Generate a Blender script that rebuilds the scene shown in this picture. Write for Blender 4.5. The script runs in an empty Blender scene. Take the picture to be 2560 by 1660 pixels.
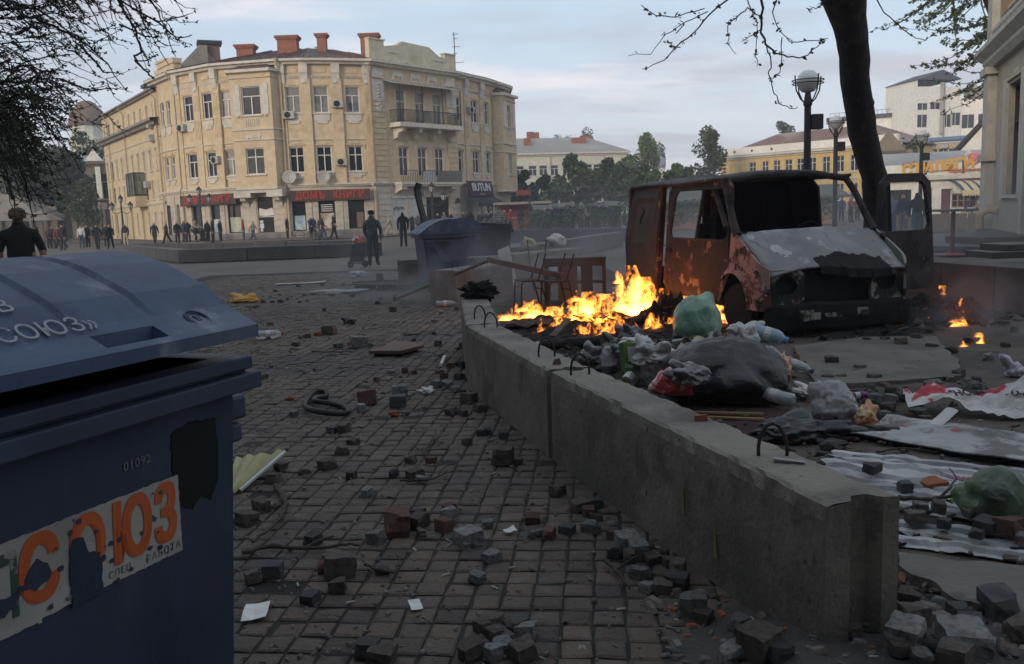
import bpy, bmesh, math, random
from mathutils import Vector, Matrix, noise as mnoise
random.seed(7)
S = bpy.context.scene
C = S.collection
PI = math.pi
R = math.radians
# ---------------------------------------------------------------- camera
cam_d = bpy.data.cameras.new('camera')
cam = bpy.data.objects.new('camera', cam_d)
C.objects.link(cam)
FPX = 2200.0
cam_d.sensor_width = 36.0
cam_d.lens = 36.0 * FPX / 2560.0
cam_d.clip_start = 0.05
cam_d.clip_end = 2000.0
CAM_H = 1.6
CM = Matrix.Rotation(R(90 - 7.84), 4, 'X') @ Matrix.Rotation(R(-2.05), 4, 'Z')
cam.matrix_world = Matrix.Translation((0, 0, CAM_H)) @ CM
S.camera = cam
# ---------------------------------------------------------------- sky and sun
SUN_EL, SUN_AZ = 15.0, 214.0          # azimuth measured from +Y towards +X: low, behind and left of the camera
world = bpy.data.worlds.new('World')
S.world = world
world.use_nodes = True
wt = world.node_tree
wt.nodes.clear()
def wn(t, **k):
 n = wt.nodes.new(t)
 for a, b in k.items(): setattr(n, a, b)
 return n
wout = wn('ShaderNodeOutputWorld'); wbg = wn('ShaderNodeBackground')
wbg.inputs['Strength'].default_value = 0.1
sky = wn('ShaderNodeTexSky', sky_type='NISHITA', sun_disc=False)
sky.sun_elevation = R(SUN_EL); sky.sun_rotation = R(SUN_AZ)
sky.air_density = 1.0; sky.dust_density = 1.6; sky.ozone_density = 1.6
geo = wn('ShaderNodeTexCoord')
sep = wn('ShaderNodeSeparateXYZ'); wt.links.new(geo.outputs['Generated'], sep.inputs[0])
def wm(op, a, b=None, c=None):
 n = wn('ShaderNodeMath', operation=op)
 for i, v in enumerate((a, b, c)):
  if v is None: continue
  if isinstance(v, (int, float)): n.inputs[i].default_value = v
  else: wt.links.new(v, n.inputs[i])
 return n.outputs[0]
zc = wm('ADD', wm('MAXIMUM', sep.outputs[2], 0.0), 0.16)
cx, cy = wm('DIVIDE', sep.outputs[0], zc), wm('DIVIDE', sep.outputs[1], zc)
def wcloud(sx, sy, off, scale, lo, hi, det=7.0, rough=0.58):
 cmb = wn('ShaderNodeCombineXYZ')
 wt.links.new(wm('MULTIPLY', cx, sx), cmb.inputs[0]); wt.links.new(wm('MULTIPLY', cy, sy), cmb.inputs[1])
 cmb.inputs[2].default_value = off
 n = wn('ShaderNodeTexNoise'); n.inputs['Scale'].default_value = scale; n.inputs['Detail'].default_value = det
 n.inputs['Roughness'].default_value = rough; n.inputs['Distortion'].default_value = 0.25
 wt.links.new(cmb.outputs[0], n.inputs['Vector'])
 mr = wn('ShaderNodeMapRange', interpolation_type='SMOOTHSTEP')
 mr.inputs['From Min'].default_value = lo; mr.inputs['From Max'].default_value = hi
 wt.links.new(n.outputs[0], mr.inputs['Value'])
 return mr.outputs[0]
def wmix(fac, a, b):
 n = wn('ShaderNodeMix', data_type='RGBA')
 if isinstance(fac, float): n.inputs[0].default_value = fac
 else: wt.links.new(fac, n.inputs[0])
 for i, v in ((6, a), (7, b)):
  if isinstance(v, tuple): n.inputs[i].default_value = (*v, 1)
  else: wt.links.new(v, n.inputs[i])
 return n.outputs[2]
veil = wmix(0.7, sky.outputs[0], (5.5, 6.6, 7.8))
hz = wn('ShaderNodeMapRange', interpolation_type='SMOOTHSTEP')
hz.inputs['From Min'].default_value = 0.0; hz.inputs['From Max'].default_value = 0.22
hz.inputs['To Min'].default_value = 0.6; hz.inputs['To Max'].default_value = 0.0
wt.links.new(sep.outputs[2], hz.inputs['Value'])
base = wmix(hz.outputs[0], veil, (7.3, 7.0, 7.3))
c1 = wmix(wcloud(0.8, 1.5, 3.1, 0.9, 0.50, 0.70), base, (7.6, 7.3, 7.6))
c2 = wmix(wm('MULTIPLY', wcloud(0.7, 1.7, 11.4, 1.0, 0.48, 0.66), 0.75), c1, (4.4, 4.55, 5.2))
wt.links.new(c2, wbg.inputs['Color']); wt.links.new(wbg.outputs[0], wout.inputs[0])
sun_d = bpy.data.lights.new('sun', 'SUN')
sun_d.energy = 1.5; sun_d.angle = R(14); sun_d.color = (1.0, 0.86, 0.68)
sun = bpy.data.objects.new('sun', sun_d); C.objects.link(sun)
a, e = R(SUN_AZ), R(SUN_EL)
to_sun = Vector((math.sin(a) * math.cos(e), math.cos(a) * math.cos(e), math.sin(e)))
sun.rotation_euler = to_sun.to_track_quat('Z', 'Y').to_euler()
vs = S.view_settings
vs.view_transform = 'Standard'; vs.look = 'None'; vs.exposure = 0.42; vs.gamma = 1.0; vs.use_curve_mapping = False
S.cycles.use_denoising = True
S.cycles.max_bounces = 6; S.cycles.volume_bounces = 0; S.cycles.transparent_max_bounces = 24
S.cycles.volume_step_rate = 1.0; S.cycles.volume_max_steps = 128
# ---------------------------------------------------------------- helpers
def ray(px, py):
 return CM.to_3x3() @ Vector(((px - 1280) / FPX, -(py - 830) / FPX, -1))
def P(px, py, z=0.0):                 # where a sight line meets the level z
 d = ray(px, py); return Vector((0, 0, CAM_H)) + d * ((z - CAM_H) / d.z)
def D(px, py, Y):                     # where a sight line meets the distance Y
 d = ray(px, py); return Vector((0, 0, CAM_H)) + d * (Y / d.y)
def tag(o, label=None, cat=None, group=None, kind=None):
 if label: o['label'] = label
 if cat: o['category'] = cat
 if group: o['group'] = group
 if kind: o['kind'] = kind
 return o
def thing(name, label, cat, loc=(0, 0, 0), rz=0.0, group=None):
 o = bpy.data.objects.new(name, None); C.objects.link(o)
 o.empty_display_size = 0.2
 o.location = loc; o.rotation_euler = (0, 0, rz)
 return tag(o, label, cat, group)
def copy_tree(o, parent=None):
 c = o.copy(); C.objects.link(c)
 if parent is not None: c.parent = parent
 for ch in list(o.children): copy_tree(ch, c)
 return c
class MB:
 """collects shapes; build() links them as one mesh object"""
 def __init__(s): s.v, s.f, s.m = [], [], []; s.k = 0
 def add(s, vs, fs, M=None):
  n = len(s.v)
  s.v += [tuple(M @ Vector(q)) for q in vs] if M is not None else [tuple(q) for q in vs]
  s.f += [tuple(n + i for i in f) for f in fs]; s.m += [s.k] * len(fs)
  return s
 def box(s, x0, x1, y0, y1, z0, z1, M=None):
  return s.add([(x0, y0, z0), (x1, y0, z0), (x1, y1, z0), (x0, y1, z0), (x0, y0, z1), (x1, y0, z1), (x1, y1, z1), (x0, y1, z1)],
                     [(0, 3, 2, 1), (4, 5, 6, 7), (0, 1, 5, 4), (1, 2, 6, 5), (2, 3, 7, 6), (3, 0, 4, 7)], M)
 def hexa(s, p8, M=None):
  return s.add(p8, [(0, 3, 2, 1), (4, 5, 6, 7), (0, 1, 5, 4), (1, 2, 6, 5), (2, 3, 7, 6), (3, 0, 4, 7)], M)
 def prism(s, poly, z0, z1, M=None):
  n = len(poly)
  vs = [(x, y, z0) for x, y in poly] + [(x, y, z1) for x, y in poly]
  fs = [tuple(reversed(range(n))), tuple(range(n, 2 * n))] + [(i, (i + 1) % n, n + (i + 1) % n, n + i) for i in range(n)]
  return s.add(vs, fs, M)
 def prism_x(s, poly, x0, x1, M=None):      # polygon given in (y, z), extruded along x
  n = len(poly)
  vs = [(x0, y, z) for y, z in poly] + [(x1, y, z) for y, z in poly]
  fs = [tuple(range(n)), tuple(reversed(range(n, 2 * n)))] + [(i, n + i, n + (i + 1) % n, (i + 1) % n) for i in range(n)]
  return s.add(vs, fs, M)
 def lathe(s, prof, n=12, M=None):
  vs, fs = [], []
  for r, z in prof:
   for k in range(n): vs.append((r * math.cos(2 * PI * k / n), r * math.sin(2 * PI * k / n), z))
  for j in range(len(prof) - 1):
   for k in range(n):
    a_, b_ = j * n + k, j * n + (k + 1) % n
    fs.append((a_, b_, b_ + n, a_ + n))
  fs.append(tuple(reversed(range(n)))); fs.append(tuple(range((len(prof) - 1) * n, len(prof) * n)))
  return s.add(vs, fs, M)
 def tube(s, pts, r, n=6, M=None, closed=False):
  pts = [Vector(p) for p in pts]; rr = r if isinstance(r, (list, tuple)) else [r] * len(pts)
  vs, fs, up = [], [], Vector((0, 0, 1))
  L = len(pts); prev = None
  for i, p in enumerate(pts):
   if closed: d = pts[(i + 1) % L] - pts[i - 1]
   else: d = pts[min(i + 1, L - 1)] - pts[max(i - 1, 0)]
   d = d.normalized() if d.length > 1e-9 else Vector((0, 0, 1))
   if prev is None:
    x = d.cross(up)
    if x.length < 1e-3: x = d.cross(Vector((1, 0, 0)))
   else: x = prev - d * prev.dot(d)
   x = x.normalized() if x.length > 1e-6 else Vector((1, 0, 0)); prev = x; y = d.cross(x)
   for k in range(n):
    t = 2 * PI * (k + .5) / n
    vs.append(p + (x * math.cos(t) + y * math.sin(t)) * rr[i])
  for i in range(L if closed else L - 1):
   for k in range(n):
    a_, b_ = i * n + k, i * n + (k + 1) % n; j = ((i + 1) % L) * n - i * n
    fs.append((a_, b_, b_ + j, a_ + j))
  if not closed: fs.append(tuple(reversed(range(n)))); fs.append(tuple(range((L - 1) * n, L * n)))
  return s.add(vs, fs, M)
 def bar(s, a_, b_, w, h, M=None):
  a_, b_ = Vector(a_), Vector(b_); d = (b_ - a_); l = d.length
  q = d.to_track_quat('X', 'Z').to_matrix().to_4x4()
  T = Matrix.Translation(a_) @ q
  if M is not None: T = M @ T
  return s.box(0, l, -w / 2, w / 2, -h / 2, h / 2, T)
 def grid(s, pts, M=None):                  # rows of points
  w = len(pts[0]); vs = [p for row in pts for p in row]
  fs = [(j * w + i, j * w + i + 1, (j + 1) * w + i + 1, (j + 1) * w + i) for j in range(len(pts) - 1) for i in range(w - 1)]
  return s.add(vs, fs, M)
 def build(s, name, m, parent=None, smooth=False, bevel=0.0, solid=0.0, sub=0, label=None):
  me = bpy.data.meshes.new(name); me.from_pydata(s.v, [], s.f)
  ms = m if isinstance(m, (list, tuple)) else [m]
  for q in ms: me.materials.append(q)
  if len(ms) > 1: me.polygons.foreach_set('material_index', s.m)
  me.update()
  o = bpy.data.objects.new(name, me); C.objects.link(o)
  if parent is not None: o.parent = parent
  if smooth: me.shade_smooth()
  if solid:
   b = o.modifiers.new('solid', 'SOLIDIFY'); b.thickness = solid; b.offset = 0
  if bevel:
   b = o.modifiers.new('bevel', 'BEVEL'); b.width = bevel; b.segments = 2; b.limit_method = 'ANGLE'; b.angle_limit = R(38)
   b.harden_normals = False
  if sub:
   b = o.modifiers.new('sub', 'SUBSURF'); b.levels = sub; b.render_levels = sub
  if label: o['label'] = label
  return o
_mats = {}
def mat(name, c, rough=0.8, layers=(), bump=0.0, bscale=30.0, metal=0.0, spec=0.3, rand=0.0, emit=None, trans=0.0, wrinkle=0.0, island=0.0, stretch=(1, 1, 1), alpha=1.0, coat=0.0, var=0.12):
 """layers: (colour, scale, lo, hi, strength) blotches laid over the base colour by noise"""
 if name in _mats: return _mats[name]
 m = bpy.data.materials.new(name); m.use_nodes = True; _mats[name] = m
 t = m.node_tree; b = t.nodes['Principled BSDF']
 def nd(ty, **k):
  n = t.nodes.new(ty)
  for a_, v in k.items(): setattr(n, a_, v)
  return n
 tc = nd('ShaderNodeTexCoord'); oi = nd('ShaderNodeObjectInfo')
 va = nd('ShaderNodeVectorMath', operation='MULTIPLY'); va.inputs[1].default_value = stretch
 t.links.new(tc.outputs['Object'], va.inputs[0])
 vm = nd('ShaderNodeVectorMath', operation='MULTIPLY_ADD')
 vm.inputs[1].default_value = (31.7, 17.3, 23.1); cb = nd('ShaderNodeCombineXYZ')
 for i in range(3): t.links.new(oi.outputs['Random'], cb.inputs[i])
 t.links.new(cb.outputs[0], vm.inputs[0]); t.links.new(va.outputs[0], vm.inputs[2])
 vec = vm.outputs[0]
 def nz(scale, det=6, off=0.0, ro=.6):
  n = nd('ShaderNodeTexNoise'); n.inputs['Scale'].default_value = scale; n.inputs['Detail'].default_value = det; n.inputs['Roughness'].default_value = ro
  if off:
   ad = nd('ShaderNodeVectorMath', operation='ADD'); ad.inputs[1].default_value = (off, off * .7, -off); t.links.new(vec, ad.inputs[0]); t.links.new(ad.outputs[0], n.inputs['Vector'])
  else: t.links.new(vec, n.inputs['Vector'])
  return n.outputs[0]
 def mix(f, A, B, bt='MIX'):
  n = nd('ShaderNodeMix', data_type='RGBA', blend_type=bt)
  if isinstance(f, (int, float)): n.inputs[0].default_value = f
  else: t.links.new(f, n.inputs[0])
  for i, v in ((6, A), (7, B)):
   if isinstance(v, tuple): n.inputs[i].default_value = (*v[:3], 1)
   else: t.links.new(v, n.inputs[i])
  return n.outputs[2]
 def rng(x, lo, hi, a_=0.0, b_=1.0):
  n = nd('ShaderNodeMapRange', interpolation_type='SMOOTHSTEP')
  n.inputs['From Min'].default_value = lo; n.inputs['From Max'].default_value = hi; n.inputs['To Min'].default_value = a_; n.inputs['To Max'].default_value = b_
  t.links.new(x, n.inputs['Value']); return n.outputs[0]
 col = tuple(c)
 if var:
  k = nz(2.3 if bscale > 5 else bscale * .3, 8, 4.2)
  col = mix(rng(k, .3, .7), tuple(q * (1 - var) for q in c), tuple(q * (1 + var) for q in c))
 for i, (lc, sc, lo, hi, st) in enumerate(layers):
  col = mix(rng(nz(sc, 8, 7.1 * (i + 1)), lo, hi, 0, st), col, tuple(lc))
 if rand or island:
  hs = nd('ShaderNodeHueSaturation'); src = oi.outputs['Random']
  if island:
   gi = nd('ShaderNodeNewGeometry'); src = gi.outputs['Random Per Island']
  mr = nd('ShaderNodeMapRange'); am = rand or island
  mr.inputs['To Min'].default_value = 1 - am; mr.inputs['To Max'].default_value = 1 + am
  t.links.new(src, mr.inputs['Value']); t.links.new(mr.outputs[0], hs.inputs['Value'])
  if isinstance(col, tuple): hs.inputs['Color'].default_value = (*col, 1)
  else: t.links.new(col, hs.inputs['Color'])
  col = hs.outputs[0]
 if isinstance(col, tuple): b.inputs['Base Color'].default_value = (*col, 1)
 else: t.links.new(col, b.inputs['Base Color'])
 b.inputs['Roughness'].default_value = rough; b.inputs['Metallic'].default_value = metal
 b.inputs['Specular IOR Level'].default_value = spec
 b.inputs['Transmission Weight'].default_value = trans; b.inputs['Alpha'].default_value = alpha; b.inputs['Coat Weight'].default_value = coat
 if emit:
  b.inputs['Emission Color'].default_value = (*emit[0], 1); b.inputs['Emission Strength'].default_value = emit[1]
 if wrinkle:
  ds = nd('ShaderNodeVectorMath', operation='MULTIPLY_ADD'); ds.inputs[1].default_value = (.35, .35, .35); dn_ = nd('ShaderNodeTexNoise'); dn_.inputs['Scale'].default_value = 5; dn_.inputs['Detail'].default_value = 3; t.links.new(vec, dn_.inputs['Vector']); t.links.new(dn_.outputs['Color'], ds.inputs[0]); t.links.new(vec, ds.inputs[2]); hs_ = []
  for sc_ in (wrinkle, wrinkle * 2.7):
   vo = nd('ShaderNodeTexVoronoi', feature='DISTANCE_TO_EDGE'); vo.inputs['Scale'].default_value = sc_; t.links.new(ds.outputs[0], vo.inputs['Vector']); hs_.append(rng(vo.outputs['Distance'], 0, .22, 1 if sc_ == wrinkle else .22, 0))
  ad_ = nd('ShaderNodeMath', operation='ADD'); t.links.new(hs_[0], ad_.inputs[0]); t.links.new(hs_[1], ad_.inputs[1]); bp = nd('ShaderNodeBump'); bp.inputs['Strength'].default_value = .22; bp.inputs['Distance'].default_value = .10 / wrinkle; t.links.new(ad_.outputs[0], bp.inputs['Height']); t.links.new(bp.outputs[0], b.inputs['Normal'])
 elif bump:
  bp = nd('ShaderNodeBump'); bp.inputs['Strength'].default_value = min(1.0, bump); bp.inputs['Distance'].default_value = 0.02 * max(1, bump)
  t.links.new(nz(bscale, 8, 1.3), bp.inputs['Height']); t.links.new(bp.outputs[0], b.inputs['Normal'])
 return m
_glyphs = {}
def text_mesh(body, size, m, parent, M, name='lettering', depth=0.004, bold=0.0, sx=1.0, shear=0.0, spacing=1.0):
 cu = bpy.data.curves.new(name, 'FONT'); cu.body = body; cu.size = size; cu.extrude = depth; cu.offset = bold
 cu.align_x = 'CENTER'; cu.align_y = 'CENTER'; cu.shear = shear; cu.space_character = spacing; cu.resolution_u = 3
 o = bpy.data.objects.new(name, cu); C.objects.link(o)
 dg = bpy.context.evaluated_depsgraph_get(); dg.update()
 me = bpy.data.meshes.new_from_object(o.evaluated_get(dg))
 bpy.data.objects.remove(o); bpy.data.curves.remove(cu)
 me.name = name; me.transform(Matrix.Diagonal((sx, 1, 1, 1))); me.materials.clear(); me.materials.append(m)
 n = bpy.data.objects.new(name, me); C.objects.link(n)
 if parent is not None: n.parent = parent
 n.matrix_local = M
 return n
def frame(origin, xdir, ydir):                # matrix whose columns are given axes
 x = Vector(xdir).normalized(); y = Vector(ydir).normalized(); z = x.cross(y).normalized(); y = z.cross(x)
 return Matrix(((x.x, y.x, z.x, origin[0]), (x.y, y.y, z.y, origin[1]), (x.z, y.z, z.z, origin[2]), (0, 0, 0, 1)))
def fbm(x, y, z=0.0): return mnoise.fractal(Vector((x, y, z)), 1.0, 2.0, 4)
# ================================================================ ground
M_asph = mat('square_paving', (.122, .101, .083), .85, layers=[((.075, .066, .059), .35, .45, .7, .6), ((.15, .135, .12), 1.4, .55, .7, .5), ((.03, .028, .027), 6, .6, .75, .6)], bump=.35, bscale=14)
# the far ground: one big sheet; the paved strip in front lies on it
g = MB().add([(-330, -50, -.03), (330, -50, -.03), (330, 420, -.03), (-330, 420, -.03)], [(0, 1, 2, 3)]).build('ground', M_asph)
tag(g, kind='structure')
M_joint = mat('joint_dirt', (.028, .025, .022), .95, layers=[((.05, .044, .038), 9, .5, .7, .7)], bump=.6, bscale=60)
M_sett = mat('sett_stone', (.108, .081, .061), .82, layers=[((.07, .058, .05), 1.1, .45, .65, .8), ((.15, .14, .13), 14, .55, .75, .5), ((.04, .036, .034), .35, .5, .72, .6)], bump=.7, bscale=42, island=.15, rand=0.0, spec=.4)
M_sett1 = mat('sett_stone_near', (.108, .081, .061), .82, layers=[((.07, .058, .05), 1.1, .45, .65, .8), ((.15, .14, .13), 14, .55, .75, .5), ((.04, .036, .034), 3, .5, .72, .6)], bump=.7, bscale=42, rand=.15, spec=.35)
M_dirt = mat('trampled_dirt', (.062, .055, .05), .95, layers=[((.035, .03, .028), 1.7, .45, .65, .8), ((.11, .1, .09), 5, .55, .75, .6), ((.18, .17, .16), 60, .68, .76, .8)], bump=.8, bscale=26)
M_slab = mat('road_slab', (.095, .075, .060), .9, layers=[((.05, .043, .037), .9, .42, .62, .9), ((.022, .019, .017), 2.1, .56, .68, .8), ((.13, .115, .10), 7, .55, .75, .5), ((.2, .19, .18), 70, .69, .76, .6)], bump=.5, bscale=30)
M_slab2 = mat('dusty_slab', (.14, .122, .105), .95, layers=[((.09, .078, .068), 1.6, .45, .65, .8), ((.20, .18, .16), 50, .66, .74, .7), ((.06, .05, .045), 4, .6, .7, .6)], bump=.5, bscale=30)
# barrier line (left faces of the three concrete blocks), used to stop the setts
BAR = [Vector((1.045, 2.86)), Vector((.216, 5.5)), Vector((-.42, 7.95)), Vector((-.58, 10.45)), Vector((-.75, 13.0)), Vector((-1.2, 17))]
def bar_x(y):
 if y <= BAR[0].y: return BAR[0].x + (BAR[0].y - y) * .31
 for a_, b_ in zip(BAR, BAR[1:]):
  if y <= b_.y: return a_.x + (b_.x - a_.x) * (y - a_.y) / (b_.y - a_.y)
 return BAR[-1].x
pave = MB().add([(-9, 1.2, -.010), (2.6, 1.2, -.010), (2.6, 26.5, -.010), (-9, 26.5, -.010)], [(0, 1, 2, 3)]).build('sett_pavement', M_joint)
tag(pave, kind='structure')
PIT = .127
ang = R(-6.0)
ca, sa = math.cos(ang), math.sin(ang)
near, far = [], []
for j in range(10, 205):
 for i in range(-85, 60):
  u = i * PIT + mnoise.noise((j * .9, i * .13, 0)) * .006; v = j * PIT + mnoise.noise((i * 1.1, j * .2, 5)) * .006
  x, y = u * ca - v * sa, u * sa + v * ca
  if y < 2.3 or y > 25.5: continue
  if x > bar_x(y) + .25 or x < -.62 * y - .35: continue
  if y < 5.2 and x < -.30 * y - .35: continue
  if y < 2.9 and x > .55: continue
  near.append((math.hypot(x, y), x, y))
near.sort()
rs = random.Random(3)
def sett(x, y, r0):
 w, d = PIT * .465 * r0.uniform(.92, 1.02), PIT * .465 * r0.uniform(.92, 1.02)
 h = r0.uniform(-.006, .003); k = r0.uniform(.008, .018)
 q = [(-w, -d), (w, -d), (w, d), (-w, d)]
 q = [(a_ + r0.uniform(-.004, .004), b_ + r0.uniform(-.004, .004)) for a_, b_ in q]
 tx, ty = r0.uniform(-.04, .04), r0.uniform(-.04, .04)
 vs = [(a_, b_, -.024) for a_, b_ in q] + [(a_, b_, -.006 + h + a_ * tx + b_ * ty) for a_, b_ in q]
 vs += [(a_ * (1 - k / w), b_ * (1 - k / d), h + a_ * tx + b_ * ty) for a_, b_ in q] + [(0, 0, h + r0.uniform(-.002, .004))]
 fs = [(a_, (a_ + 1) % 4, 4 + (a_ + 1) % 4, 4 + a_) for a_ in range(4)] + [(4 + a_, 4 + (a_ + 1) % 4, 8 + (a_ + 1) % 4, 8 + a_) for a_ in range(4)] + [(8 + a_, 8 + (a_ + 1) % 4, 12) for a_ in range(4)]
 return vs, fs
protos = []
for k in range(24):
 mb = MB(); mb.add(*sett(0, 0, rs)); me = bpy.data.meshes.new('sett'); me.from_pydata(mb.v, [], mb.f); me.materials.append(M_sett1); protos.append(me)
vis = [q for q in near if q[1] > -.27 * q[2] + .0]
pick = set(vis[:296])
for q in vis[:296]:
 o = bpy.data.objects.new('sett', rs.choice(protos)); C.objects.link(o); o.parent = pave
 o.location = (q[1], q[2], 0); o.rotation_euler = (0, 0, ang + rs.choice((0, PI / 2, PI, -PI / 2)) + rs.uniform(-.02, .02))
mb = MB()
for q in near:
 if q in pick: continue
 if mnoise.noise((q[1] * .8, q[2] * .8, 2)) > .78: continue
 if rs.random() < .012: continue
 mb.add(*sett(0, 0, rs), M=Matrix.Translation((q[1], q[2], 0)) @ Matrix.Rotation(ang + rs.uniform(-.02, .02), 4, 'Z'))
tag(mb.build('setts', M_sett, pave), kind='stuff')
# right of the barrier: worn roadway with big slabs, uneven
rd = []
for j in range(60):
 y = 1.3 + j * .33
 row = []
 for i in range(46):
  x0 = bar_x(y) + .12
  x = x0 + i * .33
  row.append((x, y, -.004 + .018 * fbm(x * .6, y * .6, 3) + .008 * fbm(x * 2.3, y * 2.3, 1)))
 rd.append(row)
tag(MB().grid(rd).build('roadway', M_slab, smooth=True), kind='structure')
# dirt heaped round the near end of the barrier
def dirt(x, y):
 d1 = max(0, 1 - abs(x - 1.25) / .95) * max(0, 1 - abs(y - 2.75) / .9)
 return -.03 + .12 * min(1, d1 * 1.7) ** 1.3 + .03 * d1 * fbm(x * 5, y * 5, 9) + .018 * d1 * fbm(x * 17, y * 17, 9) if d1 > 0 else -.03
dm = []
for j in range(76):
 row = []
 for i in range(91):
  x, y = .35 + i * .024, 1.75 + j * .024
  row.append((x, y, dirt(x, y)))
 dm.append(row)
tag(MB().grid(dm).build('dirt_heap', M_dirt, smooth=True), kind='structure')
for pts_, z_ in (([(1985, 872), (2150, 850), (2335, 848), (2390, 905), (2405, 948), (2230, 962), (2050, 972), (2010, 930)], .035), ([(2238, 1405), (2400, 1425), (2620, 1445), (2640, 1580), (2500, 1545), (2400, 1530), (2330, 1480), (2280, 1460)], .045)):
 q_ = []
 w_ = [P(*p_) for p_ in pts_]
 for a_, b_ in zip(w_, w_[1:] + w_[:1]):
  for k in range(8): v_ = a_.lerp(b_, k / 8); q_.append((v_.x + .03 * fbm(v_.x * 6, v_.y * 6), v_.y + .03 * fbm(v_.x * 6, v_.y * 6, 4)))
 tag(MB().prism(q_[::-1], -.03, z_).build('concrete_slab', M_slab2), kind='structure')
# ================================================================ the rounded yellow building and its long side wing
WP = set()
_build0 = MB.build
def _build1(s, name, m, parent=None, **k):
 o = _build0(s, name, m, parent, **k)
 if parent in WP: o.matrix_parent_inverse = Matrix.Translation(-parent.location)
 return o
MB.build = _build1
def wthing(name, label, cat, loc, group=None):   # an Empty whose parts are written in world coordinates
 o = thing(name, label, cat, loc, 0, group); WP.add(o); return o
M_yel = mat('yellow_stucco', (.56, .435, .285), .9, layers=[((.42, .31, .18), .5, .5, .75, .6), ((.32, .25, .17), 1.6, .6, .8, .5), ((.54, .43, .28), .9, .55, .7, .5)], bump=.2, bscale=12)
M_yel2 = mat('pale_yellow_stucco', (.55, .435, .28), .9, layers=[((.42, .33, .21), .4, .5, .75, .6), ((.35, .29, .2), 1.3, .62, .8, .5)], bump=.2, bscale=12)
M_whi = mat('stucco_trim', (.55, .50, .43), .9, layers=[((.36, .31, .25), 1.1, .52, .75, .7), ((.2, .17, .14), 3, .64, .8, .6)], bump=.2, bscale=14)
M_stone = mat('rusticated_stone', (.50, .44, .36), .9, layers=[((.38, .31, .24), .7, .5, .7, .7), ((.50, .36, .26), .3, .52, .66, .6)], bump=.25, bscale=12)
M_glass = mat('window_glass', (.012, .013, .015), .04, spec=.6, var=0)
M_blind = mat('curtained_glass', (.20, .19, .175), .25, spec=.5, layers=[((.09, .09, .09), 1.2, .5, .6, .8)])
M_frame = mat('window_paint', (.62, .60, .57), .6, var=.08)
M_dark = mat('dark_interior', (.015, .014, .013), .7, var=0)
M_roof = mat('rusty_roof_sheet', (.095, .055, .048), .6, layers=[((.16, .10, .085), .8, .5, .7, .7), ((.06, .042, .04), 2.4, .55, .75, .6)], bump=.2, bscale=8, stretch=(1, 1, 1))
M_brick = mat('chimney_brick', (.27, .11, .072), .9, layers=[((.22, .085, .055), 2.2, .5, .7, .7), ((.42, .22, .15), 6, .6, .75, .6)], bump=.5, bscale=20)
M_iron = mat('black_iron', (.02, .02, .021), .5, spec=.4, var=.2)
M_pipe = mat('painted_pipe', (.42, .33, .2), .7)
M_acb = mat('unit_casing', (.38, .36, .33), .6)
M_grey = mat('grey_render', (.24, .215, .19), .95, layers=[((.17, .15, .135), .7, .5, .7, .7)], bump=.3, bscale=12)
M_signb = mat('brown_sign_board', (.075, .04, .03), .6)
M_signr = mat('red_sign_letters', (.42, .045, .035), .5, var=.05)
def plan(px, Y, y=260): v = D(px, y, Y); return Vector((v.x, Y))
def seg_M(A, B):                           # local x along the wall, local y into the building
 d = (B - A).normalized(); return Matrix(((d.x, -d.y, 0, A.x), (d.y, d.x, 0, A.y), (0, 0, 1, 0), (0, 0, 0, 1))), (B - A).length
def wall_seg(mb, M, L, z0, z1, ops, dep=.22, bands=()):
 us = sorted({0, L} | {o[0] for o in ops} | {o[1] for o in ops}); zs = sorted({z0, z1} | {o[2] for o in ops} | {o[3] for o in ops} | set(bands))
 for a_, b_ in zip(us, us[1:]):
  for c_, d_ in zip(zs, zs[1:]):
   um, zm = (a_ + b_) / 2, (c_ + d_) / 2
   if any(o[0] < um < o[1] and o[2] < zm < o[3] for o in ops): continue
   mb.add([(a_, 0, c_), (b_, 0, c_), (b_, 0, d_), (a_, 0, d_)], [(0, 1, 2, 3)], M)
 for u0, u1, c_, d_ in ops:
  q = [(u0, c_), (u1, c_), (u1, d_), (u0, d_)]
  for (ua, za), (ub, zb) in zip(q, q[1:] + q[:1]):
   mb.add([(ua, 0, za), (ub, 0, zb), (ub, dep, zb), (ua, dep, za)], [(3, 2, 1, 0)], M)
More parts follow.
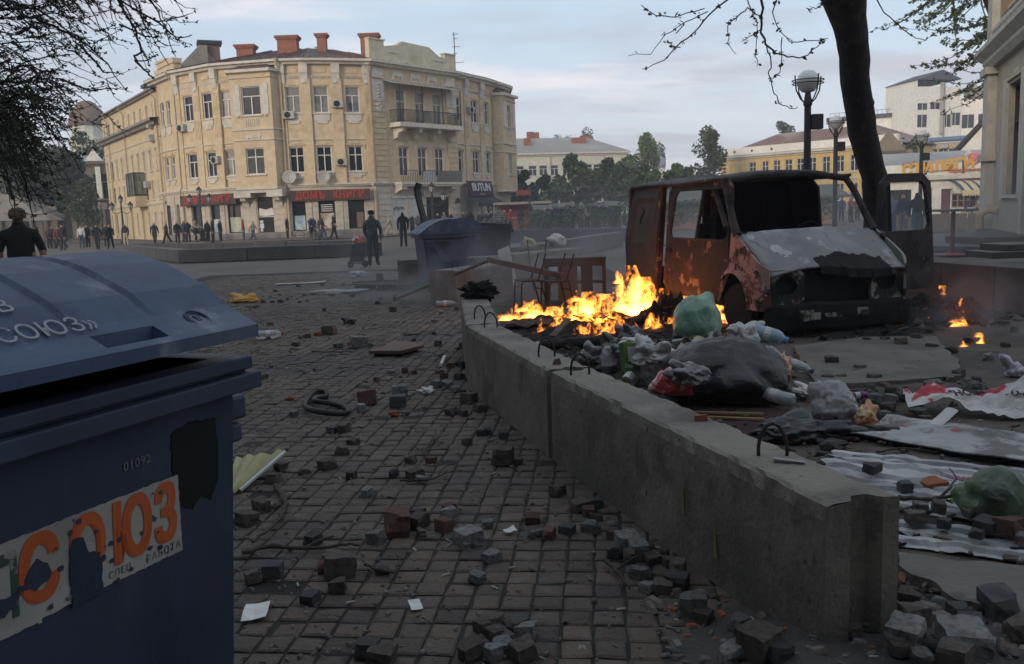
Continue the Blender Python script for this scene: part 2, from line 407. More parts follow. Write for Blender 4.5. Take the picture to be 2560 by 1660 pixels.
def window(par, M, u0, u1, z0, z1, style='T', sill=True, apron=True, lintel=True, blind=False, trim=None, dep=.17, fm=None):
 trim = trim or M_whi; f = MB(); w = .07; y0, y1 = dep - .05, dep + .03
 f.box(u0, u0 + w, y0, y1, z0, z1, M); f.box(u1 - w, u1, y0, y1, z0, z1, M)
 f.box(u0 + w, u1 - w, y0, y1, z0, z0 + w, M); f.box(u0 + w, u1 - w, y0, y1, z1 - w, z1, M)
 um = (u0 + u1) / 2; zt = z0 + (z1 - z0) * .66
 if style in 'TX': f.box(u0 + w, u1 - w, y0 + .005, y1, zt - .035, zt + .035, M)
 if style in 'TI': f.box(um - .04, um + .04, y0 + .01, y1, z0 + w, (zt - .035) if style == 'T' else z1 - w, M)
 if style == 'X': f.box(um - .04, um + .04, y0 + .01, y1, z0 + w, zt - .035, M); f.box(um - .035, um + .035, y0 + .01, y1, zt + .035, z1 - w, M)
 o = f.build('window', fm or M_frame, par)
 MB().add([(u0, dep + .03, z0), (u1, dep + .03, z0), (u1, dep + .03, z1), (u0, dep + .03, z1)], [(0, 1, 2, 3)], M).build('pane', M_blind if blind else M_glass, o)
 if sill: MB().box(u0 - .16, u1 + .16, -.13, .04, z0 - .11, z0 - .02, M).build('sill', trim, o)
 if apron:
  h = (z1 - z0)
  q = [(u0 - .05, z0 - .12), (u0 - .05, z0 - .62), (u0 + .12, z0 - .62), (u0 + .16, z0 - .85), (u1 - .16, z0 - .85), (u1 - .12, z0 - .62), (u1 + .05, z0 - .62), (u1 + .05, z0 - .12)]
  if apron == 2: q = [(u0 - .05, z0 - .12), (u0 - .05, z0 - .32), (u0 + .2, z0 - .34), (u0 + .22, z0 - .52), (u1 - .22, z0 - .52), (u1 - .2, z0 - .34), (u1 + .05, z0 - .32), (u1 + .05, z0 - .12)]
  n = len(q)
  MB().add([(a_, -.07, b_) for a_, b_ in q] + [(a_, .0, b_) for a_, b_ in q], [tuple(range(n))] + [(i, n + i, n + (i + 1) % n, (i + 1) % n) for i in range(n)], M).build('apron', trim, o)
 if lintel:
  l = MB(); l.box(u0 - .2, u1 + .2, -.09, .02, z1 + .1, z1 + .17, M)
  l.box(u0 - .2, u0 - .1, -.06, .02, z1 - .12, z1 + .1, M); l.box(u1 + .1, u1 + .2, -.06, .02, z1 - .12, z1 + .1, M)
  l.box((u0 + u1) / 2 - .28, (u0 + u1) / 2 + .28, -.075, .02, z1 + .2, z1 + .34, M).build('lintel', trim if apron != 2 else M_yel, o)
 return o
def band(path, prof, mb):                  # profile (out, z) swept along plan points
 n = len(path); rows = []
 for i, p in enumerate(path):
  d = (path[min(i + 1, n - 1)] - path[max(i - 1, 0)]).normalized(); nx = Vector((d.y, -d.x))
  rows.append([(p.x + nx.x * o_, p.y + nx.y * o_, z) for o_, z in prof])
 mb.grid(rows)
BLD = wthing('corner_building', 'yellow three storey building with a rounded facade and white stucco ornament', 'building', (-15, 80, 0))
a0 = plan(382, 77.7); b0 = plan(442, 73.0); c0 = plan(493, 71.6); d0 = plan(542, 70.3); e0 = plan(585, 70.0); f0 = plan(702, 69.2)
g0 = plan(764, 69.25); h0 = plan(842, 69.8); i0 = plan(922, 70.8); j0 = plan(1134, 78.4); k0 = plan(1164, 80.2); l0 = plan(1202, 82.4); m0 = plan(1230, 84.8); n0 = plan(1268, 88.5)
end0 = Vector((n0.x - 1, n0.y + 22))
Z1, Z2, Z3, ZT = 4.1, 7.8, 13.1, 14.05
w_up, w_gr, orn = MB(), MB(), MB()
pil = []
def bay(A, B, uc, w=1.1, shop=None, top=True, blind=(0, 0), sty=('T', 'T'), wr=None, gops=None):
 M, L = seg_M(A, B); uc = L * uc
 ops = [(uc - w / 2, uc + w / 2, 5.3, 7.3), (uc - w / 2, uc + w / 2, 9.95, 12.0)]
 wall_seg(w_up, M, L, Z1, ZT, ops)
 gops = gops or []
 wall_seg(w_gr, M, L, 0, Z1, gops)
 window(BLD, M, *ops[0], sty[0], apron=2, blind=blind[0]); window(BLD, M, *ops[1], sty[1], apron=True, lintel=False, blind=blind[1])
 # raised frame strip over the top window, square rosette, rope band
 [MB().box(*bb, M).build('ornament', M_yel, BLD) for bb in ((uc - w / 2 - .18, uc + w / 2 + .18, -.05, .02, 12.1, 12.2), (uc - .45, uc + .45, -.05, .02, 13.05, 13.35))]
 rb = MB(); k_ = max(6, int(L / .16))
 for q in range(k_): rb.hexa([(L * q / k_, 0, 12.62), (L * (q + .8) / k_, 0, 12.62), (L * (q + .8) / k_, -.001, 12.62), (L * q / k_, -.08, 12.62), (L * (q + .2) / k_, 0, 12.82), (L * (q + 1) / k_, 0, 12.82), (L * (q + 1) / k_, -.08, 12.82), (L * (q + .2) / k_, -.08, 12.82)], M)
 rb.build('rope_moulding', M_whi, BLD)
 return M, L, uc
def pilaster(A, B, u, w=.85):
 M, L = seg_M(A, B); u *= L
 p = MB(); p.box(u - w / 2, u + w / 2, -.09, .03, Z1 + .1, 12.6, M)
 for k in range(4):
  x = u - w / 2 + .14 + k * (w - .28) / 3
  p.box(x - .03, x + .03, -.115, -.085, 8.4, 9.9, M); p.box(x - .03, x + .03, -.115, -.085, 10.6, 11.9, M)
 p.build('pilaster', M_yel, BLD)
 q = MB(); q.box(u - .32, u + .32, -.3, .03, 13.0, 13.72, M); q.hexa([(u - .3, .02, 12.2), (u + .3, .02, 12.2), (u + .3, -.12, 12.2), (u - .3, -.12, 12.2), (u - .3, .02, 13), (u + .3, .02, 13), (u + .3, -.24, 13), (u - .3, -.24, 13)], M)
 q.lathe([(.14, -.02), (.17, 0), (.1, .04)], 10, M @ Matrix.Translation((u, -.16, 12.38)) @ Matrix.Rotation(PI / 2, 4, 'X'))
 q.build('bracket', M_whi, BLD)
def shopwin(M, u0, u1, z0, z1, body=None, poster=None, bg=None):
 o = MB(); w = .06
 for b_ in ((u0, u0 + w, z0, z1), (u1 - w, u1, z0, z1), (u0 + w, u1 - w, z0, z0 + w), (u0 + w, u1 - w, z1 - w, z1)): o.box(b_[0], b_[1], .1, .18, b_[2], b_[3], M)
 f = o.build('shop_window', M_dark, BLD)
 MB().add([(u0, .18, z0), (u1, .18, z0), (u1, .18, z1), (u0, .18, z1)], [(0, 1, 2, 3)], M).build('pane', M_glass, f)
 if poster:
  hh = z0 + (z1 - z0) * poster[1]
  MB().box(u0 + .1, u1 - .1, .15, .172, z0 + .08, hh, M).build('poster', poster[0], f)
 return f
P_blue = mat('pale_blue_print', (.24, .32, .40), .5, layers=[((.55, .58, .6), 1.3, .45, .62, .9), ((.12, .16, .2), 3.1, .6, .68, .7)])
P_green = mat('meadow_print', (.42, .46, .36), .5, layers=[((.20, .30, .10), 1.0, .5, .6, .8), ((.45, .12, .08), 2.6, .62, .66, .9), ((.03, .03, .03), 3.4, .63, .67, .9)])
P_gold = mat('golden_print', (.38, .30, .18), .5, layers=[((.6, .56, .45), 1.6, .5, .6, .9), ((.1, .08, .06), 2.8, .6, .68, .8)])
P_card = mat('brown_card', (.20, .13, .09), .8)
# --- corner section
M, L = seg_M(a0, b0)
ops = [(L * .30, L * .46, 5.4, 7.3), (L * .56, L * .72, 5.4, 7.3), (L * .30, L * .46, 10, 12), (L * .56, L * .72, 10, 12)]
wall_seg(w_up, M, L, Z1, ZT, ops); wall_seg(w_gr, M, L, 0, Z1, [(L * .2, L * .38, .1, 3.2), (L * .62, L * .76, .1, 3.2)])
for q, o_ in enumerate(ops): window(BLD, M, *o_, 'T', apron=2 if q < 2 else True, lintel=q < 2)
for u in (.29, .69): MB().box(L * u - .1, L * u - .02 + L * .1, .15, .2, .1, 3.2, M).build('door', M_dark, BLD)
# quoins of the corner strip
for side in (.06, .94):
 for k in range(12): MB().box(L * side - .38, L * side + .38, -.07, .02, 4.4 + k * .66, 4.98 + k * .66, M).build('quoin', M_yel, BLD)
# --- left bays
G = lambda L, a_, b_: [(L * a_, L * b_, .65, 3.0)]
r = []
for A, B, u, bl, pst, gs in ((b0, c0, .55, (0, 0), None, (.32, .72)), (c0, d0, .5, (0, 0), (P_blue, .5), (.25, .75)), (d0, e0, .62, (1, 1), (P_green, .55), (.14, .92))):
 L = (B - A).length
 M, L, uc = bay(A, B, u, 1.15, blind=bl, gops=G(L, *gs)); shopwin(M, L * gs[0], L * gs[1], .65, 3.0, poster=pst)
pilaster(b0, c0, .98, .8); pilaster(c0, d0, .99, .8); pilaster(b0, c0, .08, .5)
# --- middle bays
for A, B, u, bl, pst, gs in ((f0, g0, .5, (0, 1), (P_blue, .52), (.17, .72)), (g0, h0, .5, (0, 1), (P_gold, .58), (.2, .74)), (h0, i0, .5, (0, 1), None, (.16, .68))):
 L = (B - A).length
 M, L, uc = bay(A, B, u, 1.12, blind=bl, sty=('X', 'T'), gops=G(L, *gs)); f = shopwin(M, L * gs[0], L * gs[1], .65, 3.0, poster=pst)
 if A is h0: MB().box(L * .43, L * .64, .12, .16, .75, 2.0, M).build('board', P_card, f)
 if A is g0:
  for q in range(4): MB().box(L * .28, L * .66, .15, .165, 2.15 + q * .16, 2.22 + q * .16, M).build('print_line', M_frame, f)
pilaster(f0, g0, 1.0); pilaster(g0, h0, 1.0); pilaster(h0, i0, .96, .6); pilaster(f0, g0, .07, .5)
# --- right bays
for A, B, u, bl in ((j0, k0, .3, (0, 0)), (k0, l0, .55, (0, 0)), (l0, m0, .45, (0, 0))):
 L = (B - A).length
 bay(A, B, u, 1.15, blind=bl, sty=('X', 'X'), gops=[(L * .15, L * .85, .1, 2.9)] if A is not l0 else [(L * .1, L * .5, .1, 2.9)])
 M, L = seg_M(A, B); MB().box(L * .1, L * .86, .1, .14, .1, 2.9, M).build('shutter', mat('white_shutter', (.55, .53, .49), .7, bump=.2), BLD)
pilaster(j0, k0, .98, .7); pilaster(k0, l0, 1.0, .7)
# --- central risalit, a little proud
dn = (j0 - i0).normalized(); nn = Vector((dn.y, -dn.x)) * .28
i1, j1 = i0 + nn, j0 + nn
M, L = seg_M(i1, j1)
us = [(.30, .375 + .01), (.545 - .045, .545 + .04), (.745 - .045, .745 + .045)]
us = [(L * (c - .055), L * (c + .055)) for c in (.33, .55, .76)]
ops = [(u0, u1, 4.9, 7.3) for u0, u1 in us] + [(u0, u1, 9.3, 12.0) for u0, u1 in us]
wall_seg(w_up, M, L, Z1, ZT, ops)
gops = [(L * .17, L * .33, .1, 3.05), (L * .36, L * .52, .1, 3.05), (L * .57, L * .86, .1, 3.1)]
wall_seg(w_gr, M, L, 0, Z1, gops)
for q, o_ in enumerate(ops): window(BLD, M, *o_, 'X' if q < 3 else 'T', sill=False, apron=False, lintel=q < 3, blind=q > 2)
for A_, B_ in ((i0, i1), (j1, j0)):
 Ms, Ls = seg_M(A_, B_); wall_seg(w_up, Ms, Ls, Z1, ZT, []); wall_seg(w_gr, Ms, Ls, 0, Z1, [])
M_shut = mat('white_shutter', (.55, .53, .49), .7)
for u0, u1, z0, z1 in gops[:2]:
 s_ = MB(); k = 0
 while z0 + k * .14 < z1: s_.box(u0, u1, .06 + .015 * (k % 2), .12, z0 + k * .14, min(z1, z0 + k * .14 + .135), M); k += 1
 sh = s_.build('roller_shutter', M_shut, BLD); MB().box(u0 - .03, u1 + .03, -.05, .06, z1 - .02, z1 + .2, M).build('shutter_box', M_shut, sh)
gr_ = MB(); rg = random.Random(4)
for k in range(9):
 u = L * .185 + k * .14; gr_.tube([(u, .05, 2.05 + rg.uniform(-.15, .1)), (u + .05, .05, 2.35 + rg.uniform(-.1, .1)), (u + .12, .05, 2.1 + rg.uniform(-.1, .1))], .016, 4, M)
gr_.build('graffiti', M_iron, BLD)
MB().box(gops[2][0], gops[2][1], .15, .2, .1, 3.1, M).build('gateway', M_dark, BLD)
for side in (.075, .925):                  # rusticated side strips and white stucco panels
 for k in range(17):
  MB().box(L * (side - .065), L * (side + .065), -.07, .02, 4.35 + k * .44, 4.73 + k * .44, M).build('quoin', M_yel, BLD)
 q = MB(); q.box(L * (side - .06), L * (side + .06), -.12, .02, 10.9, 12.5, M); q.box(L * (side - .06), L * (side + .06), -.12, .02, 12.75, 13.5, M)
 for z in (11.15, 11.4, 11.65, 11.9, 12.15): q.hexa([(L * side - .28, -.12, z), (L * side + .28, -.12, z), (L * side + .28, -.11, z), (L * side - .28, -.11, z), (L * side - .05, -.19, z + .12), (L * side + .05, -.19, z + .12), (L * side + .05, -.12, z + .2), (L * side - .05, -.12, z + .2)], M)
 for k in range(5): q.lathe([(.13, 0), (.16, .05), (.05, .1)], 8, M @ Matrix.Translation((L * side + .2 * math.cos(k * 1.26), -.02, 10.45 + .26 * math.sin(k * 1.26))) @ Matrix.Rotation(PI / 2, 4, 'X'))
 q.build('stucco_panel', M_whi, BLD)
for c in (.3, .5, .7): MB().box(L * c - .55, L * c + .55, -.1, .02, 13.05, 13.4, M).box(L * c - .55, L * c - .4, -.1, .02, 12.75, 13.05, M).box(L * c + .4, L * c + .55, -.1, .02, 12.75, 13.05, M).build('ornament', M_whi, BLD)
# upper balcony with awning, lower balcony
bal = MB().box(L * .19, L * .93, -1.25, 0, 9.0, 9.22, M).box(L * .18, L * .94, -1.32, 0, 8.86, 9.0, M).build('balcony', M_whi, BLD)
rl = MB(); rl.box(L * .19, L * .93, -1.22, -1.17, 10.22, 10.28, M); rl.box(L * .19, L * .93, -1.22, -1.17, 9.3, 9.35, M)
for k in range(56):
 u = L * (.195 + .73 * k / 55); rl.box(u - .014, u + .014, -1.21, -1.18, 9.35, 10.22, M)
for u in (L * .195, L * .925):
 rl.box(u - .03, u + .03, -1.17, 0, 10.22, 10.27, M)
 for k in range(8): rl.box(u - .012, u + .012, -1.1 + k * .14, -1.075 + k * .14, 9.25, 10.22, M)
rl.build('railing', M_iron, bal)
ps = MB()
for u in (.2, .46, .7, .925): ps.box(L * u - .03, L * u + .03, -1.2, -1.14, 9.2, 12.3, M)
ps.build('awning_posts', M_iron, bal)
MB().add([(L * .14, 0, 12.62), (L * .94, 0, 12.62), (L * .94, -1.4, 12.22), (L * .14, -1.4, 12.22), (L * .14, 0, 12.66), (L * .94, 0, 12.66), (L * .94, -1.4, 12.27), (L * .14, -1.4, 12.27)], [(3, 2, 1, 0), (4, 5, 6, 7), (0, 1, 5, 4), (1, 2, 6, 5), (2, 3, 7, 6), (3, 0, 4, 7)], M).build('awning', mat('corrugated_awning', (.30, .30, .26), .6), bal)
for u in (.24, .44, .66, .88): MB().prism_x([(0, 7.9), (0, 8.86), (-1.1, 8.86), (-1.05, 8.5), (-.6, 8.4), (-.4, 8.0)], L * u - .16, L * u + .16, M).build('console', M_whi, bal)
MB().box(L * .42, L * .56, -1.16, -1.13, 9.4, 10.2, M).build('laundry', mat('laundry_cloth', (.45, .42, .33), .9, layers=[((.5, .2, .1), 2, .6, .65, .8)]), bal)
bal2 = MB().box(L * .19, L * .93, -1.05, 0, 4.16, 4.34, M).box(L * .2, L * .92, -.95, 0, 4.0, 4.16, M).build('balcony', M_whi, BLD)
rl = MB(); rl.box(L * .19, L * .62, -1.02, -.98, 5.3, 5.34, M)
for k in range(22): u = L * (.195 + .42 * k / 21); rl.box(u - .012, u + .012, -1.01, -.985, 4.34, 5.3, M)
rl.build('railing', M_iron, bal2)
pn = MB()
for k in range(8): pn.box(L * .62, L * .925, -1.03, -.99, 4.36 + k * .125, 4.47 + k * .125, M)
pn.build('slat_screen', mat('grey_screen', (.13, .12, .115), .8), bal2)
MB().box(L * .45, L * .6, -.97, -.95, 4.4, 5.25, M).build('sheet', M_frame, bal2)
for u in (.24, .84): MB().prism_x([(0, 3.4), (0, 4.0), (-.85, 4.0), (-.8, 3.75), (-.3, 3.6)], L * u - .3, L * u + .3, M).build('console', M_whi, bal2)
# parapet of the risalit
pp = MB(); t = .5
def par_poly(mb, poly, y0, y1):
 n = len(poly); mb.add([(u, y0, z) for u, z in poly] + [(u, y1, z) for u, z in poly], [tuple(range(n)), tuple(reversed(range(n, 2 * n)))] + [(i, n + i, n + (i + 1) % n, (i + 1) % n) for i in range(n)], M)
par_poly(pp, [(0, 14.05), (L, 14.05), (L, 15.5), (L * .87, 15.5), (L * .87, 15.15), (L * .80, 15.2), (L * .68, 15.85), (L * .36, 15.95), (L * .31, 15.6), (L * .16, 15.35), (L * .16, 15.75), (0, 15.75)], -.1, .35)
pp.box(L * .2, L * .32, -.16, -.1, 14.9, 15.02, M); pp.box(L * .7, L * .86, -.16, -.1, 14.75, 14.87, M); pp.box(-.05, L * .17, -.18, .4, 15.75, 15.85, M); pp.box(L * .86, L + .05, -.18, .4, 15.5, 15.6, M)
pp.build('parapet', mat('parapet_stucco', (.56, .50, .36), .9, layers=[((.42, .35, .22), .8, .5, .7, .7)], bump=.2, bscale=12), BLD)
# --- oriels
def oriel(A, B, out, zb, zt, wins, name='oriel', c=M_yel):
 dn = (B - A).normalized(); n_ = Vector((dn.y, -dn.x)) * out; L = (B - A).length
 a1, b1 = A + n_ + dn * .25, B + n_ - dn * .25
 mb = MB(); o = None; ws = []
 for (p, q) in ((A, a1), (a1, b1), (b1, B)):
  Mq, Lq = seg_M(p, q); ops = []
  if p is a1: ops = [(Lq * .5 - w / 2, Lq * .5 + w / 2, z0, z1) for w, z0, z1, s in wins]
  wall_seg(mb, Mq, Lq, zb, zt, ops)
  if p is a1: ws = [(Mq, op, w_[3]) for op, w_ in zip(ops, wins)]; Mf, Lf = Mq, Lq
 mb.add([(A.x, A.y, zb), (a1.x, a1.y, zb), (b1.x, b1.y, zb), (B.x, B.y, zb)], [(0, 1, 2, 3)])
 o = mb.build(name, c, BLD)
 for Mq, op, s in ws:
  w_ = window(o, Mq, *op, s, apron=False, lintel=False)
 path = [A, a1, b1, B]
 for z, h, w in ((zt - .12, .3, .35), (zt - .55, .1, .1), (zb + 4.55, .14, .12), (zb + 3.75, .12, .1), (zb - .08, .2, .14)):
  m_ = MB(); band(path, [(0, z), (w, z + .04), (w, z + h - .04), (0, z + h)], m_); m_.build('cornice', M_whi, o)
 for u in (.16, .84):
  q = MB(); q.box(Lf * u - .28, Lf * u + .28, -.06, .01, 9.9, 12.2, Mf); q.lathe([(.16, 0), (.18, .04), (.06, .1)], 8, Mf @ Matrix.Translation((Lf * u, -.03, 9.85)) @ Matrix.Rotation(PI / 2, 4, 'X')); q.build('stucco_panel', M_whi, o)
 q = MB()
 for k in range(7): q.box(Lf * .34 + k * Lf * .05, Lf * .34 + k * Lf * .05 + .06, -.05, .01, 9.0, 9.55, Mf)
 q.box(Lf * .32, Lf * .68, -.07, .01, 8.1, 8.3, Mf).box(Lf * .34, Lf * .38, -.07, .01, 7.9, 8.1, Mf).box(Lf * .62, Lf * .66, -.07, .01, 7.9, 8.1, Mf)
 q.build('ornament', M_whi, o)
 rf = MB(); c_ = (A + B) / 2
 rf.add([(A.x, A.y, zt + .18), (a1.x, a1.y, zt + .18), (b1.x, b1.y, zt + .18), (B.x, B.y, zt + .18), ((A.x + c_.x) / 2, (A.y + c_.y) / 2 - .05, zt + .75), ((B.x + c_.x) / 2, (B.y + c_.y) / 2 - .05, zt + .75)], [(0, 1, 4), (1, 2, 5, 4), (2, 3, 5)])
 rf.build('roof', M_roof, o)
 return Mf, Lf, o
Mo, Lo, ori = oriel(e0, f0, 1.0, Z1, 13.2, [(1.5, 5.25, 7.3, 'X'), (1.55, 9.85, 12.05, 'T')])
Mo2, Lo2, ori2 = oriel(m0, n0, .9, 3.6, 12.9, [(.8, 5.25, 7.3, 'X'), (.8, 9.85, 12.05, 'T')])
for A, B in ((e0, f0), (m0, n0)):
 M, L = seg_M(A, B); wall_seg(w_up, M, L, Z1, ZT, []); wall_seg(w_gr, M, L, 0, Z1, [(L * .34, L * .68, .1, 3.5)] if A is e0 else [])
 if A is e0:
  dr = MB().box(L * .34, L * .68, .16, .22, .1, 3.5, M).build('shop_door', M_dark, BLD)
  bk = MB(); u = L * .5
  bk.add([(u - .75, .14, 2.0), (u, .14, 1.95), (u + .75, .14, 2.0), (u + .55, .14, 2.6), (u, .14, 2.45), (u - .55, .14, 2.6)], [(0, 1, 4, 5), (1, 2, 3, 4)], M)
  bk.box(u - .7, u + .7, .13, .15, 1.86, 1.92, M); bk.build('book_emblem', M_frame, dr)
  nt = MB().box(u - .62, u - .25, .13, .15, .95, 1.35, M).box(u - .58, u - .3, .13, .15, 1.4, 1.6, M).box(u - .55, u - .35, .13, .15, .7, .93, M); nt.build('notices', M_frame, dr)
  pt = MB().box(L * -.02, L * .34, -1.0, 0, 3.45, 4.02, M).box(L * .68, L * 1.02, -1.0, 0, 3.45, 4.02, M).box(L * .34, L * .68, -1.0, 0, 3.8, 4.02, M)
  for u in (.13, .86): pt.prism_x([(0, 2.7), (0, 3.45), (-.8, 3.45), (-.72, 3.2), (-.3, 3.0), (-.15, 2.7)], L * u - .22, L * u + .22, M)
  pt.build('porch_canopy', M_whi, BLD)
Mx, Lx = seg_M(n0, end0); wall_seg(w_up, Mx, Lx, Z1, ZT, []); wall_seg(w_gr, Mx, Lx, 0, Z1, [])
w_up.build('wall', M_yel, BLD)
w_gr.build('ground_floor_wall', M_stone, BLD)
FAC = [a0, b0, c0, d0, e0, f0, g0, h0, i0, j0, k0, l0, m0, n0, end0]
FAC2 = [a0, b0, c0, d0, e0, f0, g0, h0, i0 - dn * .3, i1 - dn * .3, j1 + dn * .3, j0 + dn * .3, k0, l0, m0, n0, end0]
# rustication joints of the ground floor: recessed courses as raised blocks between shop windows
def courses(A, B, spans):
 M, L = seg_M(A, B)
 for s0, s1 in spans:
  for k in range(7): MB().box(L * s0 + .03, L * s1 - .03, -.07, .03, .62 + k * .48, .62 + k * .48 + .43, M).build('stone', M_stone, BLD)
courses(b0, c0, [(.03, .32), (.72, 1)]); courses(c0, d0, [(0, .25), (.75, 1)]); courses(f0, g0, [(0, .17), (.72, 1)]); courses(g0, h0, [(0, .2), (.74, 1)]); courses(h0, i0, [(0, .16), (.68, .98)])
courses(e0, f0, [(.02, .33), (.69, .98)]); courses(i1, j1, [(.01, .16), (.525, .565), (.87, .99)]); courses(a0, b0, [(.4, .6), (.78, 1)])
for path, z, h, w, nm, mt in ((FAC2, 13.68, .42, .6, 'cornice', M_whi), (FAC2, Z1 + .02, .26, .22, 'string_course', M_whi), (FAC, 7.78, .1, .1, 'string_course', M_whi), (FAC, 0, .6, .06, 'plinth', M_grey)):
 m_ = MB(); band(path, [(0, z), (w * .5, z + .02), (w * .6, z + h * .45), (w, z + h * .55), (w, z + h), (0, z + h + .02)], m_); m_.build(nm, mt, BLD)
# roof: sheets rising inwards with standing seams
inn = []
for i, p in enumerate(FAC):
 d = (FAC[min(i + 1, len(FAC) - 1)] - FAC[max(i - 1, 0)]).normalized(); nx = Vector((d.y, -d.x)); inn.append((p + nx * .62, p - nx * 7.0))
rf = MB(); rows = [[(q.x, q.y, 14.12) for q, _ in inn], [(q.x, q.y, 16.2 if 1 <= i <= 9 else 14.9) for i, (_, q) in enumerate(inn)]]
rf.grid(rows); roof = rf.build('roof', M_roof, BLD)
sm = MB()
for i in range(len(inn) - 2):
 for k in range(5):
  t = k / 5; A0 = Vector(rows[0][i]).lerp(Vector(rows[0][i + 1]), t); B0 = Vector(rows[1][i]).lerp(Vector(rows[1][i + 1]), t); sm.bar(A0 + Vector((0, 0, .02)), B0 + Vector((0, 0, .02)), .05, .07)
sm.build('seam', M_roof, roof)
bk = MB(); pth = [q for _, q in inn]
bk.grid([[(q.x, q.y + .01, 0) for q in pth], [(q.x, q.y + .01, 16.1 if 1 <= i <= 9 else 14.85) for i, q in enumerate(pth)]]); bk.build('rear_wall', M_grey, BLD)
def chimney(px, Y, w, d, z0, z1, col=M_brick):
 p = plan(px, Y, 120); c = MB(); x, y = p
 c.box(x - w / 2, x + w / 2, y - d / 2, y + d / 2, z0, z1 - .3); c.box(x - w / 2 - .1, x + w / 2 + .1, y - d / 2 - .1, y + d / 2 + .1, z1 - .3, z1 - .16); c.box(x - w / 2 - .18, x + w / 2 + .18, y - d / 2 - .18, y + d / 2 + .18, z1 - .16, z1)
 c.box(x - w / 2 - .08, x + w / 2 + .08, y - d / 2 - .08, y + d / 2 + .08, z0 + .5, z0 + .62)
 c.build('chimney', col, BLD)
chimney(615, 74.5, 1.35, 1.0, 14.2, 16.3); chimney(721, 73.5, 1.55, 1.0, 14.7, 16.7); chimney(806, 74, .72, .7, 14.7, 16.9); chimney(925, 75.5, 1.4, 1.0, 14.7, 17.05)
# grey gable wall and parapet stub over the left corner
gw = MB(); A, B = plan(436, 76.5, 130), plan(560, 78.0, 130); M, L = seg_M(A, B)
gw.add([(0, 0, 14.0), (L, 0, 14.3), (L * .99, 0, 14.6), (L * .72, 0, 16.2), (L * .5, 0, 17.0), (0, 0, 14.9)] + [(0, .6, 14.0), (L, .6, 14.3), (L * .99, .6, 14.6), (L * .72, .6, 16.2), (L * .5, .6, 17.0), (0, .6, 14.9)], [tuple(range(6)), tuple(range(11, 5, -1))] + [(i, 6 + i, 6 + (i + 1) % 6, (i + 1) % 6) for i in range(6)], M)
gw.box(L * .48, L * .66, -.25, .02, 14.6, 17.0, M).box(L * .49, L * .65, -.3, .02, 14.5, 15.0, M); gw.build('gable_wall', M_grey, BLD)
MB().box(L * .52, L * .92, .1, 1.2, 15.6, 17.15, M).build('chimney', mat('dull_brick', (.16, .09, .075), .9), BLD); MB().box(L * .47, L * .97, -.15, 1.4, 17.15, 17.45, M).build('chimney_cap', M_iron, BLD)
M, L = seg_M(a0, b0)
MB().box(L * .12, L * .95, .1, .7, 14.1, 14.9, M).box(L * .3, L * .97, .0, .75, 14.9, 15.3, M).box(L * .28, L * .7, -.08, .8, 15.3, 15.5, M).build('parapet', M_yel, BLD)
# drainpipes
def pipe(A, B, u, z0=.3, off=-.16, kink=True):
 M, L = seg_M(A, B); u *= L
 pts = [(u, -.62, 14.0), (u, -.6, 13.75), (u + .05, off, 13.2), (u + .05, off, 4.6), (u - .1, off - .1, 4.3), (u - .1, off - .1, 3.9), (u + .03, off, 3.5), (u + .03, off, z0)]
 p = MB(); p.tube(pts, .065, 6, M); p.lathe([(.08, 0), (.17, .22), (.17, .3)], 8, M @ Matrix.Translation((u, -.6, 13.8))); p.build('drainpipe', M_pipe, BLD)
pipe(a0, b0, .98); pipe(e0, f0, 1.03, off=-.2); pipe(h0, i0, .985, off=-.4); pipe(l0, m0, .9)
# air conditioners and dishes
def ac(A, B, u, z, out=.3, s=1.0):
 M, L = seg_M(A, B); u *= L
 o = MB().box(u - .42 * s, u + .42 * s, -out - .15, -.06, z, z + .58 * s, M).build('air_conditioner', M_acb, BLD, bevel=.02)
 MB().lathe([(.24 * s, 0), (.24 * s, .02), (.06, .03)], 14, M @ Matrix.Translation((u - .08, -out - .15, z + .29 * s)) @ Matrix.Rotation(PI / 2, 4, 'X')).build('fan_grille', M_dark, o)
ac(b0, c0, .28, 9.15); ac(c0, d0, .62 + .25, 6.3); ac(f0, g0, .32, 9.5); ac(g0, h0, 1.02, 10.3); ac(g0, h0, 1.03, 5.75); ac(k0, l0, .15, 10.7)
def dish(A, B, u, z, r=.5):
 M, L = seg_M(A, B); u *= L
 T = M @ Matrix.Translation((u, -.55, z)) @ Matrix.Rotation(R(75), 4, 'X')
 o = MB().lathe([(.02, -.13), (r * .5, -.09), (r * .85, -.02), (r, .05), (r * .97, .055), (r * .8, -.0), (r * .4, -.08), (.02, -.1)], 18, T).build('satellite_dish', M_acb, BLD, smooth=True)
 MB().tube([(u, -.45, z), (u, 0, z - .1)], .03, 5, M).tube([(u, -.6, z - r * .9), (u, -1.0, z + .02)], .015, 4, M).build('dish_arm', M_iron, o)
dish(f0, g0, .2, 4.95, .55); dish(g0, h0, .42, 4.9, .5)
# antenna
p = plan(1136, 80, 120); an = MB(); an.tube([(p.x, p.y, 14), (p.x, p.y, 17.9)], .04, 5)
for z, w in ((17.7, .4), (17.3, .3), (16.6, .5), (16.0, .25), (15.2, .8)): an.bar((p.x - w * .4, p.y, z), (p.x + w, p.y + .05, z + .05), .04, .04)
an.build('antenna', M_iron, BLD)
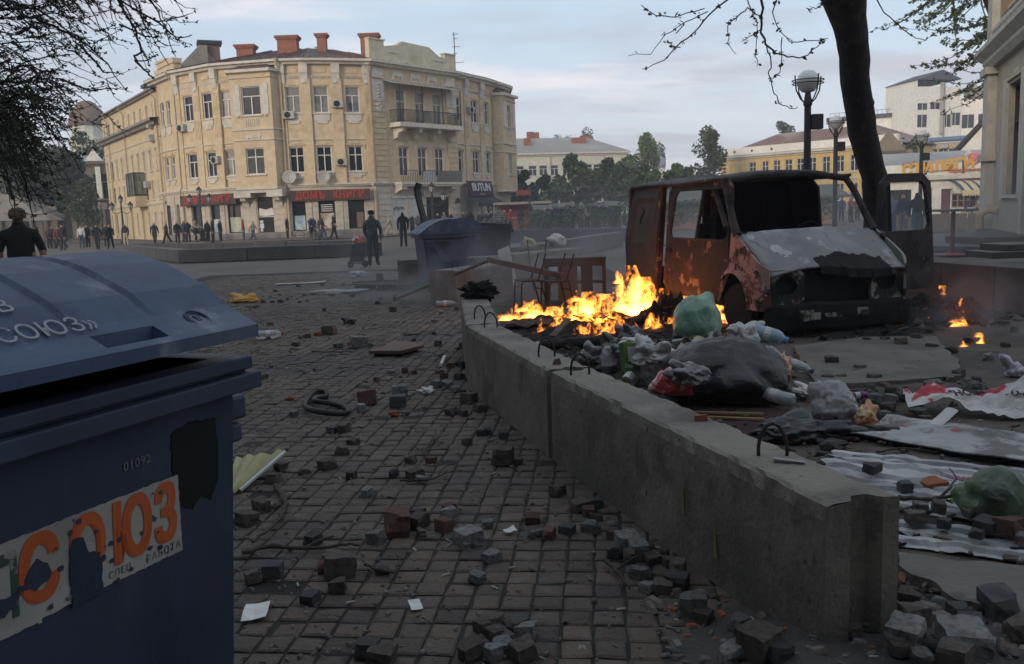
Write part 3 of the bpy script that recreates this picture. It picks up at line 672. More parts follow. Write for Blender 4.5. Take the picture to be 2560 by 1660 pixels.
# shop signs
def sign(A, B, u0, u1, body, size, M=None):
 M_, L = seg_M(A, B); o = MB().box(u0, u1, -.22, 0, 3.05, 3.85, M_).build('shop_sign', M_signb, BLD)
 return o, M_
def sign_path(A, B, txt, u0=0, u1=1):
 M, L = seg_M(A, B); dx = (u1 - u0) * L
 o = MB().box(L * u0, L * u1, -.24, -.1, 3.0, 3.86, M).build('shop_sign', M_signb, BLD)
 text_mesh(txt, .82, M_signr, o, M @ Matrix.Translation((L * (u0 + u1) / 2, -.245, 3.43)) @ Matrix.Rotation(PI / 2, 4, 'X'), sx=.95, bold=.018, depth=.01, spacing=1.05)
def sign_long(A, B, words, off):
 M, L = seg_M(A, B); o = MB().box(0, L, -off, -.02, 3.0, 3.86, M).build('shop_sign', M_signb, BLD)
 for w_, u in words: text_mesh(w_, .80, M_signr, o, M @ Matrix.Translation((L * u, -off - .012, 3.43)) @ Matrix.Rotation(PI / 2, 4, 'X'), sx=.82, bold=.018, depth=.01, spacing=1.12)
sign_long(b0 + (c0 - b0) * .05, e0, [('ДОМЪ', .24), ('КНИГИ', .71)], .62); sign_long(f0 + (g0 - f0) * .1, i0 - (i0 - h0) * .14, [('ДОМЪ', .25), ('КНИГИ', .73)], .62)
M, L = seg_M(j0, l0)
M_plum = mat('plum_awning', (.055, .025, .045), .8)
sg = MB().hexa([(L * .08, -1.1, 3.1), (L * .98, -1.1, 3.1), (L * .98, -.95, 3.1), (L * .08, -.95, 3.1), (L * .08, -.85, 4.5), (L * .98, -.85, 4.5), (L * .98, -.7, 4.5), (L * .08, -.7, 4.5)], M).build('shop_sign', M_plum, BLD)
text_mesh('BUTUN', 1.0, mat('cream_letters', (.5, .48, .45), .6, var=0), sg, M @ Matrix.Translation((L * .53, -1.03, 3.9)) @ Matrix.Rotation(R(80), 4, 'X'), sx=.95, bold=.03, depth=.02)
text_mesh('COFFEE', .2, mat('cream_letters', (.5, .48, .45), .6), sg, M @ Matrix.Translation((L * .53, -1.12, 3.28)) @ Matrix.Rotation(R(80), 4, 'X'), spacing=1.3)
aw = MB(); aw.grid([[(L * t, -.9, 3.1) for t in (0, .5, 1)], [(L * (t * 1.1 - .05), -2.2, 2.45) for t in (0, .5, 1)], [(L * (t * 1.1 - .05), -2.22, 2.15) for t in (0, .5, 1)]], M); aw.build('awning', mat('black_awning', (.03, .028, .03), .85), BLD, solid=.02)
rs_ = MB().lathe([(.5, 0), (.5, .1)], 20, M @ Matrix.Translation((L * .45, -2.0, 2.0)) @ Matrix.Rotation(PI / 2, 4, 'X')).build('round_sign', M_dark, BLD)
text_mesh('H', .7, mat('cream_letters', (.5, .48, .45), .6), rs_, M @ Matrix.Translation((L * .45, -2.12, 2.0)) @ Matrix.Rotation(PI / 2, 4, 'X'))
wl = MB().box(L * -.17, L * -.15, -.5, 0, 2.6, 2.66, M).lathe([(.14, 0), (.2, .3), (.05, .5)], 6, M @ Matrix.Translation((L * -.16, -.5, 2.5))); wl.build('wall_lantern', M_iron, BLD)
# ---------------------------------------------------------------- the long wing on the left
WNG = wthing('side_wing', 'long pale yellow four storey house running back beside the rounded building', 'building', (-38, 88, 0))
A, B = plan(256, 96.3, 330), plan(394, 76.6, 260); M, L = seg_M(A, B)
wm_ = MB(); ops, kinds = [], []
for k in range(10):
 u = L * (.045 + .098 * k)
 ops += [(u - .38, u + .38, 11.1, 12.35), (u - .42, u + .42, 6.5, 8.3), (u - .4, u + .4, 3.9, 5.6)]; kinds += [0, 1, 2]
 if k not in (4, 6): ops.append((u - .36, u + .36, .7, 2.7)); kinds.append(3)
 else: ops.append((u - .6, u + .6, .05, 3.0)); kinds.append(4)
ops = [o for o in ops]; wall_seg(wm_, M, L, 0, 13.4, ops)
wm_.build('wall', M_yel2, WNG)
for o_, k in zip(ops, kinds):
 if k == 4: MB().box(o_[0], o_[1], .16, .22, o_[2], o_[3], M).build('door', M_pipe, WNG)
 else: window(WNG, M, *o_, 'T' if k else 'I', apron=False, lintel=(k == 1), sill=k > 0, trim=M_whi, blind=(k == 1))
for z, h, w, nm in ((13.15, .3, .5, 'cornice'), (10.35, .55, .75, 'cornice'), (9.2, .1, .08, 'string_course'), (3.35, .22, .14, 'string_course')):
 m_ = MB(); band([A, B], [(0, z), (w * .5, z + .02), (w * .6, z + h * .4), (w, z + h * .6), (w, z + h), (0, z + h + .05)], m_); m_.build(nm, M_grey if nm == 'cornice' else M_whi, WNG)
n_ = Vector((-(B - A).normalized().y, (B - A).normalized().x))
MB().add([(A.x - n_.x * .5, A.y - n_.y * .5, 13.46), (B.x - n_.x * .5, B.y - n_.y * .5, 13.46), (B.x + n_.x * 7, B.y + n_.y * 7, 14.6), (A.x + n_.x * 7, A.y + n_.y * 7, 14.6)], [(0, 1, 2, 3)]).build('roof', M_iron, WNG)
Ae = A + n_ * 9; MB().add([(A.x, A.y, 0), (Ae.x, Ae.y, 0), (Ae.x, Ae.y, 14), (A.x, A.y, 13.4)], [(0, 1, 2, 3)]).build('end_wall', M_yel2, WNG)
bx = MB().box(L * .6, L * .73, -1.1, 0, 4.3, 4.45, M).box(L * .6, L * .73, -1.1, 0, 6.4, 6.5, M)
for u in (.6, .64, .685, .728): bx.box(L * u, L * u + .1, -1.1, -1.0, 4.45, 6.4, M)
b_ = bx.build('glazed_balcony', M_iron, WNG); MB().box(L * .602, L * .728, -1.05, -.02, 4.45, 6.4, M).build('pane', M_blind, b_); MB().box(L * .6, L * .73, -1.1, 0, 3.3, 4.3, M).build('balcony_base', M_yel2, b_)
for u, z in ((.9, 9.0), (.9, 10.2), (.78, 5.0), (.52, 5.3)):
 MB().box(L * u - .4, L * u + .4, -.45, -.05, z, z + .6, M).build('air_conditioner', M_acb, WNG)
for u in (.62, .84):
 MB().box(L * u - .5, L * u + .5, 1.2, 2.2, 13.2, 14.7, M).build('chimney', M_grey, WNG); MB().box(L * u - .7, L * u + .7, 1.0, 2.4, 14.7, 15.0, M).build('chimney_cap', M_iron, WNG)
for u in (.13, .45, .98): MB().tube([(L * u, -.5, 13.2), (L * u, -.12, 12.6), (L * u, -.12, .2)], .06, 5, M).build('drainpipe', M_pipe, WNG)
BLD.scale.z = WNG.scale.z = .965
# sidewalk with kerb in front of both
sw = MB(); pth = [Vector((-46, 92)), A, B, a0, b0, c0, d0, e0, f0, g0, h0, i0, j0, k0, l0, m0, n0]
o1, o2 = [], []
for i, p in enumerate(pth[1:]):
 d = (pth[min(i + 2, len(pth) - 1)] - pth[i]).normalized(); nx = Vector((d.y, -d.x)); o1.append(p); o2.append(p + nx * 4.2)
sw.grid([[(q.x, q.y, .02) for q in o2], [(q.x, q.y, .13) for q in o2], [(q.x, q.y, .135) for q in o1]])
tag(sw.build('pavement', mat('pavement_slabs', (.13, .11, .1), .9, layers=[((.09, .075, .07), .6, .5, .7, .7)], bump=.3, bscale=10)), kind='structure')
# ================================================================ other houses round the square
M_cream = mat('cream_render', (.56, .55, .45), .9, layers=[((.46, .44, .35), .3, .5, .7, .6)], bump=.1, bscale=8)
M_roofg = mat('grey_roof_sheet', (.27, .26, .25), .6, layers=[((.36, .33, .3), .15, .45, .6, .8), ((.17, .15, .14), .5, .6, .75, .6)])
M_roofr = mat('brown_roof_sheet', (.20, .11, .085), .7, layers=[((.3, .25, .21), .12, .5, .6, .9), ((.12, .07, .06), .6, .55, .7, .6)])
M_ochre = mat('ochre_render', (.60, .41, .15), .9, layers=[((.5, .36, .17), .3, .5, .7, .6)])
M_white = mat('white_render', (.76, .72, .64), .9, layers=[((.66, .62, .55), .12, .5, .7, .6)])
M_brown = mat('dim_brown_render', (.17, .145, .115), .9, layers=[((.1, .085, .07), .3, .5, .7, .7)])
M_canvas = mat('awning_canvas', (.22, .19, .16), .9, layers=[((.15, .13, .11), .4, .5, .7, .6)])
def house(root, A, B, z1, ops, wallm, depth=10, roof=None, style='T', trim=None, ridge=2.4, hip=0.0, eave=.5, blind=0, z0=0.0, framem=None):
 M, L = seg_M(A, B); w = MB(); wall_seg(w, M, L, z0, z1, ops)
 w.add([(0, 0, z0), (0, depth, z0), (0, depth, z1), (0, 0, z1)], [(3, 2, 1, 0)], M); w.add([(L, 0, z0), (L, depth, z0), (L, depth, z1), (L, 0, z1)], [(0, 1, 2, 3)], M)
 w.add([(0, depth, z0), (L, depth, z0), (L, depth, z1), (0, depth, z1)], [(0, 1, 2, 3)], M); w.build('wall', wallm, root)
 for k, o in enumerate(ops): window(root, M, *o, style, apron=False, lintel=False, sill=True, trim=trim or M_frame, fm=framem)
 c = MB(); c.box(-eave, L + eave, -eave, .02, z1 - .05, z1 + .22, M).box(-.2, L + .2, -.2, .02, z1 - .3, z1 - .05, M); c.build('cornice', trim or M_frame, root)
 if roof:
  e_ = eave; zt = z1 + .2 + ridge
  r = MB(); r.add([(-e_, -e_, z1 + .22), (L + e_, -e_, z1 + .22), (L + e_, depth + e_, z1 + .22), (-e_, depth + e_, z1 + .22), (hip, depth / 2, zt), (L - hip, depth / 2, zt)], [(0, 1, 5, 4), (1, 2, 5), (2, 3, 4, 5), (3, 0, 4)], M)
  r.build('roof', roof, root)
 return M, L
# --- cream house in the middle
CRM = wthing('cream_house', 'long pale cream house with a grey metal roof and red brick chimneys behind the trees', 'building', (5, 150, 0))
A, B = plan(1150, 146, 400), plan(1568, 152, 400); L_ = (B - A).length
xs = [1276, 1296, 1330, 1358, 1387, 1420, 1452, 1477, 1502, 1526, 1549]
ops = []
for x in xs:
 u = (plan(x, 149, 410) - A).length
 ops += [(u - .7, u + .7, 7.2, 8.9), (u - .7, u + .7, 2.6, 4.6)]
M, L = house(CRM, A, B, 10.7, ops, M_cream, 11, M_roofg, trim=M_whi, ridge=2.9, hip=5.5)
m_ = MB().box(0, L, -.12, .02, 6.2, 6.4, M).box(0, L, -.12, .02, 4.95, 5.1, M); m_.build('string_course', M_whi, CRM)
for x, w, z0, z1, y in ((1322, 1.1, 11.4, 13.6, 2.5), (1342, 1.0, 13.0, 14.9, 5.5), (1356, 1.2, 13.0, 14.8, 5.5), (1464, 2.4, 11.6, 13.6, 3), (1500, 1.6, 13, 14.2, 6)):
 u = (plan(x, 150, 370) - A).length; MB().box(u - w / 2, u + w / 2, y, y + 1, z0, z1, M).build('chimney', M_brick, CRM)
for x in (1372, 1515): u = (plan(x, 150, 410) - A).length; MB().tube([(u, -.12, 10.6), (u, -.12, 0)], .09, 5, M).build('drainpipe', M_acb, CRM)
# --- church dome
p = plan(1649, 300, 400)
CH_ = thing('church_dome', 'silver onion dome of a church rising behind the green trees', 'church', (p.x, p.y, 0))
MB().lathe([(1.8, 0), (1.8, 13.6), (2.0, 14)], 12).build('drum', M_white, CH_)
MB().lathe([(1.9, 14), (2.1, 15.5), (2.1, 17), (1.8, 18.6), (1.2, 20), (.6, 20.8), (.4, 21.2), (.55, 21.5), (.5, 22)], 16).build('dome', mat('dome_sheet', (.28, .29, .31), .4, metal=.3), CH_, smooth=True)
MB().lathe([(.2, 22), (.2, 22.4), (.55, 22.9), (.55, 23.4), (.1, 24)], 10).build('finial', M_white, CH_)
# --- ochre house behind the van
OCH = wthing('ochre_house', 'long ochre two storey house with white window frames behind the burnt van', 'building', (34, 122, 0))
A, B = plan(1802, 130, 420), plan(2245, 110, 400)
M, L = seg_M(A, B); ops = []
for x in (1887, 1920, 1950, 1980, 2010, 2040, 2074, 2108, 2142, 2170, 2200):
 t = (x - 1802) / (2245 - 1802); u = L * t * (1 + .08 * (1 - t))
 ops += [(u - .55, u + .55, 5.1, 7.2), (u - .55, u + .55, 1.4, 3.6)]
M, L = house(OCH, A, B, 8.0, ops, M_ochre, 11, M_roofr, trim=M_whi, ridge=3.0, hip=6, style='X')
MB().box(-.1, L, -.35, .3, 8.25, 9.3, M).build('attic', M_white, OCH)
fr = MB()
for u in (L * .05, L * .115): fr.box(u, u + 1.7, -.08, .02, 7.05, 7.15, M).box(u, u + .1, -.08, .02, 4.6, 7.05, M).box(u + 1.6, u + 1.7, -.08, .02, 4.6, 7.05, M)
fr.build('blind_window_frame', M_whi, OCH)
MB().box(0, L, -.1, .02, 4.15, 4.35, M).build('string_course', M_whi, OCH)
for u in (.1, .21, .33): MB().box(L * u - .15, L * u + .15, -.37, -.34, 8.6, 8.9, M).build('vent', M_dark, OCH)
MB().box(L * .3, L, -.15, .02, 0, 1.2, M).build('plinth', M_grey, OCH)
# --- white tall house
WHT = wthing('white_block', 'tall white block of flats in evening sun with a dark sloping top storey', 'building', (75, 170, 0))
A, B = plan(2213, 178, 300), plan(2292, 168, 300); M, L = seg_M(A, B)
w = MB(); wall_seg(w, M, L, 0, 23.0, []); Aw, Bw = A, B
M2, L2 = seg_M(B, plan(2400, 170, 300)); ops = []
for x, z in ((.13, 17.5), (.13, 14.3), (.13, 9.6), (.42, 17.6), (.42, 9.6), (.70, 14.3), (.68, 9.6), (.9, 14.6), (.9, 9.6)):
 u = L2 * x; ops.append((u - 1.1, u + 1.1, z, z + (1.3 if z > 17 else 2.4)))
wall_seg(w, M2, L2, 0, 21.8, ops)
M3, L3 = seg_M(plan(2400, 170.5, 300), plan(2660, 166, 300)); ops3 = []
for k in range(6):
 u = L3 * (.08 + .16 * k); ops3 += [(u - 1.1, u + 1.1, 14.0, 16.6), (u - 1.1, u + 1.1, 9.0, 11.4)]
wall_seg(w, M3, L3, 0, 19.3, ops3); w.add([(0, 0, 19.3), (L3, 0, 19.3), (L3, 10, 19.3), (0, 10, 19.3)], [(0, 1, 2, 3)], M3)
w.build('wall', M_white, WHT)
for o in ops: window(WHT, M2, *o, 'I', apron=False, lintel=False, sill=False)
for o in ops3: window(WHT, M3, *o, 'I', apron=False, lintel=False, sill=False)
MB().add([(-.3, -.3, 23), (L + .3, -.3, 23), (L + .3, 5, 24.8), (1.5, 5, 24.8), (-.3, 9, 23), (L + .3, 9, 23)], [(0, 1, 2, 3), (0, 3, 4), (1, 5, 2), (2, 5, 4, 3)], M).build('roof', mat('slate_roof', (.06, .06, .065), .7), WHT)
MB().box(L3 * .1, L3 * .75, 1, 5, 19.3, 21.6, M3).build('roof_shed', M_grey, WHT)
for k in range(5): MB().box(L3 * .1 + k * 3, L3 * .1 + k * 3 + 1.4, 2, 3.5, 21.6, 22.6, M3).build('vent_box', M_acb, WHT)
MB().box(L2 * .52, L2 * .56, -.6, 0, 13, 22.5, M2).box(L2 * .6, L2 * .62, -.3, 0, 4, 22.5, M2).build('duct', M_acb, WHT)
p2 = wthing('low_white_annex', 'flat roofed white annex just left of the tall white block', 'building', (58, 170, 0))
M4, L4 = seg_M(plan(2075, 182, 300), plan(2230, 176, 300)); w = MB(); w.box(0, L4, 0, 8, 0, 17.2, M4); w.build('wall', M_white, p2); MB().box(-.6, L4, -.6, 8, 17.2, 17.9, M4).build('roof', M_iron, p2)
rl = MB(); rl.box(0, L4, .1, .15, 18.7, 18.78, M4)
for k in range(14): rl.box(L4 * k / 13 - .03, L4 * k / 13 + .03, .1, .15, 17.9, 18.7, M4)
rl.build('railing', M_iron, p2)
# --- small houses in front of the white block
gb = wthing('brown_gable_house', 'windowless brown rendered gable end right of the tree trunk', 'building', (50, 105, 0))
M5, L5 = seg_M(plan(2180, 106, 380), plan(2282, 104, 380))
MB().prism_x([(0, 0), (8, 0), (8, 7), (0, 7)], 0, L5, M5).add([(0, 0, 7), (L5, 0, 6.0), (L5 * .4, 0, 9.4), (0, 8, 7), (L5, 8, 6), (L5 * .4, 8, 9.4)], [(0, 1, 2), (1, 4, 5, 2), (3, 0, 2, 5)], M5).build('wall', mat('brown_gable', (.22, .17, .13), .95, layers=[((.15, .12, .095), .5, .5, .7, .6)]), gb)
ye = wthing('blue_roofed_house', 'low yellow house under a thin blue metal roof beneath the white block', 'building', (60, 118, 0))
M6, L6 = seg_M(plan(2276, 118, 360), plan(2420, 114, 360)); ops = [(L6 * t - .7, L6 * t + .7, 5.6, 7.6) for t in (.22, .4, .58, .76, .92)]
house(ye, plan(2276, 118, 360), plan(2420, 114, 360), 8.3, ops, M_ochre, 7, None, style='X')
MB().box(-.8, L6 + .5, -1.0, 7, 8.55, 9.0, M6).build('roof', mat('blue_roof', (.10, .16, .30), .5), ye)
for k in range(3): MB().box(L6 * (.3 + .23 * k), L6 * (.3 + .23 * k) + 1.0, -.5, 0, 7.6, 8.2, M6).build('air_conditioner', M_acb, ye)
wg = wthing('white_gable_house', 'small white house with a steep dark gable roof above the cafe', 'building', (55, 95, 0))
M7, L7 = seg_M(plan(2378, 96, 360), plan(2520, 92, 360))
MB().prism_x([(0, 0), (7, 0), (7, 5.2), (0, 5.2)], 0, L7, M7).add([(0, 0, 5.2), (L7, 0, 6.4), (L7, 0, 7.6), (L7 * .62, 0, 9.0)], [(0, 1, 2, 3)], M7).build('wall', M_white, wg)
MB().hexa([(-.3, -.5, 5.2), (-.3, 7, 5.2), (L7 * .62, 7, 9.2), (L7 * .62, -.5, 9.2), (-.3, -.5, 5.6), (-.3, 7, 5.6), (L7 * .62, 7, 9.65), (L7 * .62, -.5, 9.65)], M7).hexa([(L7 * .62, -.5, 9.2), (L7 * .62, 7, 9.2), (L7 * 1.1, 7, 7.2), (L7 * 1.1, -.5, 7.2), (L7 * .62, -.5, 9.65), (L7 * .62, 7, 9.65), (L7 * 1.1, 7, 7.6), (L7 * 1.1, -.5, 7.6)], M7).build('roof', M_iron, wg)
# --- the cafe with the big orange sign
CAF = wthing('cafe', 'low white cafe with big orange cursive sign and striped awning', 'building', (32, 64, 0))
A, B = plan(2190, 65, 420), plan(2500, 62, 420); M, L = seg_M(A, B); w = MB()
dops = [(L * .10, L * .30, 0, 2.1), (L * .44, L * .47, .1, 2.2), (L * .545, L * .62, 0, 2.05), (L * .63, L * .92, .7, 1.7)]
wall_seg(w, M, L, 0, 3.0, dops, dep=.5); w.box(0, L, .5, 8, 0, 2.9, M); w.build('wall', M_white, CAF)
MB().box(-.2, L, -.35, .3, 3.05, 3.85, M).build('parapet', M_white, CAF)
MB().box(-.2, L, -.5, .02, 2.72, 2.95, M).box(-.2, L, -.42, .02, 2.95, 3.05, M).build('cornice', M_whi, CAF)
MB().add([(0, .3, 3.85), (L, .3, 3.85), (L, 5, 4.9), (0, 5, 4.9), (0, 8, 4.5), (L, 8, 4.5)], [(0, 1, 2, 3), (3, 2, 5, 4)], M).build('roof', M_roofg, CAF)
MB().box(dops[0][0], dops[0][1], .3, .35, 0, 2.1, M).build('entrance', M_dark, CAF); MB().box(*dops[2][:2], .2, .3, 0, 2.05, M).build('door', mat('red_brown_door', (.12, .045, .035), .6), CAF)
MB().box(dops[1][0], dops[1][1], .05, .1, .1, 2.2, M).build('poster', mat('orange_poster', (.4, .16, .05), .6), CAF)
wd = MB(); u0, u1, z0, z1 = dops[3]; M_wood = mat('amber_wood', (.30, .17, .07), .6)
for k in range(7): u = u0 + (u1 - u0) * k / 6; wd.box(u - .05, u + .05, .1, .2, z0, z1, M)
wd.box(u0, u1, .1, .2, z0, z0 + .1, M).box(u0, u1, .1, .2, z1 - .1, z1, M).box(u0, u1, .12, .18, 1.15, 1.23, M); f = wd.build('window', M_wood, CAF); MB().box(u0, u1, .22, .25, z0, z1, M).build('pane', M_glass, f)
M_or = mat('orange_letters', (.68, .33, .03), .5, var=.05); M_or2 = mat('red_orange_letters', (.55, .14, .04), .5, var=.05)
sg = MB().box(L * .33, L * .88, -.42, -.36, 3.3, 3.34, M).box(L * .4, L * .42, -.42, -.36, 3.1, 4.0, M).box(L * .7, L * .72, -.42, -.36, 3.1, 4.0, M).build('sign_frame', M_iron, CAF)
X90 = Matrix.Rotation(PI / 2, 4, 'X'); tl = Matrix.Rotation(R(5), 4, 'Z')
text_mesh('СТИЛЯГИ', .95, M_or, sg, M @ Matrix.Translation((L * .505, -.5, 3.62)) @ X90 @ tl, sx=1.0, bold=.04, depth=.06, spacing=1.02)
text_mesh('кафе', .55, mat('brown_letters', (.28, .17, .07), .6), sg, M @ Matrix.Translation((L * .29, -.48, 3.92)) @ X90, shear=.2, depth=.04)
text_mesh('караоке-холл', .36, M_or2, sg, M @ Matrix.Translation((L * .74, -.5, 3.3)) @ X90, shear=.25, depth=.03, bold=.008)
fl = MB()
for k in range(9): a_ = k * .7; fl.lathe([(.16, -.04), (.2, 0), (.16, .04)], 8, M @ Matrix.Translation((L * .79 + .27 * math.cos(a_), -.5, 4.1 + .25 * math.sin(a_))) @ X90)
fl.lathe([(.1, -.05), (.12, 0), (.1, .08)], 8, M @ Matrix.Translation((L * .79, -.53, 4.1)) @ X90); fl.build('flower_emblem', mat('pink_emblem', (.62, .22, .26), .5, layers=[((.75, .7, .6), 2.5, .52, .6, .9)]), sg)
fl = MB()
for k in range(7): fl.lathe([(.1, -.04), (.16, 0), (.1, .04)], 7, M @ Matrix.Translation((L * .735 + .1 * (k % 3), -.5, 4.05 + .17 * k * .6)) @ X90)
fl.build('figure_emblem', mat('pale_emblem', (.6, .55, .5), .5, layers=[((.3, .35, .4), 2.5, .52, .6, .9)]), sg)
# striped awning: each stripe its own cloth strip
AWN = MB().box(L * .61, L * .62, -1.8, -.05, 2.0, 2.05, M).build('awning_frame', M_iron, CAF)
M_ay, M_ab = mat('cream_stripe', (.62, .52, .30), .85), mat('blue_stripe', (.06, .08, .17), .85)
NS = 16
for k in range(NS):
 u0_, u1_ = L * (.60 + .36 * k / NS), L * (.60 + .36 * (k + 1) / NS); s_ = MB()
 pr = [(-.05, 2.62), (-.5, 2.55), (-1.1, 2.3), (-1.7, 1.9)]
 s_.grid([[(u0_ + .25 * i, y, z), (u1_ + .25 * i, y, z)] for i, (y, z) in enumerate(pr)], M)
 s_.build('stripe', M_ay if k % 3 else M_ab, AWN, solid=.015)
 sc = MB(); a_, b_ = u0_ + .75, u1_ + .75; sc.grid([[(a_ + (b_ - a_) * t / 4, -1.71 - .05 * math.sin(PI * t / 4), 1.9) for t in range(5)], [(a_ + (b_ - a_) * t / 4, -1.75 - .08 * math.sin(PI * t / 4), 1.58 - .1 * math.sin(PI * t / 4)) for t in range(5)]], M)
 sc.build('scallop', M_ay, AWN, solid=.015)
# --- low concrete wall before the cafe
lw = MB(); A, B = plan(2200, 40.5, 570), plan(2475, 38.5, 570); M, L = seg_M(A, B)
LW = wthing('low_concrete_wall', 'low pale concrete wall in front of the cafe', 'wall', (18, 40, 0))
for k in range(5): MB().box(L * k / 5 + .02, L * (k + 1) / 5 - .02, 0, .5, 0, .78, M).build('block', mat('pale_concrete', (.22, .19, .15), .9, layers=[((.12, .1, .085), .6, .5, .7, .7)], bump=.3, bscale=9), LW)
# --- house at the right edge with steps
RGT = wthing('right_house', 'cream house at the right edge with a corner pilaster and tall dark window', 'building', (16, 28, 0))
A, B = Vector((17.6, 32.4)), Vector((13.9, 22.4)); M, L = seg_M(A, B)
M_rw = mat('buff_render', (.40, .345, .26), .9, layers=[((.30, .25, .19), .5, .5, .7, .6), ((.06, .045, .03), 5.5, .66, .7, .9)], bump=.3, bscale=10)
M_rt = mat('pale_trim', (.46, .43, .37), .85, layers=[((.33, .3, .26), .9, .5, .7, .6)], bump=.15, bscale=10)
ops = [(L * .30, L * .52, 1.55, 5.1), (L * .62, L * .98, .35, 4.6), (L * .3, L * .52, 7.6, 10.6), (L * .64, L * .9, 7.6, 10.6)]
w = MB(); wall_seg(w, M, L, 0, 6.3, ops[:2], dep=.25); wall_seg(w, M, L, 6.3, 13, ops[2:], dep=.25); w.add([(0, 0, 0), (0, 9, 0), (0, 9, 13), (0, 0, 13)], [(3, 2, 1, 0)], M); w.build('wall', M_rw, RGT)
M_dfr = mat('dark_frame', (.035, .022, .018), .5)
for q, o in enumerate(ops): window(RGT, M, *o, 'T' if q != 1 else 'I', apron=False, lintel=q == 0, sill=q != 1, trim=M_rt, dep=.22, fm=M_dfr)
for u0, u1, z0, z1, o_ in ((-.25, L * .07, 0, 6.0, .3), (L * .56, L * .61, .35, 4.9, .1), (L * .24, L * .295, 1.4, 5.3, .1), (L * .525, L * .555, 1.4, 5.3, .1), (-.2, L * .07, 7.0, 13, .25)):
 MB().box(u0, u1, -o_, .02, z0, z1, M).build('pilaster', M_rt, RGT)
for z_ in (2.75, 5.75): MB().box(-.35, L * .09, -.42, .02, z_, z_ + .25, M).build('capital', M_rt, RGT)
for z, h, w_ in ((6.0, .3, .35), (6.3, .35, .6), (7.0, .25, .25)):
 MB().prism_x([(0, z), (-w_ * .6, z), (-w_, z + h * .6), (-w_, z + h), (0, z + h)], -w_, L, M).build('cornice', M_rt, RGT)
MB().box(L * .1, L, -.02, .01, 7.6, 11, M).build('upper_panel', mat('ochre_panel', (.36, .24, .12), .9), RGT)
MB().tube([(L * .17, -.05, 1.0), (L * .17, -.35, 1.05), (L * .17, -.55, .85), (L * .17, -.55, .4)], .14, 8, M).build('waste_pipe', M_pipe, RGT)
STP = wthing('stone_steps', 'two dark red stone steps at the foot of the right hand house', 'steps', (13, 25, 0))
M_step = mat('dark_red_granite', (.075, .05, .046), .6, layers=[((.11, .08, .075), 2, .5, .7, .6)], bump=.15, bscale=20)
for k, (q0, zz0, zz1) in enumerate((((12.55, 24.4), 0, .17), ((13.7, 25.4), .17, .36))):
 x, y = q0; MB().prism([(x, y), (x + 5, y - 2.0), (x + 6, y + 2), (x + 3.5, y + 7), (x - .35, y + 1.6)], zz0, zz1).build('step', M_step, STP, bevel=.02)
# bar table
p = P(2380, 638); BT = thing('bar_table', 'tall round bar table on a red post by the steps', 'table', (p.x, p.y, 0))
M_red = mat('dull_red_paint', (.16, .035, .03), .5, layers=[((.1, .03, .025), 4, .5, .7, .6)])
MB().lathe([(.42, 0), (.42, .02), (.12, .08), (.06, .12)], 20).build('base', M_red, BT); MB().lathe([(.055, .1), (.055, 1.17)], 10).build('post', M_red, BT); MB().lathe([(.52, 1.17), (.55, 1.19), (.55, 1.23)], 24).build('table_top', mat('grey_board', (.16, .15, .14), .6), BT)
# --- dim brown house at the far left, its tents
LFT = wthing('brown_house', 'dim brown two storey house with a columned shop front at the far left', 'building', (-68, 112, 0))
A, B = plan(-60, 110, 500), plan(268, 114, 500); M, L = seg_M(A, B); ops = []
for k in range(6): u = L * (.12 + .17 * k); ops.append((u - 1.0, u + 1.0, 4.9, 8.2))
ops += [(L * .59, L * .77, .1, 3.2)]
house(LFT, A, B, 9.4, ops[:6], M_brown, 10, M_roofg, ridge=2.0, hip=5, trim=M_brown)
MB().box(0, L, -.5, .03, 3.6, 4.5, M).build('shop_band', M_canvas, LFT)
MB().box(0, L, -.6, .03, 4.5, 4.75, M).build('cornice', M_iron, LFT)
MB().box(L * .59, L * .77, -.1, .02, .1, 3.3, M).build('dark_doorway', M_dark, LFT)
for k in range(9): MB().box(L * (.04 + .115 * k) - .3, L * (.04 + .115 * k) + .3, -.35, .02, 0, 3.6, M).build('column', M_brown, LFT)
MB().add([(L * .86, -.4, 9.7), (L * 1.0, -.4, 9.7), (L * .93, -.4, 11.2)], [(0, 1, 2)], M).build('pediment', M_white, LFT, solid=.3)
MB().box(L * .93, L * .97, -.3, -.1, 5.0, 9, M).build('white_pilaster', M_white, LFT)
# awning tents
def tent(px, Y, w, d, z0, z1, label, name='market_tent', cat='tent'):
 p = plan(px, Y, 560); t = thing(name, label, cat, (p.x, p.y, 0))
 MB().add([(-w / 2, -d / 2, z0), (w / 2, -d / 2, z0), (w / 2, d / 2, z0), (-w / 2, d / 2, z0), (-w * .12, 0, z1), (w * .12, 0, z1), (-w / 2, -d / 2, z0 - .3), (w / 2, -d / 2, z0 - .3), (w / 2, d / 2, z0 - .3), (-w / 2, d / 2, z0 - .3)], [(0, 1, 5, 4), (1, 2, 5), (2, 3, 4, 5), (3, 0, 4), (6, 7, 1, 0), (7, 8, 2, 1), (8, 9, 3, 2), (9, 6, 0, 3)]).build('canopy', M_canvas, t)
 for a_ in (-1, 1):
  for b_ in (-1, 1): MB().box(a_ * w * .47 - .05, a_ * w * .47 + .05, b_ * d * .47 - .05, b_ * d * .47 + .05, 0, z0).build('pole', M_iron, t)
tent(20, 96, 9.5, 6, 2.9, 5.3, 'large cream canvas tent before the brown house')
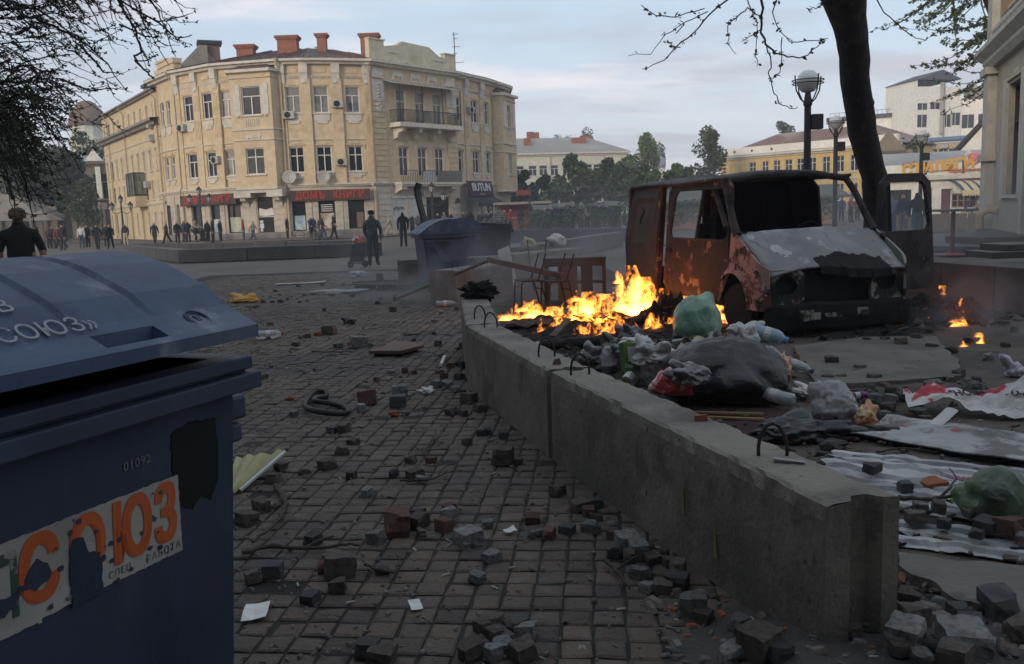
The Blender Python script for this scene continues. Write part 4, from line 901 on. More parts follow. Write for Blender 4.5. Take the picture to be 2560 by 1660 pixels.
def parasol(px, Y, r, z0, z1, label):
 p = plan(px, Y, 560); t = thing('parasol', label, 'parasol', (p.x, p.y, 0))
 n = 8; MB().add([(0, 0, z1)] + [(r * math.cos(2 * PI * k / n), r * math.sin(2 * PI * k / n), z0) for k in range(n)], [(0, 1 + k, 1 + (k + 1) % n) for k in range(n)]).build('canopy', M_canvas, t, solid=.02)
 MB().tube([(0, 0, 0), (0, 0, z1)], .05, 6).build('pole', M_iron, t)
parasol(107, 85, 2.0, 2.25, 3.3, 'cream cafe parasol right of the man in the cap'); parasol(10, 80, 2.3, 2.3, 3.1, 'cream cafe parasol left of the man in the cap')
# --- round tower with brown cupola
p = plan(222, 150, 330); TW = thing('round_tower', 'pale round tower with a brown cupola behind the side wing', 'tower', (p.x, p.y, 0))
MB().lathe([(3.0, 0), (3.0, 15), (3.3, 15.2), (3.3, 15.8), (2.7, 15.9), (2.7, 18)], 14).build('shaft', M_cream, TW); MB().lathe([(3.0, 18), (2.9, 19), (2.4, 20.5), (1.4, 21.7), (.9, 22), (.7, 22.1)], 14).build('cupola', mat('brown_cupola', (.17, .11, .09), .8), TW, smooth=True)
# ================================================================ fountain basin, planter walls
M_gran = mat('grey_granite', (.075, .07, .068), .55, layers=[((.05, .046, .045), 1.2, .45, .65, .7), ((.12, .11, .105), 9, .6, .75, .5)], bump=.15, bscale=20)
BSN = thing('fountain_basin', 'dry square fountain basin of dark granite in front of the rounded building', 'fountain', (-15, 42, 0))
q0, q1, q2, q3 = P(446, 625, .52), P(954, 606, .52), P(930, 599, .52), P(308, 612, .52)
cs = [Vector((q.x + 15, q.y - 42)) for q in (q0, q1, q2, q3)]
cc = sum(cs, Vector((0, 0))) / 4
for i in range(4):
 a_, b_ = cs[i], cs[(i + 1) % 4]; L = (b_ - a_).length; k_ = max(3, int(L / 2.2))
 for k in range(k_):
  s0, s1 = a_.lerp(b_, k / k_ + .002), a_.lerp(b_, (k + 1) / k_ - .002)
  i0_, i1_ = s0 + (cc - s0).normalized() * .55, s1 + (cc - s1).normalized() * .55
  MB().prism([tuple(s0), tuple(s1), tuple(i1_), tuple(i0_)], 0, .52).build('wall_stone', M_gran, BSN, bevel=.012)
MB().add([(*v, .06) for v in cs], [(0, 1, 2, 3)]).build('basin_floor', M_gran, BSN)
def planter(A, B, h, th, label, name='planter_wall', n=8, m=None):
 c = (A + B) / 2; t = wthing(name, label, 'wall', (c.x, c.y, 0)); M, L = seg_M(A, B)
 for k in range(n): MB().box(L * k / n + .01, L * (k + 1) / n - .01, 0, th, 0, h, M).build('wall_stone', m or M_gran, t, bevel=.012)
 return t
q = P(1270, 606); r_ = P(1600, 603); planter(Vector((q.x, q.y)), Vector((r_.x, r_.y)), .62, .5, 'long low granite planter wall before the hedge')
q = P(1235, 640); r_ = P(1560, 600); M_cb = mat('block_concrete', (.165, .15, .13), .9, layers=[((.105, .095, .085), 1.3, .45, .65, .8), ((.23, .21, .185), 6, .56, .75, .6), ((.06, .05, .045), 40, .68, .72, .8)], bump=.5, bscale=45)
planter(Vector((.2, 24.6)), Vector((4.8, 37.0)), .58, .4, 'row of grey concrete blocks running off behind the table', 'concrete_block_row', 6, M_cb)
q, r_ = P(2235, 745), P(2640, 800)
W2 = planter(Vector((q.x, q.y)), Vector((r_.x, r_.y)), .62, .45, 'dark reddish low wall with white scrapes right of the van', 'scraped_low_wall', 3, mat('reddish_wall', (.078, .062, .057), .8, layers=[((.055, .045, .042), 1.2, .45, .65, .7), ((.2, .18, .17), 2.6, .66, .72, .8)], bump=.4, bscale=14, stretch=(1, 1, 3)))
sl = thing('granite_slab', 'grey granite slabs stacked on the low reddish wall', 'slab', (8.2, 13.6, .62))
MB().box(-.9, 1.2, -.3, .5, 0, .1).build('slab', M_gran, sl, bevel=.01); MB().box(-.6, 1.2, -.1, .6, .1, .2, Matrix.Rotation(.1, 4, 'Z')).build('slab', M_gran, sl, bevel=.01)
# ================================================================ lamps
M_globe = mat('frosted_globe', (.62, .62, .60), .25, spec=.5, layers=[((.5, .5, .48), 3, .5, .7, .6)])
def globe_lamp(px, py, Y, label, box=True):
 v = D(px, py, Y); z = v.z; b = D(px - 8, 560, Y); t = thing('street_lamp', label, 'street lamp', (v.x, Y, 0), 0, 'globe lamps beside the square')
 MB().lathe([(.16, 0), (.16, .5), (.09, .6), (.075, z - .55), (.1, z - .5), (.06, z - .25)], 12).build('post', M_iron, t)
 MB().lathe([(.02, z - .26), (.14, z - .22), (.215, z - .12), (.25, z), (.215, z + .13), (.13, z + .215), (.01, z + .25)], 18).build('globe', M_globe, t, smooth=True)
 cg = MB()
 for zz, r in ((z + .02, .34), (z - .05, .33)): cg.tube([(r * math.cos(k * PI / 9), r * math.sin(k * PI / 9), zz) for k in range(18)], .013, 5, closed=True)
 for k in range(4):
  a_ = k * PI / 2 + .35; cg.tube([(r * math.cos(a_), r * math.sin(a_), zz) for r, zz in ((.05, z - .5), (.2, z - .38), (.31, z - .2), (.34, z + .02), (.35, z + .12))], .016, 5)
 cg.build('cage', M_iron, t)
 if box:
  f = MB().box(.06, .32, -.12, .12, z - 1.05, z - .72).build('floodlight', M_iron, t, bevel=.02); MB().bar((0, 0, z - .8), (.12, 0, z - .85), .05, .05).build('bracket', M_iron, f)
globe_lamp(2020, 203, 20, 'tallest black globe lamp rising behind the middle of the van'); globe_lamp(2090, 305, 33, 'shorter black globe lamp just left of the tree trunk'); globe_lamp(2305, 340, 39, 'small black globe lamp in front of the cafe sign')
def lantern(px, py, base_y, label, single=False):
 b = P(px, base_y); z = D(px, py, b.y).z; t = thing('lantern_post', label, 'street lamp', (b.x, b.y, 0), 0, 'old fashioned lantern posts')
 MB().lathe([(.3, 0), (.3, .3), (.2, .4), (.22, .9), (.1, 1.1), (.07, z - 1.2), (.09, z - 1.1), (.05, z - .6)], 10).build('post', M_iron, t)
 for dx, zz in (((0, z - .6),) if single else ((0, z - .6), (-.75, z - 1.15), (.75, z - 1.15))):
  ln = MB().lathe([(.05, 0), (.12, .05), (.2, .4), (.24, .42), (.12, .55), (.03, .68)], 6, Matrix.Translation((dx, 0, zz))).build('lantern', M_iron, t)
  MB().lathe([(.125, .07), (.205, .38)], 6, Matrix.Translation((dx, 0, zz)) @ Matrix.Rotation(.5, 4, 'Z')).build('glass', mat('lantern_glass', (.42, .42, .42), .2), ln)
  if dx: MB().tube([(0, 0, zz - .1), (dx * .5, 0, zz - .3), (dx * .9, 0, zz - .2), (dx, 0, zz)], .03, 5).build('arm', M_iron, t)
lantern(508, 468, 607, 'black triple lantern post before the left bookshop sign'); lantern(312, 489, 611, 'black triple lantern post in front of the side wing'); lantern(1085, 458, 596, 'black triple lantern post before the dark gateway'); lantern(260, 500, 604, 'black single lantern at the far corner of the side wing', True); lantern(202, 531, 598, 'thin black lantern near the brown house doorway', True)
# ================================================================ market stalls and hedge
STL = thing('market_stall', 'low market stall with a sagging grey sheet roof behind the hedge', 'stall', (3.2, 62, -.45))
rf = [[(x, y, 2.1 + (.3 if j == 1 else 0) - .07 * math.sin((x + 6) * 1.1)) for x in [i * 1.1 - 6.2 for i in range(13)]] for j, y in enumerate((-1.8, 0, 1.8))]
MB().grid(rf).build('roof', mat('grey_tarp', (.11, .105, .10), .8), STL, solid=.05)
MB().box(-6, 6, .9, 1.1, 0, 2.1).build('back_wall', mat('stall_board', (.12, .09, .07), .9, layers=[((.3, .25, .18), .35, .52, .58, .9)]), STL)
for k in range(7): MB().box(-6 + k * 2 - .05, -6 + k * 2 + .05, -1.6, -1.5, 0, 2.1).build('post', M_iron, STL)
STL.scale.x = .52; STL.location.x = 4.9
gd = mat('mixed_goods', (.2, .08, .06), .8, island=.6, layers=[((.3, .26, .2), 1.1, .5, .55, .9)])
for k in range(5): MB().box(-5.8 + k * 2.2, -4.2 + k * 2.2, -.2, .6, .0, .9 + .2 * (k % 2)).build('counter', gd, STL)
ST2 = thing('market_stall', 'small red fronted stall beside the rounded building', 'stall', (D(1306, 540, 74).x, 74, 0))
MB().box(-2.4, 2.4, -1.4, 1.4, 2.1, 2.3).build('roof', M_canvas, ST2); MB().box(-2.2, 2.2, .8, 1, 0, 2.1).build('back_wall', mat('red_board', (.2, .04, .035), .8), ST2)
for k in (-1, 1): MB().box(k * 2.2 - .05, k * 2.2 + .05, -1.3, -1.2, 0, 2.1).build('post', M_iron, ST2)
p = plan(1325, 60, 520); RS = thing('round_sign_post', 'slim post with a small red sign before the market stall', 'sign', (p.x, p.y, 0)); MB().tube([(0, 0, 0), (0, 0, 3.2)], .06, 6).build('post', M_iron, RS); MB().box(-.9, .1, -.05, .05, 2.6, 2.95).build('sign_board', mat('red_board', (.2, .04, .035), .8), RS)
ST3 = thing('market_stall', 'orange walled kiosk seen through the side windows of the van', 'stall', (15.5, 58, 0))
MB().box(-6, 6, 0, 2, 0, 1.75).build('wall', mat('orange_board', (.30, .17, .09), .9, layers=[((.2, .12, .07), .5, .5, .7, .7)]), ST3); MB().hexa([(-6.5, -1, 1.7), (6.5, -1, 1.7), (6.5, 3, 2.0), (-6.5, 3, 2.0), (-6.5, -1, 1.85), (6.5, -1, 1.85), (6.2, 1, 2.6), (-6.2, 1, 2.6)]).build('roof', mat('grey_tarp', (.11, .105, .10), .8), ST3)
# ================================================================ trees
M_bark = mat('bark', (.032, .027, .024), .95, layers=[((.075, .064, .054), 5, .5, .66, .85), ((.014, .012, .011), 11, .55, .7, .8)], bump=1.6, bscale=22, stretch=(1, 1, .22))
def leafmat(name, c): return mat(name, c, .6, spec=.25, island=.45, var=0, layers=[(tuple(q * .62 for q in c), .25, .45, .6, .8)])
M_lf = [leafmat('leaf_green', (.062, .10, .028)), leafmat('leaf_fresh', (.10, .15, .035)), leafmat('leaf_dark', (.056, .086, .040)), leafmat('leaf_olive', (.062, .078, .034))]
def leafball(mb, c, r, n, size, rnd, flat=1.0, hollow=.45):
 if n > 40: n, size = int(n * 1.7), size * .74
 for _ in range(n):
  v = Vector((rnd.gauss(0, 1), rnd.gauss(0, 1), rnd.gauss(0, 1)))
  v = v.normalized() * (hollow + (1 - hollow) * rnd.random() ** .6)
  p = Vector((c[0] + v.x * r, c[1] + v.y * r, c[2] + v.z * r * flat)); s_ = size * rnd.uniform(.6, 1.4)
  a_ = Vector((rnd.uniform(-1, 1), rnd.uniform(-1, 1), rnd.uniform(-.7, .7))).normalized() * s_; b_ = a_.cross(Vector((rnd.uniform(-1, 1), rnd.uniform(-1, 1), rnd.uniform(-1, 1)))).normalized() * s_ * .6
  mb.add([p - a_, p + b_ * .9 - a_ * .1, p + a_, p - b_ - a_ * .1], [(0, 1, 2, 3)])
def tree(px, Y, ztop, w, zbot, label, kind=0, seed=1, n=1700, leaf=.3, trunk=.22, lobes=11, name='tree', zpx=420, pointed=False):
 rnd = random.Random(seed); p = plan(px, Y, zpx); t = thing(name, label, 'tree', (p.x, p.y, 0)); h = ztop - zbot
 tr = MB(); tr.tube([(0, 0, 0), (rnd.uniform(-.2, .2), 0, zbot * .6), (rnd.uniform(-.3, .3), 0, zbot + h * .4), (0, 0, ztop - h * .2)], [trunk, trunk * .8, trunk * .5, trunk * .15], 7)
 cr = MB()
 for k in range(lobes):
  f_ = (k + .5) / lobes; z = zbot + h * (.12 + .8 * f_); rr = w * .5 * (1 - abs(f_ - .4) ** 1.5 * (1.1 if not pointed else 1.3)) * rnd.uniform(.6, 1.0)
  a_ = rnd.uniform(0, 2 * PI); q = Vector((math.cos(a_) * rr * .62, math.sin(a_) * rr * .62, z)); r = max(.4, min(w * .3, h * .22) * rnd.uniform(.75, 1.2) * (1 - .4 * f_))
  tr.tube([(0, 0, zbot + h * .2 * f_), (q.x * .5, q.y * .5, (zbot + z) / 2), q], [trunk * .4, trunk * .2, .03], 5)
  leafball(cr, q, r, n // lobes, leaf, rnd)
 tr.build('trunk', M_bark, t); cr.build('crown', M_lf[kind], t)
 return t
tree(1605, 135, 12.4, 8.5, 2.5, 'broad fresh green tree left of the church dome', 1, 11, 2400, .32, lobes=14)
tree(1560, 138, 9.5, 6, 2.5, 'green tree at the end of the cream house', 0, 12, 1500, .32)
tree(1770, 118, 11.8, 5.6, 3, 'tall olive green tree left of the ochre house', 3, 13, 1900, .3, pointed=True, lobes=14)
tree(1700, 112, 6.6, 7, 1.6, 'low yellow green tree under the church dome', 1, 14, 1500, .3); tree(1640, 108, 5.8, 7, 1.5, 'low green bushy tree behind the van roof', 0, 15, 1500, .3)
tree(1590, 100, 6.2, 6, 1.6, 'low mid green tree left of the van roof', 3, 16, 1400, .28)
tree(1960, 165, 16.4, 5.5, 8, 'dark pointed tree behind the ochre house roof', 3, 17, 1000, .35, pointed=True)
tree(1460, 160, 15.6, 9, 9, 'thin leaved tree top behind the cream roof', 3, 18, 700, .25); tree(1410, 162, 15, 8, 9, 'sparse tree top behind the cream house chimney', 3, 19, 450, .25)
tree(1300, 92, 5.6, 5.5, 1.8, 'dark tree touching the rounded building', 2, 21, 1500, .26); tree(1355, 94, 5.2, 5, 1.5, 'dark round tree in front of the cream house, second from the left', 2, 22, 1400, .26)
tree(1440, 90, 7.0, 6.6, 2, 'dark broad tree before the middle of the cream house', 2, 23, 2000, .27, lobes=13); tree(1395, 86, 4.2, 5, 1.3, 'low dark tree between two taller ones', 2, 24, 1200, .25)
tree(1530, 88, 6.4, 5, 2, 'dark tree left of the burnt van', 2, 25, 1700, .27); tree(1590, 84, 5, 5, 1.5, 'dark tree behind the rear of the van', 2, 26, 1400, .26)
tree(1660, 80, 4.6, 6, 1.2, 'dark shrubby tree seen through the van windows', 2, 27, 1300, .26); tree(2270, 112, 8.9, 6, 5, 'reddish bare shrub behind the brown gable', 3, 28, 700, .22)
tree(60, 100, 13.6, 13, 4, 'dark wide tree over the tents at the far left', 2, 31, 2600, .33, .5, 16, zpx=500); tree(150, 102, 10.6, 10, 3.5, 'dark leaning tree before the brown house', 2, 32, 2000, .32, .45, 13, zpx=500)
tree(228, 118, 14.2, 6.5, 3.2, 'light olive tree beside the end of the side wing', 3, 33, 1700, .26, .25, 13, zpx=460); tree(215, 96, 6.5, 3.6, 1.2, 'slim dark tree by the corner of the side wing', 2, 34, 1100, .22, .15, zpx=540)
tree(0, 128, 12.5, 12, 5, 'dark tree behind the brown house roof', 2, 35, 1500, .35, .4, 12, zpx=500)
# hedge behind the planter wall
hd = MB(); rh = random.Random(8)
for k in range(34): leafball(hd, (1.2 + k * .52, 52.5 - .25 * k * .2, .95 + rh.uniform(-.2, .35)), .72, 90, .13, rh)
tag(hd.build('hedge', M_lf[2]), 'dark unclipped hedge behind the granite planter wall', 'hedge')
# --- big dark trunk behind the van, with hanging twigs
b = D(2190, 640, 16.8); BT2 = thing('big_tree', 'thick dark tree trunk rising behind the burnt van', 'tree', (b.x, 16.8, 0))
tp = [(D(2200, 700, 16.8), .42), (D(2192, 520, 16.5), .29), (D(2186, 440, 16.0), .285), (D(2155, 330, 15.2), .30), (D(2137, 200, 14.3), .29), (D(2130, 90, 13.5), .30), (D(2118, -20, 12.8), .34), (D(2105, -120, 12.2), .38)]
tk = MB(); pts, rr = [Vector((b.x + .02, 16.8, -.05))], [.46]
for v, r in tp[1:]: pts.append(v); rr.append(r)
fine, fr_ = [], []
for i in range(len(pts) - 1):
 for k in range(5): t = k / 5; fine.append(pts[i].lerp(pts[i + 1], t) + Vector((fbm(i + t, 3) * .03, fbm(i + t, 9) * .03, 0))); fr_.append(.76 * (rr[i] * (1 - t) + rr[i + 1] * t) * (1 + .05 * fbm((i + t) * 2, 1)))
tk.tube([q - Vector((b.x, 16.8, 0)) for q in fine], fr_, 18); tk.tube([tp[5][0] - Vector((b.x, 16.8, 0)), D(2060, -60, 12.6) - Vector((b.x, 16.8, 0))], [.2, .16], 8)
tk.lathe([(.12, -.04), (.13, .03), (.06, .05)], 8, Matrix.Translation(D(2165, 258, 14.55) - Vector((b.x, 16.8, 0))) @ Matrix.Rotation(PI / 2, 4, 'X'))
tk.build('trunk', M_bark, BT2, smooth=True)
M_twig = mat('twig_bark', (.03, .024, .022), .9)
M_bud = leafmat('young_leaf', (.06, .075, .03))
def twig_px(mb, lf, pts, Y0, Y1, r0, r1, rnd, leaf=.05, every=26, org=Vector((0, 0, 0)), lp=.8):
 P3 = []
 for i, (x, y) in enumerate(pts): P3.append(D(x, y, Y0 + (Y1 - Y0) * i / max(1, len(pts) - 1)) - org)
 # smooth + jitter
 out = []
 for i in range(len(P3) - 1):
  for k in range(3):
   t = k / 3; out.append(P3[i].lerp(P3[i + 1], t) + Vector((rnd.gauss(0, .006), rnd.gauss(0, .01), rnd.gauss(0, .006))))
 out.append(P3[-1]); n = len(out)
 mb.tube(out, [r0 + (r1 - r0) * i / (n - 1) for i in range(n)], 4)
 acc = 0
 for i in range(1, n):
  d = (out[i] - out[i - 1]).length; acc += d
  while acc > every:
   acc -= every
   if rnd.random() < lp: leafball(lf, out[i].lerp(out[i - 1], rnd.random()), leaf * .9, rnd.randint(2, 6), leaf * .55, rnd, hollow=.1)
 return out
rt = random.Random(5); O2 = Vector((b.x, 16.8, 0)); tb, lf = MB(), MB()
hang = [[(1935, -60), (1830, -8), (1770, 40), (1735, 80), (1690, 120), (1660, 150), (1620, 170), (1605, 172)], [(1770, 30), (1715, 55), (1660, 90), (1625, 135), (1570, 140)], [(1760, 20), (1690, 42), (1640, 38), (1603, 12)],
  [(1900, -50), (1905, 20), (1903, 80), (1915, 110), (1940, 130), (1968, 142), (2010, 145), (2040, 120), (2065, 100)], [(1904, 40), (1870, 20), (1845, 40), (1820, 65), (1820, 110), (1840, 135)], [(1915, 110), (1930, 160), (1922, 185), (1935, 230), (1950, 260), (1975, 272), (1995, 268)],
  [(1960, -40), (1930, 30), (1950, 80), (1975, 105), (2030, 105), (2070, 95)], [(1860, -20), (1880, 30), (1895, 60), (1890, 140), (1893, 165)], [(1955, 95), (1955, 145), (1950, 180), (1925, 200)], [(1903, 75), (1880, 90), (1854, 104)], [(2180, -20), (2210, 30), (2250, 65), (2290, 95), (2312, 100)], [(1700, 118), (1680, 115), (1668, 100)], [(1690, 85), (1710, 60), (1700, 50)], [(2020, -30), (2060, 10), (2040, 20), (2015, 20)]]
for h_ in hang: twig_px(tb, lf, h_, 10.5 + rt.uniform(-.8, .8), 10.0 + rt.uniform(-.8, .8), (.015 if len(h_) > 7 else .008), .004, rt, .042, .15, O2, .75)
tag(tb.build('hanging_twigs', M_twig, BT2), kind='stuff'); tag(lf.build('young_leaves', M_bud, BT2), kind='stuff')
# --- spring green branches in front of the right hand house
v0 = D(2470, 150, 36); TR = thing('leafy_tree', 'spring green tree with thin drooping branches at the upper right', 'tree', (v0.x + 5, 38, 0)); OR = Vector((v0.x + 5, 38, 0))
rt = random.Random(15); tb, lf = MB(), MB()
tb.tube([(0, 0, 0), D(2580, 330, 38) - OR, D(2535, 190, 37.5) - OR, D(2500, 100, 37) - OR, D(2475, 30, 36.5) - OR, D(2440, -60, 36) - OR], [.3, .2, .15, .12, .1, .08], 7)
for k in range(58):
 x0, y0 = rt.choice([(2500, 110), (2480, 50), (2450, -30), (2490, 170), (2430, -60), (2380, -60)]); ln = rt.uniform(.5, 1.0); yy = y0 + rt.uniform(-10, 40)
 dx, dy = -rt.uniform(60, 260) * ln, rt.uniform(-30, 150) * ln
 if k % 6 == 0: dx, dy = rt.uniform(10, 50), rt.uniform(30, 170)
 pts = [(x0 + dx * t, yy + dy * t + 26 * math.sin(t * 2.5) * ln + rt.uniform(-5, 5)) for t in (0, .25, .5, .75, 1)]
 twig_px(tb, lf, pts, 36 + rt.uniform(-2, 2), 35 + rt.uniform(-2, 2), .028, .008, rt, .13, .15, OR, .8)
tb.build('branches', M_twig, TR); tag(lf.build('young_leaves', leafmat('spring_leaf', (.10, .125, .045)), TR), kind='stuff')
# --- dense hanging branches at the upper left
TL = thing('overhanging_tree', 'dense budding branches hanging in from the upper left', 'tree', (-7.5, 7.0, 0)); OL = Vector((-7.5, 7, 0))
rt = random.Random(21); tb, lf = MB(), MB()
MB().tube([(0, 0, 0), (.1, .1, 2.5), (.3, .4, 4.5), (.8, .8, 6)], [.3, .24, .2, .15], 10).build('trunk', M_bark, TL)
for k in range(165):
 if k < 85: x0, y0 = rt.uniform(-160, 60), rt.uniform(-120, 330); dx, dy = rt.uniform(120, 330), rt.uniform(-10, 190)
 elif k < 115: x0, y0 = rt.uniform(-60, 330), rt.uniform(-140, -20); dx, dy = rt.uniform(60, 230), rt.uniform(60, 260)
 else: x0, y0 = rt.uniform(-80, 40), rt.uniform(200, 420); dx, dy = rt.uniform(60, 190), rt.uniform(60, 210)
 lim = 1 - max(0, (y0 - 60)) / 900; dx *= lim
 ph = rt.uniform(0, 6); pts = [(x0 + dx * t, y0 + dy * (t ** 1.3) - 34 * math.sin(t * PI) + 7 * math.sin(ph + t * 9)) for t in (0, .17, .33, .5, .67, .83, 1)]
 Y = rt.uniform(7.5, 11)
 twig_px(tb, lf, pts, Y, Y + rt.uniform(-.6, .6), .009 if k % 4 else .018, .003, rt, .025, .075, OL, .65)
 for s_ in range(5):
  i = rt.randint(1, 5); a_ = pts[i]; l2 = rt.uniform(30, 95); an_ = rt.uniform(-.7, 1.3)
  q = [a_, (a_[0] + l2 * .5 * math.cos(an_), a_[1] + l2 * .5 * math.sin(an_) + 4), (a_[0] + l2 * math.cos(an_ * .8), a_[1] + l2 * math.sin(an_ * .8))]
  twig_px(tb, lf, q, Y, Y + rt.uniform(-.3, .3), .0045, .0025, rt, .027, .06, OL, .65)
for pts in ([(280, -30), (330, 60), (352, 110), (368, 150), (375, 164), (430, 210), (495, 250)][:5], [(240, -40), (330, 20), (395, 52), (430, 50), (470, 36)], [(330, 20), (400, 60), (440, 94), (480, 88)], [(352, 130), (335, 140), (345, 152), (375, 148), (395, 135)], [(200, 110), (260, 180), (310, 186)], [(150, 200), (230, 225), (300, 222)], [(335, 150), (360, 175), (388, 198)], [(300, 60), (360, 90), (405, 92)]):
 twig_px(tb, lf, pts, 9, 8.8, .013, .004, rt, .03, .09, OL, .8)
tb.build('branches', M_twig, TL); tag(lf.build('young_leaves', M_bud, TL), kind='stuff')
# ================================================================ unseen houses and trees added behind and beside the camera to shade the foreground
BK = wthing('unseen_shade_house', 'unseen plain house row added behind the viewer to shade the foreground', 'building', (-8, -14, 0))
A, B = Vector((34, -12.5)), Vector((-52, -12.5)); ops = []
for k in range(20):
 for z in (2, 6, 10, 14): ops.append((2 + k * 4.2, 3.4 + k * 4.2, z, z + 2.2))
house(BK, A, B, 17.5, ops, M_grey, 9, M_roofg, ridge=2.5, hip=4)
BL = wthing('unseen_shade_house', 'unseen plain house added on the left, outside the view, for shade', 'building', (-18, 2, 0)); A, B = Vector((-14, -12)), Vector((-17, 17.5)); ops = []  # unseen house, added to cut the sky light from the left
for k in range(7):
 for z in (2, 6, 10): ops.append((2 + k * 4.0, 3.3 + k * 4.0, z, z + 2.2))
house(BL, B, A, 15.0, ops, M_grey, -8, None)
for px_, py_, zt_, w_, sd in ((-9.5, 1.0, 11, 7, 51), (-10.5, -6.5, 12, 8, 52), (-1, -8.5, 12, 8, 53), (8, -8, 12, 8, 54)):  # unseen trees, put in to dim the light on the foreground
 rnd = random.Random(sd); t = thing('unseen_shade_tree', {51: 'unseen budding tree added for shade, nearest the overhanging branches', 52: 'unseen budding tree added for shade, left end of the near row', 53: 'unseen budding tree added for shade, middle of the near row', 54: 'unseen budding tree added for shade, right end of the near row'}[sd], 'tree', (px_, py_, 0), 0, 'unseen trees added for shade')
 tr = MB(); tr.tube([(0, 0, 0), (.1, 0, 3), (0, .1, 6), (0, 0, zt_ - 1)], [.28, .24, .16, .04], 9); cr = MB()
 for k in range(14):
  f_ = (k + .5) / 14; a_ = rnd.uniform(0, 6.28); rr = w_ * .36 * rnd.uniform(.3, 1); q = (rr * math.cos(a_), rr * math.sin(a_), 4.8 + (zt_ - 5) * f_); tr.tube([(0, 0, 3.2 + 3 * f_), q], [.09, .02], 5); leafball(cr, q, 1.5, 120, .19, rnd)
 tr.build('trunk', M_bark, t); cr.build('crown', M_lf[3], t)
# ================================================================ the burnt out van
VA = R(12.4)
VAN = thing('burnt_van', 'burnt out grey and rust red delivery van without glass, its far front door open', 'van', (3.87, 10.31, 0), math.atan2(-math.cos(VA), math.sin(VA)))
VM_side = mat('burnt_rust', (.055, .023, .019), .85, layers=[((.020, .014, .013), 1.6, .40, .56, .95), ((.078, .023, .018), 2.6, .55, .69, .65), ((.27, .15, .125), 4.2, .57, .63, .75), ((.014, .011, .010), 7, .57, .63, .9)], bump=.5, bscale=18)
VM_rear = mat('burnt_brown', (.050, .034, .031), .8, layers=[((.028, .021, .020), 1.4, .45, .62, .8), ((.082, .05, .042), 3.2, .55, .7, .6), ((.012, .01, .01), 8, .63, .68, .8)], bump=.35, bscale=16)
VM_fend = mat('peeled_pink_paint', (.34, .20, .175), .85, layers=[((.10, .035, .027), 2.0, .50, .56, .95), ((.016, .012, .011), 5.5, .54, .585, .95), ((.46, .36, .33), 9, .62, .66, .7)], bump=.7, bscale=20)
VM_hood = mat('ashen_hood', (.25, .245, .235), .7, layers=[((.17, .166, .16), 1.3, .45, .6, .7), ((.38, .375, .36), 2.3, .55, .63, .8), ((.10, .10, .098), 5, .6, .66, .6), ((.38, .37, .36), 9, .66, .69, .8)], bump=.25, bscale=20)
VM_soot = mat('soot', (.0085, .008, .0078), .9, layers=[((.022, .018, .016), 5, .55, .7, .8)], bump=.8, bscale=28, var=.2)
VM_roof = mat('scorched_roof', (.06, .055, .052), .75, layers=[((.02, .018, .018), 1.7, .48, .6, .9), ((.20, .19, .18), 2.6, .60, .68, .7), ((.09, .05, .04), 4, .6, .7, .5)], bump=.5, bscale=18)
VM_front = mat('flaked_front', (.27, .25, .21), .85, layers=[((.012, .011, .010), 2.4, .50, .55, .97), ((.10, .055, .035), 4.1, .58, .66, .8), ((.30, .28, .25), 8, .64, .68, .6)], bump=.7, bscale=24)
VM_pil = mat('burnt_pillar', (.045, .036, .032), .8, layers=[((.014, .012, .011), 3, .48, .6, .9), ((.22, .17, .14), 6, .62, .67, .8)], bump=.5, bscale=30)
def hw(z):                                   # half width of the body at a height
 if z < 1.1: return .97 - .03 * max(0, .5 - z)
 return .97 - .15 * ((z - 1.1) / .85) ** 1.3
def V(t, z, s=-1, off=0.0): return (-t, s * (hw(z) + off), z)
def ring(mb, inner, outer, s):               # band between two outlines given in (t, z)
 n = len(inner); k = len(mb.v); rows = 3
 vs, fs = [], []
 for j in range(rows + 1):
  for a_, b_ in zip(inner, outer):
   t = a_[0] + (b_[0] - a_[0]) * j / rows; z = a_[1] + (b_[1] - a_[1]) * j / rows; vs.append(V(t, z, s))
 for j in range(rows):
  for i in range(n): a_ = j * n + i; b_ = j * n + (i + 1) % n; fs.append((a_, b_, b_ + n, a_ + n))
 mb.add(vs, fs)
def rrect(t0, t1, z0, z1, r, n=8, slant=0.0):
 out = []
 for cx_, cz_, a0_ in ((t1 - r, z1 - r, 0), (t0 + r, z1 - r, 90), (t0 + r, z0 + r, 180), (t1 - r, z0 + r, 270)):
  for k in range(n):
   a_ = R(a0_ + 90 * k / (n - 1)); z = cz_ + r * math.sin(a_); t = cx_ + r * math.cos(a_)
   out.append((t + slant * max(0, z - z0) * (1 if t < (t0 + t1) / 2 else 0), z))
 return out
def rect_like(inner, t0, t1, z0, z1, slant=0.0, arch=False):
 out = []; n = len(inner) // 4
 def q(t, z): return (t + (slant * max(0, z - 1.15) if t < (t0 + t1) / 2 else 0), z)
 cs = [((t1, z1 - .12), (t1 - .12, z1)), ((t0 + .12, z1), (t0, z1 - .12)), ((t0, z0 + .12), (t0 + .12, z0)), ((t1 - .12, z0), (t1, z0 + .12))]
 if arch: cs[2] = ((t0, .78), (t0 + .34, z0))
 for a_, b_ in cs:
  for k in range(n): f_ = k / (n - 1); out.append(q(a_[0] + (b_[0] - a_[0]) * f_, a_[1] + (b_[1] - a_[1]) * f_))
 return out
